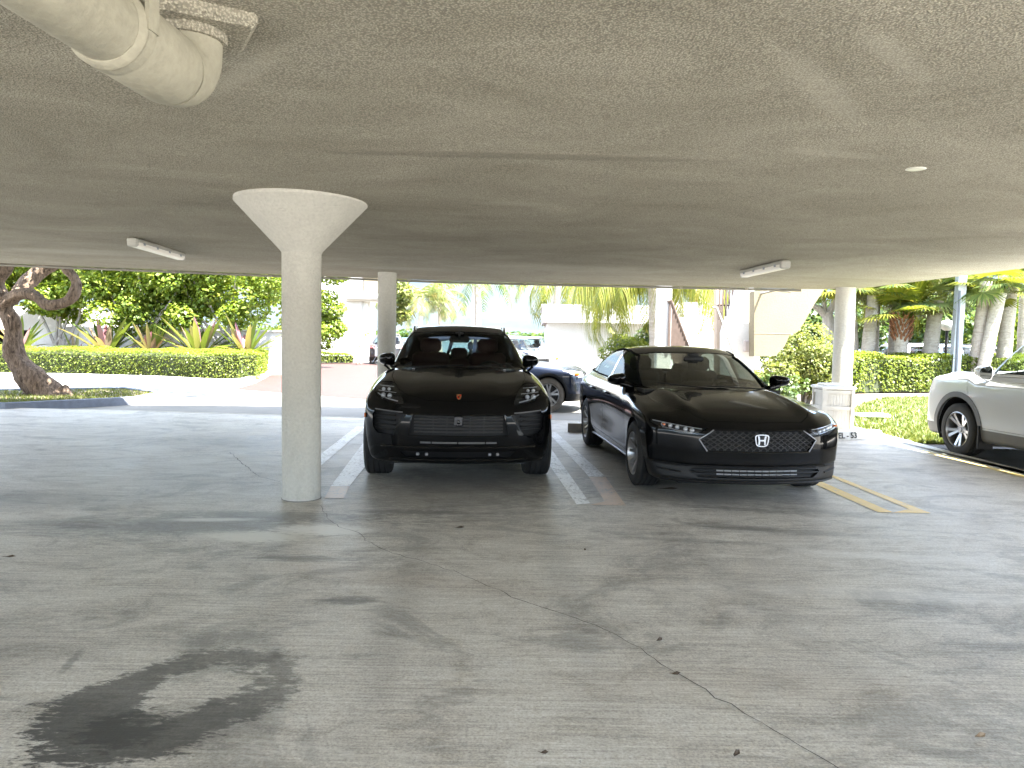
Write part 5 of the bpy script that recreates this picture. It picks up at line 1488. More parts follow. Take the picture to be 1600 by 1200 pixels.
m = MB(); m.box((0, 3, .75), (4.6, .2, 1.6)); m.box((-2.3, 1.5, .75), (.2, 3, 1.6)); m.box((2.3, 1.5, .75), (.2, 3, 1.6)); m.build('wall', M_SHADOWY, r)
m = MB(); m.box((0, 1.5, 1.85), (5.2, 3.6, .7)); m.build('roof', M_WHITE2, r)
m = MB(); m.box((.35, .1, .75), (.14, .14, 1.5)); m.build('post', M_WHITE, r)
# right-centre: outside stair with railings, pillar, curved soffit panel
SY = 16.8
r = bldg('outside_stair', 'white outside staircase with brown railings behind the black sedan', (0, 0, 0), 0, 'staircase')
def quad_px(m, px, Y, dep):
    pts = [aty(u, v, Y) for u, v in px]; m.prism([tuple(p) for p in pts], (0, dep, 0))
m = MB(); a_, b_ = aty(1029, 462, SY), aty(1050, 462, SY); m.box(((a_.x + b_.x) / 2, SY + .15, 1.3), (b_.x - a_.x, .3, 2.72)); m.build('newel_post', M_WHITE2, r)
m = MB(); quad_px(m, [(1046, 474), (1122, 470), (1122, 640), (1046, 640)], 21.5, .3); m.build('stair_wall', M_WHITE2, r)
m = MB()
for k in range(9):
    z0 = .1 + k * .19; m.box((aty(1085, 500, 20).x, 20.9 - k * .0 - .0, 0), (.01, .01, .01)) if False else None
    m.box((4.35 - .02 * k, 20.9 - k * .30, 2.35 - k * .19 - .5), (.9, .30, .19 + .25))
m.build('steps', M_WHITE, r)
M_RAILB = mat_plain('brown_rail', (.085, .06, .048), .6, var=.2, vs=9)
m = MB(); A, B = aty(1046, 468, SY - .05), aty(1078, 552, 17.6)
m.tube([A, B], .055, 8); m.build('handrail', M_RAILB, r)
m = MB()
for k in range(12):
    p = A.lerp(B, (k + .4) / 12); m.box((p.x, p.y, p.z - .55), (.05, .05, 1.06))
m.build('balusters', M_RAILB, r)
m = MB()
for k in range(6):
    p = aty(1125 + k * 5.0, 452, SY - .2); z1 = aty(1125, 500 - k * 3 - (8 if k % 2 else 0), SY - .2).z; m.box((p.x, p.y, (p.z + .3 + z1) / 2), (.03, .03, p.z + .3 - z1))
p = aty(1137, 470, SY - .2); m.box((p.x, p.y + .03, p.z - .1), (.42, .02, .03)); m.build('upper_balusters', M_RAILB, r)
m = MB(); m.tube([aty(1113, 480, SY - .4), aty(1120, 481, SY - .4), aty(1150, 560, SY - 1.2)], .022, 8); m.build('grab_rail', M_CONDUIT, r)
m = MB(); quad_px(m, [(1120, 452), (1130, 452), (1130, 640), (1120, 640)], SY, .25); m.build('edge_post', mat_plain('brown_edge', (.42, .34, .27), .7), r)
m = MB(); quad_px(m, [(1150, 452), (1178, 449), (1178, 650), (1130.5, 650), (1130.5, 520)], SY - .35, .3); m.build('pillar', M_WHITE, r)
r = bldg('curved_soffit', 'beige stair underside panel with a curved edge, behind the black sedan', (0, 0, 0), 0, 'wall panel')
m = MB(); quad_px(m, [(1178.5, 455), (1290, 449), (1272, 476), (1256, 505), (1246, 519), (1234, 523), (1226, 541), (1212, 556), (1178.5, 557)], SY - .9, .35); m.build('panel', M_BEIGE, r)
m = MB(); quad_px(m, [(1178.5, 520.4), (1240, 521.6), (1240, 522.4), (1178.5, 521.2)], SY - .905, .01); m.build('groove', M_CONDUIT, r)
r = empty('junction_box', aty(1170, 541, SY - .50)); tag(r, 'grey pink electrical box on the white stair pillar', 'electrical box')
m = MB(); m.bbox((0, 0, 0), (.22, .10, .25), .015); m.build('case', mat_plain('pinkish_grey_box', (.40, .35, .33), .5), r)
m = MB(); m.bbox((.0, -.055, 0), (.18, .012, .21), .005); m.build('cover', mat_plain('pinkish_grey_cover', (.46, .41, .39), .5), r)
m = MB(); m.tube([aty(1172, 533, SY - .5), aty(1172, 466, SY - .5), aty(1176, 462, SY - .6), aty(1212, 453.5, SY - 1.4), aty(1236, 456, SY - 1.4)], .022, 8)
tag(m.build('conduit', M_CONDUIT), 'bent conduit climbing from the electrical box to the ceiling edge', 'conduit')
# pinkish house far right
r = bldg('pink_house', 'salmon pink house far behind the leaning palms at the right', (40.5, 57, 0))
m = MB(); m.box((3, 3, 2.4), (8, 6, 5.2)); m.build('wall', mat_plain('salmon_wall', (.55, .22, .17), .8), r)
m = MB(); m.prism([(-1.4, -.4, 5.0), (7.4, -.4, 5.0), (5.5, -.4, 6.4), (.5, -.4, 6.4)], (0, 7, 0)); m.build('roof', mat_plain('tile_roof', (.42, .20, .14), .8), r)
# utility pole, garden lamp
p = aty(1492, 560, 23.5); r = empty('utility_pole', (p.x, p.y, 0)); tag(r, 'grey steel utility pole rising among the palms behind the right hedge', 'pole')
m = MB(); m.prism([(-.125, -.10, -.05), (.125, -.10, -.05), (.125, .10, -.05), (-.125, .10, -.05)], (.12, 0, 6.6)); m.build('shaft', M_STEEL, r)
m = MB(); m.box((-.02, -.135, 1.6), (.05, .03, 3.0), ry=-.01); m.build('cable_guard', mat_plain('dark_guard', (.09, .10, .12), .5), r)
p = aty(1480, 512, 27); r = empty('garden_lamp', (p.x, p.y, 0)); tag(r, 'white globe garden lamp on a black post left of the utility pole', 'lamp')
m = MB(); m.tube([(0, 0, -.05), (0, 0, p.z - .1)], .05, 8); m.build('post', M_DARK, r)
m = MB(); m.sphere((0, 0, p.z + .08), .24, 16, 10, (1, 1, .8)); m.build('globe', M_STOPW, r)
m = MB(); m.box((p.x - 7.5, 28.6, 1.35), (6, .08, .10)); m.box((p.x - 7.5, 28.6, 1.15), (6, .06, .06))
for k in range(5): m.box((p.x - 10.3 + k * 1.4, 28.6, .62), (.08, .08, 1.4))
tag(m.build('rail_fence', M_STOPW), 'pale horizontal rail fence behind the right hedge and palms', 'fence')
# ================================================================== VEGETATION
M_LEAF_Y = mat_leaf('bright_sea_grape_leaf', [(0, (.09, .155, .02)), (.35, (.15, .225, .028)), (.7, (.21, .275, .037)), (1, (.28, .31, .06))], .58)
M_LEAF_D = mat_leaf('dark_green_leaf', [(0, (.03, .065, .018)), (.5, (.065, .115, .028)), (1, (.12, .165, .04))], .4)
M_LEAF_H = mat_leaf('clipped_hedge_leaf', [(0, (.10, .15, .02)), (.5, (.17, .225, .034)), (1, (.25, .285, .06))], .55)
M_LEAF_B = mat_leaf('pale_bush_leaf', [(0, (.09, .13, .03)), (.5, (.17, .205, .05)), (1, (.26, .26, .10))], .55)
M_FROND_Y = mat_leaf('yellow_green_frond', [(0, (.085, .12, .013)), (.5, (.165, .19, .022)), (1, (.24, .23, .045))], .5)
M_FROND_G = mat_leaf('green_frond', [(0, (.075, .125, .04)), (.5, (.14, .195, .06)), (1, (.21, .25, .09))], .6)
M_FROND_F = mat_leaf('far_frond', [(0, (.08, .11, .03)), (.6, (.16, .19, .05)), (1, (.28, .24, .09))], .3)
M_BROM = mat_leaf('bromeliad_green', [(0, (.065, .11, .02)), (.5, (.14, .185, .04)), (.8, (.21, .21, .09)), (1, (.24, .16, .12))], .4)
M_BROMP = mat_leaf('bromeliad_pink', [(0, (.20, .06, .08)), (.5, (.27, .14, .15)), (1, (.24, .19, .12))], .4)
M_GRASS = mat_leaf('lawn_blade', [(0, (.06, .09, .017)), (.5, (.115, .145, .028)), (1, (.19, .195, .06))], .4)
def mat_bark(name, a, b, ring=False, sc=1.0):
    t = NT(name); v = t.coord('Object', (1, 1, .22) if not ring else (.4, .4, 1))
    n1 = t.noise(v, 16 * sc, 6, .72, .8)
    col = t.ramp(n1, [(.32, b), (.5, tuple((x + y) / 2 for x, y in zip(a, b))), (.68, a)])
    return t.done(t.bsdf(col, .9, 0, t.bump(n1, .9, .05), 0, .15))
M_BARK = mat_bark('gnarled_bark', (.27, .20, .145), (.028, .019, .014), sc=1.3)
M_PALMB = mat_bark('grey_palm_trunk', (.46, .42, .36), (.26, .235, .20), True)
M_PALMR = mat_bark('rusty_palm_boots', (.30, .14, .075), (.12, .055, .03), True)
M_PALMP = mat_bark('pale_palm_trunk', (.50, .45, .40), (.30, .26, .22), True)
M_LIMB = mat_bark('pale_limb', (.48, .45, .42), (.24, .22, .20))

def leaves(C, size, rng, up=.45, out=None, asp=.62, fold=.18):
    """diamond leaves at centres C; returns V,F"""
    n = len(C)
    nrm = rng.normal(size=(n, 3)); nrm /= np.linalg.norm(nrm, axis=1)[:, None]
    nrm[:, 2] = np.abs(nrm[:, 2])
    if out is not None: nrm = nrm * .75 + out * .7
    nrm[:, 2] += up; nrm /= np.linalg.norm(nrm, axis=1)[:, None]
    a = np.cross(nrm, rng.normal(size=(n, 3))); a /= np.linalg.norm(a, axis=1)[:, None]
    b = np.cross(nrm, a)
    s = size * rng.uniform(.65, 1.3, n)[:, None]
    V = np.stack([C - a * s * .5, C + b * s * asp * .5 + nrm * s * fold - a * s * .05, C + a * s * .5, C - b * s * asp * .5 + nrm * s * fold - a * s * .05], 1).reshape(-1, 3)
    F = np.arange(4 * n).reshape(n, 4)
    return V, F
def crown_points(clumps, n, rng, shell=.55):
    """points in a set of ellipsoids (x,y,z,rx,ry,rz), denser towards their surface"""
    cl = np.array(clumps, float); wt = (cl[:, 3] * cl[:, 4] * cl[:, 5]) ** .67; wt /= wt.sum()
    k = rng.choice(len(cl), n, p=wt)
    d = rng.normal(size=(n, 3)); d /= np.linalg.norm(d, axis=1)[:, None]
    r = shell + (1 - shell) * rng.random(n) ** .6
    return cl[k, :3] + d * r[:, None] * cl[k, 3:6], d
def clumpify(c, rad, n, cr, rng):
    """n sub-clumps inside a big ellipsoid"""
    out = []
    for _ in range(n):
        d = rng.normal(size=3); d /= np.linalg.norm(d); r = rng.random() ** .4
        q = np.array(c) + d * r * np.array(rad); s = cr * rng.uniform(.6, 1.35)
        out.append((q[0], q[1], q[2], s * 1.15, s * 1.15, s * .8))
    return out
def tree(name, label, base, clumps, n, size, leafmat, trunk=None, limbs=(), barkmat=None, group=None, cat='tree', seed=1, up=.45):
    rng = np.random.default_rng(seed)
    root = empty(name, base); tag(root, label, cat, group)
    cl = [(c[0] - base[0], c[1] - base[1], c[2] - base[2]) + tuple(c[3:]) for c in clumps]
    C, d = crown_points(cl, n, rng)
    V, F = leaves(C, size, rng, up, d)
    np_mesh('crown', V, F, leafmat, root)
    if trunk or limbs:
        m = MB()
        L = lambda p: (p[0] - base[0], p[1] - base[1], p[2] - base[2])
        if trunk: m.tube([L(p) for p in trunk[0]], trunk[1], 10, wob=.06, seed=seed)
        for pts, rad in limbs: m.tube([L(p) for p in pts], rad, 7, wob=.06, seed=seed + 1)
        m.build('trunk', barkmat or M_LIMB, root)
    return root

def hedge(name, label, path, depth, h, n, size, mat, seed, wav=.06, cat='hedge', shear=0.0):
    """clipped hedge: path = front line (list of xy), depth towards +normal"""
    rng = np.random.default_rng(seed)
    P = np.array([(p[0], p[1]) for p in path], float)
    seg = np.linalg.norm(np.diff(P, axis=0), axis=1); cum = np.concatenate([[0], np.cumsum(seg)])
    base = (P[0][0], P[0][1], 0); root = empty(name, base); tag(root, label, cat)
    def along(s):
        i = np.clip(np.searchsorted(cum, s) - 1, 0, len(seg) - 1); t = (s - cum[i]) / seg[i]
        q = P[i] + (P[i + 1] - P[i]) * t[:, None]; d = (P[i + 1] - P[i]) / seg[i][:, None]
        return q, np.stack([-d[:, 1], d[:, 0]], 1)
    L = cum[-1]; wf = h / (h + depth)
    s = rng.random(n) * L; q, nn = along(s)
    front = rng.random(n) < wf
    tt = rng.random(n)
    dep = np.where(front, rng.random(n) ** 2 * .10, tt * depth); z = np.where(front, tt * h, h - rng.random(n) ** 2 * .10)
    bump = wav * (np.sin(s * 2.1 + seed) + np.sin(s * 5.3) * .6 + np.sin(s * 11.7 + dep * 4) * .35)
    z = z + np.where(front, bump * tt, bump) + shear * dep
    dep = dep + np.where(front, bump * .6 + .05 * (1 - tt), 0) + rng.normal(size=n) * .02
    C = np.stack([q[:, 0] + nn[:, 0] * dep - base[0], q[:, 1] + nn[:, 1] * dep - base[1], z + .02], 1)
    out = np.where(front[:, None], np.stack([-nn[:, 0], -nn[:, 1], 0 * z], 1), np.array([0, 0, 1.0]))
    V, F = leaves(C, size, rng, .3, out)
    np_mesh('foliage', V, F, mat, root)
    # solid dark core added to stop sight through the leaves
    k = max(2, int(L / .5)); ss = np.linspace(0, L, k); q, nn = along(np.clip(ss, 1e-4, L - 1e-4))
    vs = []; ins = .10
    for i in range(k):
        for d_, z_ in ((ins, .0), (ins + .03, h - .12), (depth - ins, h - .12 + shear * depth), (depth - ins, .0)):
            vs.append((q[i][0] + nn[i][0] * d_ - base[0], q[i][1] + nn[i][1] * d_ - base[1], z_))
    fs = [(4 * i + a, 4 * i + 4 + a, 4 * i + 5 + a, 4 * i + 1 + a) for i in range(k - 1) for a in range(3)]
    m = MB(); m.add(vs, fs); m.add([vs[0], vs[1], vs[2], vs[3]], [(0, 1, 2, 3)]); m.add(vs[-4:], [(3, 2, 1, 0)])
    m.build('hedge_core', mat_plain('added_dark_core', (.035, .045, .018), .95), root)
    return root

def frond_mesh(m_v, m_f, base, az, el0, L, droop, nl, ll, lw, rng, hang=.5, twist=0.0):
    """one pinnate palm frond: appends to vertex / quad lists"""
    pos = np.array(base, float); el = el0; st = L / nl
    dirh = np.array([math.cos(az), math.sin(az), 0])
    side = np.array([-math.sin(az), math.cos(az), 0])
    prev = pos.copy()
    for i in range(nl):
        t = i / (nl - 1)
        d = dirh * math.cos(el) + np.array([0, 0, 1]) * math.sin(el)
        pos = pos + d * st; el -= droop / nl * (0.4 + 1.2 * t)
        w = .018 * (1 - .8 * t)
        k = len(m_v); up_ = np.cross(side, d)
        m_v += [prev - side * w, prev + side * w, pos + side * w, pos - side * w]; m_f.append((k, k + 1, k + 2, k + 3)); prev = pos.copy()
        if t < .12: continue
        le = ll * (math.sin(PI * min(1, .12 + t * .86)) ** .6) * rng.uniform(.85, 1.1)
        for s in (-1, 1):
            dd = side * s * .85 + d * .5 + np.array([0, 0, -hang * rng.uniform(.6, 1.3)]); dd /= np.linalg.norm(dd)
            mid = pos + dd * le * .5; tip = pos + dd * le + np.array([0, 0, -hang * .35 * le])
            wv = d * lw; k = len(m_v)
            m_v += [pos - wv * .5, pos + wv * .5, mid + wv * .55, mid - wv * .45]; m_f.append((k, k + 1, k + 2, k + 3))
            m_v += [tip]; k2 = len(m_v) - 1
            m_f.append((k + 3, k + 2, k2, k2))
def palm(name, label, base, top, r0, r1, nf, L, droop, ll, lw, fmat, tmat, seed, hang=.5, el=(-.5, 1.1), nl=26, azr=None, curve=(0, 0), group=None, rings=True):
    rng = np.random.default_rng(seed)
    root = empty(name, base); tag(root, label, 'palm tree', group)
    b = np.array(base, float); t_ = np.array(top, float) - b
    m = MB(); n = 18; pts = []; rad = []
    for i in range(n + 1):
        t = i / n; q = t_ * t; q = q + np.array([curve[0], curve[1], 0]) * math.sin(PI * t)
        pts.append(tuple(q)); rad.append((r0 * (1 - t) + r1 * t) * (1.18 - .18 * min(1, t * 8)) * (1 + (.04 if i % 2 else -.02)))
    m.tube(pts, rad, 12, wob=.03, seed=seed); m.build('trunk', tmat, root)
    V, F = [], []
    for k in range(nf):
        az = 2 * PI * k / nf * 2.4 + rng.uniform(-.25, .25) if azr is None else rng.uniform(*azr)
        e = rng.uniform(*el)
        frond_mesh(V, F, t_ + np.array([0, 0, .05]), az, e, L * rng.uniform(.85, 1.12), droop * rng.uniform(.8, 1.2), nl, ll, lw, rng, hang)
    tri = []
    me = bpy.data.meshes.new('crown')
    me.from_pydata([tuple(v) for v in V], [], [f if f[2] != f[3] else f[:3] for f in F]); me.materials.append(fmat)
    o = bpy.data.objects.new('crown', me); COL.objects.link(o); o.parent = root
    return root
def fan_palm(name, label, base, top, r0, r1, nf, R_, fmat, tmat, seed, petiole=.9, boots=False, group=None, el=(-.55, 1.1)):
    rng = np.random.default_rng(seed)
    root = empty(name, base); tag(root, label, 'palm tree', group)
    t_ = np.array(top, float) - np.array(base, float)
    m = MB(); n = 12; pts = [tuple(t_ * i / n) for i in range(n + 1)]; rad = [(r0 + (r1 - r0) * i / n) * (1.25 - .25 * min(1, i / 2)) for i in range(n + 1)]
    m.tube(pts, rad, 12, wob=.05, seed=seed); m.build('trunk', tmat, root)
    if boots:
        m = MB()
        for k in range(60):
            a = k * 2.4; z = t_[2] - .75 + .8 * k / 60; r = r1 * (1.0 + .25 * k / 60)
            p = np.array([t_[0] * z / t_[2], t_[1] * z / t_[2], z]); q = p + np.array([math.cos(a) * (r + .10), math.sin(a) * (r + .10), .22])
            m.tube([p + np.array([math.cos(a), math.sin(a), 0]) * r * .7, q], [.05, .022], 5)
        m.build('leaf_bases', M_PALMR, root)
    V, F = [], []
    for k in range(nf):
        az = 2 * PI * k / nf * 2.4 + rng.uniform(-.3, .3); e = rng.uniform(*el)
        d = np.array([math.cos(az) * math.cos(e), math.sin(az) * math.cos(e), math.sin(e)])
        hub = t_ + d * petiole * rng.uniform(.7, 1.15) + np.array([0, 0, .05])
        side = np.array([-math.sin(az), math.cos(az), 0]); nv = np.cross(d, side)
        q = len(V); V += [t_ - side * .015, t_ + side * .015, hub + side * .012, hub - side * .012]; F.append((q, q + 1, q + 2, q + 3))
        ns = 26
        for i in range(ns):
            a = -1.9 + 3.8 * i / (ns - 1); rr = R_ * (1 - .18 * abs(a) / 1.9) * rng.uniform(.88, 1.08)
            v = d * math.cos(a) + side * math.sin(a)
            v2 = v + np.array([0, 0, -.35]) * (1 + .5 * math.cos(a)) ; v2 /= np.linalg.norm(v2)
            wv = np.cross(v, nv); wv /= np.linalg.norm(wv); wv = wv * .034 * R_ / .8
            mid = hub + v * rr * .55 + nv * .05; tip = mid + v2 * rr * .5
            q = len(V); V += [hub, mid - wv, tip, mid + wv]; F.append((q, q + 1, q + 2, q + 3))
    np_mesh('crown', np.array(V), np.array(F), fmat, root)
    return root

def gnarl(m, pts, radii, seed, n=22, sub_=5, ridge=.16):
    rg = np.random.default_rng(seed); P = [np.array(p, float) for p in pts]; k = len(P); path = []; rad = []
    for i in range(k - 1):
        p0, p1, p2, p3 = P[max(i - 1, 0)], P[i], P[i + 1], P[min(i + 2, k - 1)]
        for j in range(sub_):
            t = j / sub_; path.append(.5 * (2 * p1 + (p2 - p0) * t + (2 * p0 - 5 * p1 + 4 * p2 - p3) * t * t + (3 * p1 - p0 - 3 * p2 + p3) * t ** 3)); rad.append(radii[i] + (radii[i + 1] - radii[i]) * t)
    path.append(P[-1]); rad.append(radii[-1])
    b = m.n; m.tube(path, rad, n)
    ph = rg.uniform(0, 6, 4)
    for i in range(len(path)):
        c_ = path[i]
        for q in range(n):
            th = 2 * PI * q / n; s_ = 1 + ridge * (math.sin(3 * th + i * .22 + ph[0]) * .5 + math.sin(7 * th - i * .17 + ph[1]) * .4 + math.sin(5 * th + i * .5 + ph[2]) * .25) + rg.normal() * .03 + .10 * math.sin(i * .55 + ph[3])
            v = np.array(m.V[b + i * n + q]); m.V[b + i * n + q] = tuple(c_ + (v - c_) * s_)
# ---- gnarled tree on the planting island
gy = 16.0
def G(u, v, dy=0.0): return tuple(aty(u, v, gy + dy))
base = tuple(at(96, 621)); base = (base[0], 16.0, 0)
root = empty('gnarled_tree', base); tag(root, 'gnarled twisting tree with furrowed bark on the planting island at the left', 'tree')
L_ = lambda p: (p[0] - base[0], p[1] - base[1], p[2])
m = MB()
gnarl(m, [L_(G(88, 636)), L_(G(80, 618)), L_(G(62, 602)), L_(G(42, 582)), L_(G(27, 562)), L_(G(20, 544)), L_(G(21, 522)), L_(G(20, 505)), L_(G(11, 488)), L_(G(6, 470))], [.40, .31, .265, .24, .215, .185, .16, .155, .15, .16], 4)
gnarl(m, [L_(G(4, 478)), L_(G(22, 463, -.1)), L_(G(42, 459, -.15)), L_(G(57, 464, -.2)), L_(G(70, 475, -.25)), L_(G(88, 476, -.3)), L_(G(107, 470, -.3)), L_(G(117, 455, -.3)), L_(G(117, 437, -.25)), L_(G(104, 420, -.2)), L_(G(94, 398, -.1)), L_(G(88, 370))], [.15, .125, .11, .105, .10, .10, .105, .10, .095, .09, .085, .08], 5)
gnarl(m, [L_(G(5, 474)), L_(G(-8, 440)), L_(G(6, 415)), L_(G(14, 385)), L_(G(20, 330))], [.17, .17, .16, .15, .12], 6)
gnarl(m, [L_(G(20, 470, .5)), L_(G(40, 445, .9)), L_(G(62, 425, 1.1)), L_(G(85, 408, 1.2)), L_(G(110, 370, 1.3))], [.12, .15, .16, .15, .12], 8)
for a, b, c_ in ((70, 618, 120), (95, 624, 128), (60, 622, 20)):
    gnarl(m, [L_(G(a, 610)), L_(G((a + c_) / 2, b)), L_(G(c_, 634))], [.16, .11, .05], a)
m.build('trunk', M_BARK, root)
rng = np.random.default_rng(21); cl = []
for (x, y, z) in ((1.0, -.9, 4.5), (1.5, -.5, 4.7), (.3, -1.0, 4.5), (-1.5, -1.2, 4.6), (.5, .5, 4.9), (2.2, -.6, 4.6), (-.3, -2.2, 4.4), (1.6, 1.6, 4.5), (3.6, .4, 4.9)): cl += clumpify((x, y, z), (1.4, 1.4, .6), 9, .5, rng)
C, d = crown_points(cl, 14000, rng); V, F = leaves(C, .15, rng, .3, d); np_mesh('crown', V, F, M_LEAF_D, root)

# ---- sea grape trees along the back of the left hedge
rng = np.random.default_rng(3)
spots = [(-19.2, 26.5, 3.1, 2.6), (-16.0, 27.2, 3.2, 2.5), (-13.0, 26.6, 3.0, 2.3), (-10.2, 26.8, 3.1, 2.4)]
lbl = ['bright large-leaved tree behind the gnarled trunk at the far left', 'bright large-leaved tree with pale bare twigs over the white garden wall', 'bright round-leaved tree standing over the second pink bromeliad', 'bright large-leaved tree directly behind the flared column']
for i, (x, y, z, rr) in enumerate(spots):
    cl = clumpify((x, y, z + .3), (rr, 1.2, 1.6), 32, .62, rng)
    cl += clumpify((x, y - .3, z - .9), (rr * .9, .8, .5), 10, .42, rng)
    limbs = []
    for k in range(5):
        a = rng.uniform(-1.3, 1.3); p0 = (x + rng.uniform(-.3, .3), y, .9); p2_ = (x + a * 1.3, y - rng.uniform(0, .9), z + rng.uniform(-.2, .9))
        limbs.append(([p0, ((p0[0] + p2_[0]) / 2 + rng.uniform(-.2, .2), y - .2, (p0[2] + p2_[2]) / 2 - .1), p2_], [.055, .04, .02]))
    tree('broadleaf_tree', lbl[i], (x, y, 0), cl, 17000, .145, M_LEAF_Y, ([(x, y, -.05), (x + .05, y, .6), (x, y, 1.1)], [.13, .11, .08]), limbs, M_LIMB, 'bright trees behind the clipped hedge', seed=40 + i)
cl = clumpify((-8.8, 33.5, 3.3), (1.25, 1.0, 2.6), 30, .5, rng) + clumpify((-9.6, 33.3, 1.2), (.7, .6, .9), 8, .4, rng)
tree('broadleaf_tree', 'bright leafy tree between the flared column and the balcony building', (-9.3, 33.5, 0), cl, 12000, .145, M_LEAF_Y, ([(-9.3, 33.5, -.05), (-9.2, 33.5, 1.5), (-9.0, 33.5, 3.0)], [.12, .10, .07]), [], M_LIMB, 'bright trees behind the clipped hedge', seed=77)
m_ = []
rng = np.random.default_rng(5)
cl = clumpify((-24, 33, 3.2), (7, 2, 2.4), 60, .9, rng) + clumpify((-13, 36, 3.4), (5, 1.5, 2.2), 40, .9, rng)
C, d = crown_points(cl, 9000, rng); V, F = leaves(C, .24, rng, .4, d)
tag(np_mesh('far_foliage', V, F, M_LEAF_Y), 'green mass of far foliage behind the bright trees at the left', 'foliage', kind='stuff')

# ---- hedges
hp = [(p.x - .1 * (p.y > 24), p.y + .45) for p in kp[:9]]
hedge('clipped_hedge', 'long low clipped yellow-green hedge along the kerb at the left', [(-22, 23.35), (-15.5, 23.4), (-11.5, 23.0), (-9.0, 22.35), (-8.1, 22.6), (-7.8, 23.3), (-8.2, 25.5), (-9.9, 31.0)], 1.6, .82, 42000, .062, M_LEAF_H, 3, .03, shear=.04)
hedge('clipped_hedge', 'clipped hedge strip at the foot of the balcony building behind the flared column', [(-11.6, 36.9), (-9.1, 38.9), (-8.2, 39.4)], 1.0, .45, 2500, .11, M_LEAF_H, 8, .05)
hpx = [at(1336, 611), at(1440, 611), at(1530, 606), at(1660, 604)]
hedge('clipped_hedge', 'bright waist-high hedge across the lawn behind the silver white SUV', [(9.3, 21.9), (11.5, 22.8), (14.2, 23.6), (19, 24.3), (24, 24.6)], 1.9, 1.06, 30000, .085, M_LEAF_H, 11, .07)
def bush(label, c, rad, n, size, mat, seed, stems=True, nclump=22, cr=.35, name='bush'):
    rng = np.random.default_rng(seed); cl = clumpify(c, rad, nclump, cr, rng)
    root = empty(name, (c[0], c[1], 0)); tag(root, label, 'bush')
    cl = [(q[0] - c[0], q[1] - c[1]) + tuple(q[2:]) for q in cl]
    C, d = crown_points(cl, n, rng); C[:, 2] = np.maximum(C[:, 2], .03); V, F = leaves(C, size, rng, .35, d); np_mesh('foliage', V, F, mat, root)
    if stems:
        m = MB()
        for k in range(16):
            a = rng.uniform(0, 2 * PI); e = rng.uniform(.3, .9); p2_ = (math.cos(a) * rad[0] * e, math.sin(a) * rad[1] * e, c[2] + rng.uniform(-.1, .5) * rad[2])
            m.tube([(p2_[0] * .25, p2_[1] * .25, -.05), (p2_[0] * .6, p2_[1] * .6, p2_[2] * .5), p2_], [.025, .02, .008], 5)
        m.build('stems', M_LIMB, root)
    return root
p = aty(1262, 560, 17.6)
bush('tall pale loose bush between the beige stair panel and the right column', (p.x, 17.8, .92), (.95, .6, .72), 13000, .07, M_LEAF_B, 14, nclump=40, cr=.32)
bush('lower pale bush behind the black sedan, under the beige stair panel', (aty(1205, 580, 17.2).x, 17.4, .55), (.5, .45, .42), 2600, .08, M_LEAF_B, 15, nclump=14, cr=.26)
bush('dark green low shrub at the foot of the sedan mirror side bush', (aty(1222, 600, 16.6).x, 16.8, .42), (.4, .3, .3), 1300, .09, M_LEAF_D, 16, nclump=9, cr=.22)
p = aty(990, 540, 21.5)
bush('rounded yellow-green shrub in front of the white building window', (p.x, 21.5, 1.02), (.72, .6, .42), 8000, .08, M_LEAF_H, 17, nclump=20, cr=.34)
p = aty(1018, 505, 27); bush('narrow dark green shrub between the white building and the newel post', (p.x + .1, 27.2, 1.3), (.35, .4, .8), 1200, .14, M_LEAF_D, 18, nclump=10, cr=.3)

# ---- bromeliads
def bromeliad(label, u, v, Y, n, L, seed, pink):
    rng = np.random.default_rng(seed); p = aty(u, v, Y); root = empty('bromeliad', (p.x, Y, p.z - .12)); tag(root, label, 'plant', 'large bromeliads behind the clipped hedge')
    for part in (0, 1):
        V, F = [], []
        cnt = n if part == 0 else pink
        for k in range(cnt):
            az = k * 2.4 + rng.uniform(-.3, .3) + part; e = rng.uniform(.30, 1.25) if part == 0 else rng.uniform(1.05, 1.5)
            le = L * rng.uniform(.75, 1.2) * (1 if part == 0 else .80); w = .042 * L if part == 0 else .048 * L
            dh = np.array([math.cos(az), math.sin(az), 0]); sd = np.array([-math.sin(az), math.cos(az), 0]); q = np.array([0, 0, .0]) + dh * .05; prev = None; el = e; ns = 7
            for i in range(ns + 1):
                t = i / ns; ww = w * (0.45 + 1.0 * math.sin(PI * min(.95, .25 + t * .62))) * (1 if t < .8 else (1.02 - t) / .22)
                d = dh * math.cos(el) + np.array([0, 0, math.sin(el)]); nv = np.cross(sd, d)
                row = [q - sd * ww, q - nv * ww * .35 * -1, q + sd * ww]
                kk = len(V); V += row
                if i: F += [(kk - 3, kk - 2, kk + 1, kk), (kk - 2, kk - 1, kk + 2, kk + 1)]
                q = q + d * le / ns; el -= .09 * (1.5 - e)
        np_mesh('leaves' if part == 0 else 'centre_leaves', np.array(V), np.array(F), M_BROM if part == 0 else M_BROMP, root, True)
    m = MB(); m.tube([(0, 0, -.6), (0, 0, .1)], [.07, .09], 8); m.build('stem', M_PALMR, root)
bromeliad('large spreading bromeliad nearest the gnarled tree, long yellow leaves and a pink heart', 166, 552, 25.6, 30, 1.55, 1, 7)
bromeliad('compact pink and dark green bromeliad, second from the gnarled tree', 236, 550, 25.7, 22, 1.2, 2, 12)
bromeliad('largest orange-edged bromeliad with upright leaves, third from the gnarled tree', 311, 555, 25.5, 36, 1.65, 3, 6)
bromeliad('pink and green bromeliad beside the flared column', 384, 553, 25.6, 26, 1.4, 4, 9)
bromeliad('half-hidden yellow bromeliad right behind the gnarled trunk', 30, 545, 25.7, 20, 1.4, 5, 2)
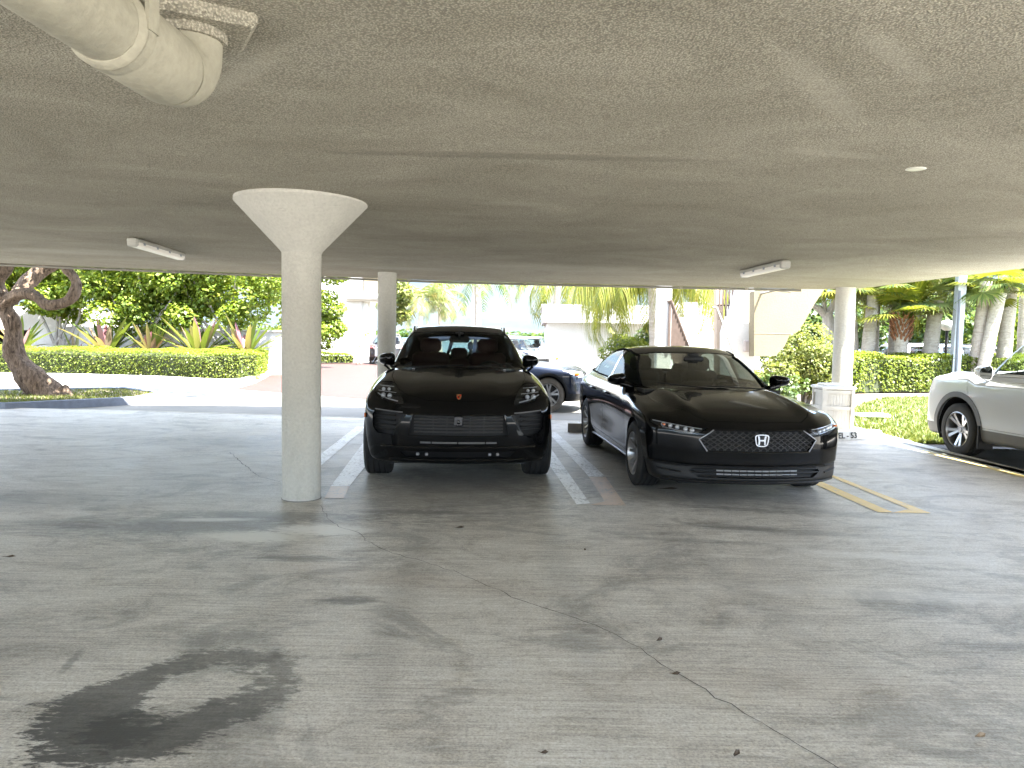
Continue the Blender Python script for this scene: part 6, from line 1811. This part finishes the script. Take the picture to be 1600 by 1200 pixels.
bromeliad('small pale bromeliad between the gnarled trunk and the garden wall', 118, 553, 25.9, 16, .9, 6, 1)

# ---- palms over the bay
def px_palm(fn, name, label, u, vb, vt, Y, *a, lean=0, **k):
    b = aty(u, 540, Y); t = aty(u + lean, vt, Y); return fn(name, label, (b.x, Y, -.06), (t.x, Y, t.z), *a, **k)
far = 'slender palms along the bay'
px_palm(palm, 'coconut_palm', 'slender palm with an orange-tinted crown just right of the middle column', 652, 0, 470, 52, .20, .15, 22, 2.7, 1.8, .85, .09, M_FROND_F, M_PALMP, 1, lean=8, nl=18, group=far)
px_palm(palm, 'coconut_palm', 'slim palm with a small pale crown, second right of the middle column', 688, 0, 463, 55, .17, .13, 20, 2.5, 1.7, .8, .09, M_FROND_F, M_PALMP, 2, lean=-1, nl=18, group=far)
px_palm(palm, 'coconut_palm', 'thick pale palm trunk with drooping fronds above the black SUV roof', 748, 0, 425, 40, .20, .17, 18, 3.0, 1.7, .7, .07, M_FROND_G, M_PALMP, 3, lean=-2, nl=22, el=(-.5, .6), group=far)
px_palm(palm, 'coconut_palm', 'thin palm trunk beside the thick pale one above the black SUV roof', 738, 0, 436, 46, .11, .09, 8, 2.0, 1.6, .6, .07, M_FROND_F, M_PALMP, 33, lean=2, nl=16, el=(0, .8), group=far)
px_palm(palm, 'coconut_palm', 'slim palm trunk standing at the balcony building left of the middle column', 577, 0, 440, 52, .17, .13, 18, 2.6, 1.7, .8, .09, M_FROND_F, M_PALMP, 4, lean=1, nl=18, group=far)
p = aty(622, 470, 44)
tree('leafy_tree', 'yellow-green hanging foliage just right of the middle column', (p.x, 44, 0), clumpify((p.x + .1, 44, 3.6), (.9, .8, 1.2), 18, .45, np.random.default_rng(9)), 2200, .22, M_LEAF_B, ([(p.x - .6, 44, -.05), (p.x - .5, 44, 3.5)], [.12, .08]), [], M_LIMB, seed=9)
# drooping yellow fronds over the white building
p = aty(1026, 452, 19.8)
root = palm('drooping_palm', 'palm with ragged trunk and long drooping yellow fronds left of the newel post', (p.x, 19.8, -.05), (p.x - .1, 19.8, 3.35), .15, .17, 30, 2.9, 2.0, .75, .035, M_FROND_Y, M_PALMP, 6, hang=1.3, el=(-.2, .9), nl=44, curve=(.05, 0))
p = aty(925, 452, 25)
palm('drooping_palm', 'palm with long hanging yellow fronds in front of the white fascia', (5.22, 26.0, -.05), (5.15, 25.8, 4.1), .15, .14, 22, 4.3, 2.0, 1.0, .04, M_FROND_Y, M_PALMP, 7, hang=1.5, el=(-.15, .7), nl=54, azr=(2.5, 4.1))
p = aty(868, 452, 33)
palm('coconut_palm', 'palm leaning out over the corner of the white building', (1.6, 36, -.06), (2.2, 36, 4.6), .16, .14, 22, 3.2, 2.1, .85, .06, M_FROND_Y, M_PALMP, 8, hang=.9, el=(-.4, .7), nl=30)
p = aty(1102, 460, 24)
palm('date_palm', 'palm with a notched brown trunk above the white stair wall', (p.x, 24, -.05), (p.x, 24, 4.0), .30, .30, 26, 2.6, 1.7, .6, .05, M_FROND_Y, M_PALMR, 9, hang=.8, el=(-.3, 1.0), nl=30)
p = aty(1062, 450, 25)
palm('drooping_palm', 'small palm with bright yellow fronds above the stair wall', (p.x, 26, -.05), (p.x, 26, 3.9), .12, .11, 16, 1.7, 1.9, .6, .045, M_FROND_Y, M_PALMP, 10, hang=1.4, el=(-.2, .8), nl=26)
# right hand group
grp = 'palms behind the right hedge'
def right(fn, name, label, ub, vb, ut, vt, Y, *a, **k):
    b = aty(ub, vb, Y); t = aty(ut, vt, Y); return fn(name, label, (b.x, Y, -.05), (t.x + (t.x - b.x) / max(.5, t.z - b.z) * 0, Y, t.z), *a, group=grp, **k)
right(fan_palm, 'fan_palm', 'grey-trunked fan palm right of the sunlit round column', 1352, 552, 1365, 462, 25.5, .22, .19, 12, .9, M_FROND_G, M_PALMB, 1)
right(fan_palm, 'fan_palm', 'greenish thin-trunked fan palm close behind the first grey trunk', 1366, 552, 1371, 440, 26.6, .14, .13, 8, .85, M_FROND_G, M_PALMB, 2)
right(fan_palm, 'fan_palm', 'short fan palm with rusty red leaf bases on its trunk', 1409, 552, 1409, 498, 25.0, .15, .24, 20, .85, M_FROND_Y, M_PALMB, 3, boots=True, el=(-.2, 1.2))
right(fan_palm, 'fan_palm', 'stout grey fan palm with wide green fans left of the utility pole', 1449, 560, 1463, 470, 25.0, .25, .22, 16, 1.05, M_FROND_G, M_PALMB, 4, el=(-.7, 1.0))
right(palm, 'coconut_palm', 'palm with long hanging bright fronds above the rusty palm', 1392, 540, 1400, 420, 26.5, .12, .11, 26, 2.6, 2.0, .85, .045, M_FROND_Y, M_PALMB, 15, hang=1.3, nl=34, el=(-.4, .7))
right(fan_palm, 'fan_palm', 'tall pale trunk leaning right, left of the crossing leaning trunk', 1522, 565, 1541, 440, 23.8, .21, .18, 11, .9, M_FROND_G, M_PALMP, 5)
right(fan_palm, 'fan_palm', 'brown trunk leaning strongly right across its neighbour', 1530, 565, 1562, 458, 23.4, .17, .2, 10, .85, M_FROND_Y, M_PALMB, 6, boots=False)
right(fan_palm, 'fan_palm', 'thin pale trunk standing between the leaning pair and the grey trunk', 1547, 565, 1546, 440, 25.0, .15, .13, 10, .85, M_FROND_G, M_PALMP, 7)
right(fan_palm, 'fan_palm', 'thick grey trunk leaning right behind the SUV windscreen', 1566, 565, 1581, 436, 24.2, .23, .19, 12, .95, M_FROND_G, M_PALMB, 8)
right(fan_palm, 'fan_palm', 'pale trunk at the right edge behind the SUV roof', 1596, 560, 1602, 430, 26.5, .16, .14, 10, .85, M_FROND_G, M_PALMP, 9)
right(fan_palm, 'fan_palm', 'pale leaning trunk just right of the sunlit round column', 1337, 560, 1328, 450, 26.0, .20, .17, 20, .9, M_FROND_Y, M_PALMP, 19)
# pale branching tree left of the column and the green behind
p = aty(1297, 545, 27)
def Q(u, v, d=0): q = aty(u, v, 27 + d); return (q.x, q.y, q.z)
cl = clumpify((p.x + .1, 27, 4.2), (1.6, 1.2, 1.1), 18, .55, np.random.default_rng(31))
tree('branching_tree', 'pale branching tree between the beige stair panel and the right column', (p.x, 27, 0), cl, 3600, .2, M_LEAF_Y, ([(p.x, 27, -.05), Q(1296, 520), Q(1294, 500), Q(1292, 488)], [.26, .22, .2, .17]), [([Q(1292, 495), Q(1280, 482), Q(1270, 478), Q(1264, 462)], [.15, .12, .10, .07]), ([Q(1293, 492), Q(1302, 478), Q(1306, 455)], [.15, .12, .09]), ([Q(1288, 488), Q(1288, 470), Q(1284, 450)], [.10, .08, .05])], M_LIMB, seed=31)
def backdrop_tree(label, x, y, h, rx, n, mat, seed, group='green trees far behind the right hedge'):
    rng = np.random.default_rng(seed); cl = clumpify((x, y, h * .55), (rx, 1.8, h * .42), 34, rx * .30, rng)
    tree('leafy_tree', label, (x, y, 0), cl, n, .26, mat, ([(x, y, -.05), (x, y, h * .5)], [.2, .12]), [], M_LIMB, group, seed=seed)
backdrop_tree('dark green tree behind the pale branching tree', 13.2, 33, 3.8, 2.6, 4200, M_LEAF_D, 51)
backdrop_tree('dark green tree behind the rusty palm', 17.6, 34, 4.6, 3.0, 5200, M_LEAF_D, 52)
backdrop_tree('mid green tree behind the garden lamp', 21.8, 35.5, 4.4, 2.8, 4800, M_LEAF_Y, 53)
backdrop_tree('sunlit yellow-green tree right of the utility pole', 25.0, 38, 5.4, 3.0, 5200, M_LEAF_Y, 54)
backdrop_tree('sunlit tree in front of the salmon house', 29.2, 41, 4.0, 2.8, 4600, M_LEAF_Y, 55)
backdrop_tree('sunlit tree at the far right behind the SUV', 33.0, 43, 3.6, 2.8, 4200, M_LEAF_Y, 56)
rng = np.random.default_rng(61); cl = []
for k in range(40): cl.append((rng.uniform(11, 40), rng.uniform(44, 50), rng.uniform(.6, 3.2), 1.6, 1.4, 1.3))
C, d = crown_points(cl, 9000, rng); V, F = leaves(C, .36, rng, .4, d); tag(np_mesh('far_foliage', V, F, M_LEAF_D), 'dark green far foliage filling the gaps behind the right palms', 'foliage', kind='stuff')
# distant shore line of trees across the bay
rng = np.random.default_rng(62); cl = [(x, 900 + rng.uniform(-20, 20), rng.uniform(0, 3), 26, 10, rng.uniform(3, 8)) for x in np.linspace(-420, 260, 46)]
C, d = crown_points(cl, 6000, rng); V, F = leaves(C, 6.0, rng, .4, d); tag(np_mesh('far_shore', V, F, M_LEAF_D), 'low line of trees on the far shore of the bay', 'foliage', kind='stuff')

# ---- lawn and ground cover as blades
def blades(name, poly, n, h, mat, seed, z0):
    rng = np.random.default_rng(seed); P = np.array(poly); lo = P.min(0); hi = P.max(0); pts = []
    x = rng.uniform(lo[0], hi[0], n * 3); y = lo[1] + (hi[1] - lo[1]) * rng.random(n * 3) ** 1.7
    ins = np.zeros(len(x), bool); j = len(P) - 1
    for i in range(len(P)):
        c_ = ((P[i, 1] > y) != (P[j, 1] > y)) & (x < (P[j, 0] - P[i, 0]) * (y - P[i, 1]) / (P[j, 1] - P[i, 1] + 1e-12) + P[i, 0]); ins ^= c_; j = i
    x, y = x[ins][:n], y[ins][:n]; m_ = len(x); a = rng.uniform(0, 2 * PI, m_); hh = h * rng.uniform(.5, 1.3, m_); w_ = h * .22
    B = np.stack([x, y, np.full(m_, z0)], 1); s = np.stack([np.cos(a), np.sin(a), 0 * a], 1) * w_; t_ = np.stack([rng.normal(size=m_) * h * .5, rng.normal(size=m_) * h * .5, hh], 1)
    V = np.stack([B - s, B + s, B + t_], 1).reshape(-1, 3); F = np.arange(3 * m_).reshape(m_, 3)
    return tag(np_mesh(name, V, F, mat), None, None, kind='stuff')
g = blades('grass', lawn, 60000, .07, M_GRASS, 5, -.03); tag(g, 'sunlit lawn grass between the right column and the hedge', 'grass')
g = blades('ground_cover', inn, 9000, .06, M_GRASS, 6, .05); tag(g, 'green ground cover around the foot of the gnarled tree', 'ground cover')
# ================================================================== OTHER CARS
M_SILVERW = mat_paint('silver_white_paint', (.56, .575, .59), .22, .06)
M_NAVY = mat_paint('navy_paint', (.010, .014, .026), .18, coat=.5, spec=.2)
def suv_cfg(WB, L, Wd, H, fo, hood, belt, nose=1.0, boxy=1.0, cs=0.0):
    """profile set for a generic SUV, front axle at origin"""
    re = -(L - fo); hw = Wd / 2
    return dict(
        W=sp([re, re + .4, -WB, -WB * .5, 0, fo * .6, fo], [hw * .88, hw * .95, hw * .99, hw * .965, hw * .99, hw * .965, hw * .90]),
        S=sp([.15, .3, .5, .75, belt, belt + .12], [.93, .97, 1.0, 1.0, .965, .90]),
        T=sp([re, re + .25, -WB * .9, -.75 + cs, -.5 + cs, cs * .5, fo * .5, fo * .8, fo], [belt - .08, belt, belt, belt, hood + .02, hood - .02, hood - .07 * boxy, hood - .13 * boxy, hood - .24 * boxy]),
        Tlat=lambda x, y: -.05 * (y / .85) ** 4 + .02 * bell(y, hw * .62, .08) * (1 / (1 + np.exp(-(x + .4) / .1))) * (1 / (1 + np.exp((x - fo * .8) / .05))),
        F=sp([.2, .3, .45, .6, .8, .95, 1.1], [fo - .12, fo - .03, fo, fo, fo - .02, fo - .07, fo - .2]),
        Fplan=lambda y: .07 * (y / .6) ** 2 + .5 * np.maximum(0, y - hw * .62) ** 1.6 * 1.5 * nose,
        R=sp([.2, .6, .9, 1.2], [re + .08, re, re + .02, re + .08]), Rplan=lambda y: .12 * (y / .8) ** 3,
        G=sp([re, re + .12, re + .42, re + .75, re + 1.2, -WB * .66, -1.25 + cs, -.85 + cs, -.42 + cs, cs], [belt - .05, belt + .08, H - .24, H - .07, H - .03, H, H - .09, H - .34, belt + .0, belt - .3]),
        Gw=sp([belt - .1, belt, belt + .2, H - .2, H - .05, H], [hw * .92, hw * .89, hw * .82, hw * .70, hw * .63, hw * .58]),
        glat=.03, gwrap=.22, grear=.10, xmid=-WB * .66, kb=.075 if boxy > .9 else .05, kf=.07 if boxy > .9 else .045, kg=.08, ku=.025, gz=belt - .16, bottom=lambda x: .24 + 0 * x)

def generic_suv(name, label, cfg, WB, rt, rr, hw, belt, H, fo, L, paint, clad, style, h=.035, ring=.07, tyre=None, group=None, seats=True, headlamp=None, tail=None, lampz=.8, cs=0.0, ag=.045, mz=.10):
    f = skin_fn(cfg); re = -(L - fo)
    s = Shell(f, (re - .15, -hw - .1, .12), (fo + .12, hw + .1, H + .08), h)
    WIND, SIDEG, REARG, LAMP, GRILLE, ARCH, GAP, CLAD, TAIL, PIL = range(1, 11)
    b2 = belt + .045; t2 = H - .13
    for sg in (1, -1):
        sd = lambda c_, n, sg=sg: c_.y * sg > .4 and n.y * sg > .25
        for ax_ in (0, -WB):
            s.cut(arch_poly(ax_, rt, rt + ag), 'y', ARCH, lambda c_, n, sg=sg: c_.y * sg > .5)
            s.cut(arch_poly(ax_, rt, rt + ag + ring), 'y', CLAD, lambda c_, n, sg=sg: c_.y * sg > .5)
        s.cut([(-rt, .40), (-WB + rt, .40), (-WB + rt, .1), (-rt, .1)], 'y', CLAD, lambda c_, n, sg=sg: c_.y * sg > .5)
        xm_ = -1.75
        s.cut([(-.80 + cs, b2), (-1.25 + cs, t2 - .04), (-1.5 + cs, t2), (xm_, t2 + .005), (xm_, b2 + .01)], 'y', SIDEG, sd)
        s.cut([(xm_ - .08, b2 + .01), (xm_ - .08, t2 + .005), (-WB * .93, t2 - .01), (-WB * 1.0, b2 + .02)], 'y', SIDEG, sd)
        s.cut([(-WB * 1.03, b2 + .02), (-WB * .97, t2 - .02), (re + .75, t2 - .06), (re + .48, b2 + .06)], 'y', SIDEG, sd)
        for d in ([(-.56 + cs * .5, .42), (-.50 + cs * .7, .7), (-.54 + cs, belt - .06), (-.66 + cs, belt + .01), (-1.72, belt + .02), (-1.72, .42)], [(-1.735, .42), (-1.735, belt + .02), (-WB * .99, belt + .02), (-WB + .40, .72), (-WB + .44, .42)]):
            s.cut(d, 'y', GAP, sd); s.cut(shrink(d, .005), 'y', 20 + (0 if sg > 0 else 2) + (0 if d[0][0] > -1 else 1), sd, (GAP,))
        hy = hw * .70
        lp = [(hy - .16, lampz + .03), (hy + .05, lampz + .075), (hy + .22, lampz + .085), (hy + .24, lampz + .01), (hy + .12, lampz - .06), (hy - .10, lampz - .05)]
        if sg < 0: lp = mir(lp)
        s.cut(lp, 'x', LAMP, lambda c_, n: c_.x > .2)
        tl = [(hw * .60, belt - .02), (hw * .98, belt - .0), (hw * .98, belt - .17), (hw * .62, belt - .14)]
        if sg < 0: tl = mir(tl)
        s.cut(tl, 'x', TAIL, lambda c_, n: c_.x < re + .5)
    w1 = hw * .70; w2 = hw * .60
    s.cut(smooth_poly([(-w1, b2), (0, b2 - .01), (w1, b2), (w2 + .02, t2 - .1), (w2 - .05, t2 + .01), (0, t2 + .03), (-w2 + .05, t2 + .01), (-w2 - .02, t2 - .1)], 4), 'x', WIND, lambda c_, n: -1.7 < c_.x < -.15 and n.x > .25)
    s.cut(smooth_poly([(-w1, b2 + .02), (0, b2 + .01), (w1, b2 + .02), (w2, t2 - .1), (w2 - .08, t2 - .03), (0, t2 - .02), (-w2 + .08, t2 - .03), (-w2, t2 - .1)], 4), 'x', REARG, lambda c_, n: c_.x < re + 1.0 and n.x < -.2)
    gz = lampz - .03
    s.cut([(-hw * .50, gz + .05), (hw * .50, gz + .05), (hw * .42, gz - .22), (-hw * .42, gz - .22)], 'x', GRILLE, lambda c_, n: c_.x > .2)
    s.cut([(-hw * 1.1, .40), (hw * 1.1, .40), (hw * 1.1, .1), (-hw * 1.1, .1)], 'x', CLAD, lambda c_, n: c_.x > .35 or c_.x < re + .5)
    root = empty(name); tag(root, label, 'car', group)
    spec = {0: dict(name='body', mat=paint), WIND: dict(name='windscreen', mat=M_GLASS_S, vec=.005, rim=None), SIDEG: dict(name='side_window', mat=M_GLASS_S, vec=.004, rim=None), REARG: dict(name='rear_window', mat=M_GLASS_D, vec=.004, rim=None),
            LAMP: dict(name='headlight', mat=headlamp or M_LAMP, vec=.003, rim=None), GRILLE: dict(name='grille', mat=M_DARK, vec=(-.03, 0, 0), rim=None), ARCH: dict(delete=True), GAP: dict(delete=True),
            CLAD: dict(name='cladding', mat=clad, vec=-.008, rim=.03), TAIL: dict(name='tail_light', mat=tail or M_RED, vec=.002, rim=None)}
    for k in range(4): spec[20 + k] = dict(name='door', mat=paint, rim=.02)
    s.split(spec, SIDEG, LAMP, TAIL)
    pm = s.parts(spec); ob = {r: mesh_obj(spec[r]['name'], me, root) for r, me in pm.items()}; s.free()
    m = MB()
    for z in (gz, gz - .07, gz - .14): bar_on_front(m, f, (-hw * .42, z), (hw * .42, z), .008, .012, 8)
    m.build('grille_slat', M_TRIMG, ob[GRILLE])
    for sg in (1, -1):
        for ax_ in (0, -WB):
            make_wheel(root, (ax_, sg * (hw - .145), rt), sg, rt, rr, .245, M_ALLOY, style, tyre)
            make_liner(root, ax_, rt, rt + ag + .015, sg * (hw - .50), sg * (hw - .07))
        make_mirror(root, -.84 + cs, hw * .88, belt + mz, sg, paint, .19, .17)
        for k, x in ((0, -1.52), (1, -2.45)):
            y = side_y(f, x, belt - .10); m = MB(); m.bbox((x, sg * (y + .014), belt - .10), (.22, .03, .03), .01); m.build('handle', paint, ob[20 + k + (0 if sg > 0 else 2)])
        m = MB(); xs = np.linspace(-1.3, re + .75, 9); m.tube([(x, sg * hw * .57, top_z(f, x, hw * .57) + .03) for x in xs], .015, 6); m.build('roof_rail', M_TRIMG, root)
    m = MB(); m.box((re + 2.3, 0, .25), (L - .7, hw * 1.4, .06)); m.build('underbody', M_DARK, root)
    m = MB(); x = re - .02; m.bbox((x + .02, 0, .72), (.02, .5, .12), .004); m.build('number_plate', mat_plain('plate_white', (.6, .6, .6), .4), root)
    if seats:
        cabin_tub(root, re + .3, -.45, hw * .72, .4, belt - .02, -.95, belt - .02)
        for y in (-.37, .37): make_seat(root, -1.75, y, .55, M_SEAT, .54, lean=.2)
        m = MB(); m.bbox((-2.9, 0, belt - .1), (.16, 1.3, .5), .06); m.build('rear_seat', M_SEAT, root, angle=R(50))
        make_steering(root, -1.12, .37, belt - .05)
    return root, f, ob
# silver white SUV parked facing away on the right
r, f_, ob = generic_suv('parked_suv', 'silver white SUV with grey wheel arches, parked facing away beside the lawn', suv_cfg(2.89, 5.08, 1.99, 1.80, .93, 1.12, 1.075, .34, .36, .38), 2.89, .35, .235, .995, 1.075, 1.80, .93, 5.08, M_SILVERW, M_GREYTRIM, 'split5', h=.032, cs=.38, lampz=.88, ag=.085, mz=.05)
r.location = (6.91, 10.2, -.03); r.rotation_euler = (0, 0, R(94))
for sg in (1, -1):
    m = MB(); m.box((-.46, sg * .90, .30), (.03, .20, .30)); m.build('mud_flap', M_DARK, r)
# navy SUV crossing behind the two black cars
r, f_, ob = generic_suv('parked_suv', 'navy blue SUV seen side-on behind the two black cars', suv_cfg(2.81, 4.65, 1.90, 1.62, .86, 1.00, 1.03), 2.81, .365, .245, .95, 1.03, 1.62, .86, 4.65, M_NAVY, M_TRIM, 'split5', h=.035, ring=.05, tyre=M_RUBBER_SUN_DUST, headlamp=M_LAMP, lampz=.80)
r.location = (.86, 16.15, -.05); r.rotation_euler = (0, 0, R(-8)); r.scale = (.87, 1, .96)
for sg in (1, -1):
    m = MB(); x = front_x(f_, sg * .62, .47)[0]; m.lathe([(.0, .012), (.05, .012), (.075, .02), (.085, 0)], 20, Matrix.Translation((x - .005, sg * .62, .47)) @ Matrix.Rotation(PI / 2, 4, 'Y'))
    m.build('fog_lamp', M_CHROME, r)
for sg in (1, -1): m = MB(); x = front_x(f_, sg * .80, .80)[0]; m.bbox((x - .01, sg * .82, .81), (.12, .10, .07), .02); m.build('indicator', M_AMBER, r)
navy = r
# background copies with their own paint
def paint_copy(src, label, loc, rz, paint, old, group=None, scale=None):
    c = copy_tree(src); c.location = loc; c.rotation_euler = (0, 0, rz); c['label'] = label
    if scale: c.scale = scale
    def walk(o):
        if o.type == 'MESH' and o.data.materials and o.data.materials[0] == old:
            o.material_slots[0].link = 'OBJECT'; o.material_slots[0].material = paint
        for ch in o.children: walk(ch)
    walk(c); return c
M_GREYP = mat_paint('grey_paint', (.035, .033, .036), .25); M_WHITEP = mat_paint('white_paint', (.70, .70, .70), .2); M_SILV = mat_paint('silver_paint', (.42, .44, .46), .22, .08); M_CHAR = mat_paint('charcoal_paint', (.03, .03, .033), .2); M_BLUEP = mat_paint('pale_blue_paint', (.30, .40, .52), .22)
def far_car(label, u, v, Y, rz, paint, scale=None):
    p = aty(u, v, Y); return paint_copy(navy, label, (p.x, Y, -.05), rz, paint, M_NAVY, 'cars parked far outside', scale)
far_car('dark grey crossover seen from behind, left of the middle column', 611, 560, 42.0, R(95), M_GREYP)
far_car('silver car between the black SUV and the low white building', 826, 560, 27.0, R(-62), M_SILV)
far_car('white car further out toward the bay beyond the silver car', 838, 540, 36.0, R(-80), M_WHITEP)
far_car('charcoal car roof over the right hedge near the stout palm', 1440, 580, 31.5, R(175), M_CHAR)
far_car('white car roof over the right hedge beside the utility pole', 1492, 580, 29.8, R(5), M_WHITEP)
far_car('pale blue car beyond the right hedge between palm trunks', 1545, 580, 31.0, R(0), M_BLUEP)

# ================================================================== PERSON WITH A STROLLER
def skin_body(name, joints, edges, mat, parent, sub=2):
    me = bpy.data.meshes.new(name); me.from_pydata([j[0] for j in joints], edges, [])
    o = bpy.data.objects.new(name, me); COL.objects.link(o)
    mod = o.modifiers.new('skin', 'SKIN'); mod.use_smooth_shade = True
    for v, j in zip(me.skin_vertices[0].data, joints): v.radius = (j[1], j[1] if len(j) < 3 else j[2]); v.use_root = False
    me.skin_vertices[0].data[0].use_root = True
    ss = o.modifiers.new('sub', 'SUBSURF'); ss.levels = sub; ss.render_levels = sub
    dg = bpy.context.evaluated_depsgraph_get(); nm = bpy.data.meshes.new_from_object(o.evaluated_get(dg))
    bpy.data.objects.remove(o); nm.name = name; nm.materials.clear(); nm.materials.append(mat)
    ob = bpy.data.objects.new(name, nm); COL.objects.link(ob); ob.parent = parent; return ob
M_SKIN = mat_plain('skin', (.42, .26, .19), .6, var=.05); M_SHIRT = mat_plain('white_shirt', (.72, .72, .72), .85); M_HAIR = mat_plain('blond_hair', (.50, .30, .11), .6, var=.2, vs=30)
M_PANTS = mat_plain('pale_grey_trousers', (.46, .47, .50), .85)
px_ = at(563, 568.5)
root = empty('person', (px_.x, px_.y, -.045), R(35)); tag(root, 'blond person in white leaning forward over a stroller near the balcony building', 'person')
J = [((0, 0, .88), .125, .105), ((.04, 0, 1.02), .12, .10), ((.16, 0, 1.22), .14, .105), ((.26, 0, 1.34), .075, .07), ((.33, 0, 1.42), .048), ((.37, 0, 1.50), .085, .075), ((.40, 0, 1.60), .078, .07),
     ((.0, .09, .80), .085), ((.06, .10, .46), .055), ((-.02, .10, .09), .036), ((.12, .10, .03), .028),
     ((.0, -.09, .80), .085), ((-.10, -.10, .47), .055), ((-.28, -.10, .12), .036), ((-.16, -.10, .03), .028),
     ((.24, .18, 1.30), .052), ((.38, .21, 1.10), .04), ((.56, .17, 1.00), .03), ((.64, .15, .99), .026),
     ((.24, -.18, 1.30), .052), ((.38, -.21, 1.10), .04), ((.56, -.17, 1.00), .03), ((.64, -.15, .99), .026)]
for sy in (1, -1):
    w_ = 18 if sy > 0 else 22
    for k in range(5):
        a = (.05 - .022 * k) if k < 4 else .055
        J.append(((.70 - .012 * abs(k - 1.5) if k < 4 else .655, sy * (.15 + (.03 - .02 * k if k < 4 else -.045)), .975 if k < 4 else .985), .0095))
E_ = [(0, 1), (1, 2), (2, 3), (3, 4), (4, 5), (5, 6), (0, 7), (7, 8), (8, 9), (9, 10), (0, 11), (11, 12), (12, 13), (13, 14), (3, 15), (15, 16), (16, 17), (17, 18), (3, 19), (19, 20), (20, 21), (21, 22)] + [(18, 23 + k) for k in range(5)] + [(22, 28 + k) for k in range(5)]
skin_body('body', J, E_, M_SKIN, root)
JS = [((.0, 0, .90), .15, .125), ((.04, 0, 1.02), .142, .118), ((.16, 0, 1.22), .158, .12), ((.25, 0, 1.33), .09, .085), ((.24, .18, 1.30), .068), ((.38, .21, 1.10), .054), ((.24, -.18, 1.30), .068), ((.38, -.21, 1.10), .054)]
skin_body('shirt', JS, [(0, 1), (1, 2), (2, 3), (3, 4), (4, 5), (3, 6), (6, 7)], M_SHIRT, root)
JP = [((0, 0, .92), .145, .12), ((.0, .09, .80), .10), ((.06, .10, .46), .07), ((-.02, .10, .12), .055), ((.0, -.09, .80), .10), ((-.10, -.10, .47), .07), ((-.27, -.10, .15), .055)]
skin_body('trousers', JP, [(0, 1), (1, 2), (2, 3), (0, 4), (4, 5), (5, 6)], M_PANTS, root)
m = MB(); m.sphere((.375, 0, 1.60), .105, 14, 10, (1, .95, 1.05)); m.sphere((.30, 0, 1.52), .085, 12, 8, (.8, 1, 1.3)); m.build('hair', M_HAIR, root)
m = MB()
for s_ in (1, -1): m.sphere((.478, s_ * .03, 1.575), .011, 8, 6); m.sphere((.40, s_ * .088, 1.565), .018, 8, 6, (.7, .5, 1.2))
m.sphere((.487, 0, 1.55), .014, 8, 6); m.box((.476, 0, 1.515), (.01, .04, .008)); m.build('face', mat_plain('face_features', (.20, .11, .09), .6), root)
sx, sy = math.cos(R(35)), math.sin(R(35))
st = empty('stroller', (px_.x + sx * 1.0, px_.y + sy * 1.0, -.045), R(35)); tag(st, 'small pale folding stroller pushed by the person in white', 'stroller')
m = MB()
for s_ in (1, -1):
    m.tube([(-.34, s_ * .2, 1.0), (-.2, s_ * .2, .85), (.25, s_ * .2, .12)], .014, 6); m.tube([(-.25, s_ * .2, .12), (.10, s_ * .2, .62), (.30, s_ * .19, .70)], .014, 6)
m.tube([(-.34, -.2, 1.0), (-.34, .2, 1.0)], .016, 6); m.build('frame', M_STEEL, st)
m = MB(); m.bbox((.05, 0, .42), (.36, .36, .06), .02); m.bbox((-.12, 0, .64), (.06, .36, .44), .02); m.build('seat', M_SHIRT, st)
for x in (-.25, .25):
    for s_ in (1, -1):
        m = MB(); m.lathe([(.04, -.015), (.085, -.02), (.095, 0), (.085, .02), (.04, .015), (.04, -.015)], 16, Matrix.Translation((x, s_ * .22, .10)) @ Matrix.Rotation(PI / 2, 4, 'X')); m.build('wheel', M_TRIM, st)
# ---- debris on the slab
def leaf_bit(u, v, s, a, label, c):
    p = at(u, v); rg = random.Random(u); m = MB()
    V = [(-s, 0, .012), (-s * .3, s * .32, .006), (s * .45, s * .25, .016), (s, 0, .010), (s * .4, -s * .28, .006), (-s * .4, -s * .3, .014), (0, 0, .004)]
    m.add(V, [(6, 0, 1), (6, 1, 2), (6, 2, 3), (6, 3, 4), (6, 4, 5), (6, 5, 0)]); o = m.build('dry_leaf', c); o.location = (p.x, p.y, .002); o.rotation_euler = (0, 0, a)
    tag(o, label, 'leaf', 'dry leaves on the slab')
C1 = mat_plain('dead_leaf', (.08, .055, .035), .8); C2 = mat_plain('tan_leaf', (.30, .22, .14), .8)
for (u, v, s, a, l, c_) in ((1531, 1154, .035, .5, 'curled tan dry leaf lying at the lower right of the floor', C2), (1151, 1182, .030, 1.0, 'dark dry leaf lying at the bottom of the floor near the long crack', C1), (1054, 1056, .028, .2, 'dark dry leaf beside the long crack in mid floor', C1), (716, 826, .05, .1, 'dark scrap of leaf in front of the black SUV', C1), (1030, 1003, .03, .9, 'small dark twig leaf right of the crack, above mid floor', C1), (914, 861, .02, 1.3, 'tiny dark leaf scrap in front of the sedan bay', C1), (1043, 765, .12, .25, 'dark flattened leaf in front of the sedan front wheel', C1), (848, 1180, .02, 0, 'tiny dark leaf scrap at the bottom centre of the floor', C1), (12, 872, .05, .1, 'dark leaf scrap at the far left of the floor', C1)):
    leaf_bit(u, v, s, a, l, c_)
suv, f_suv = build_black_suv()
suv.location = (-.556, 7.99, 0.0); suv.rotation_euler = (0, 0, FWD)
sedan, f_sedan = build_black_sedan()
sedan.location = (2.12, 7.57, 0.0); sedan.rotation_euler = (0, 0, FWD)
sedan.scale = (1, 1, .957)
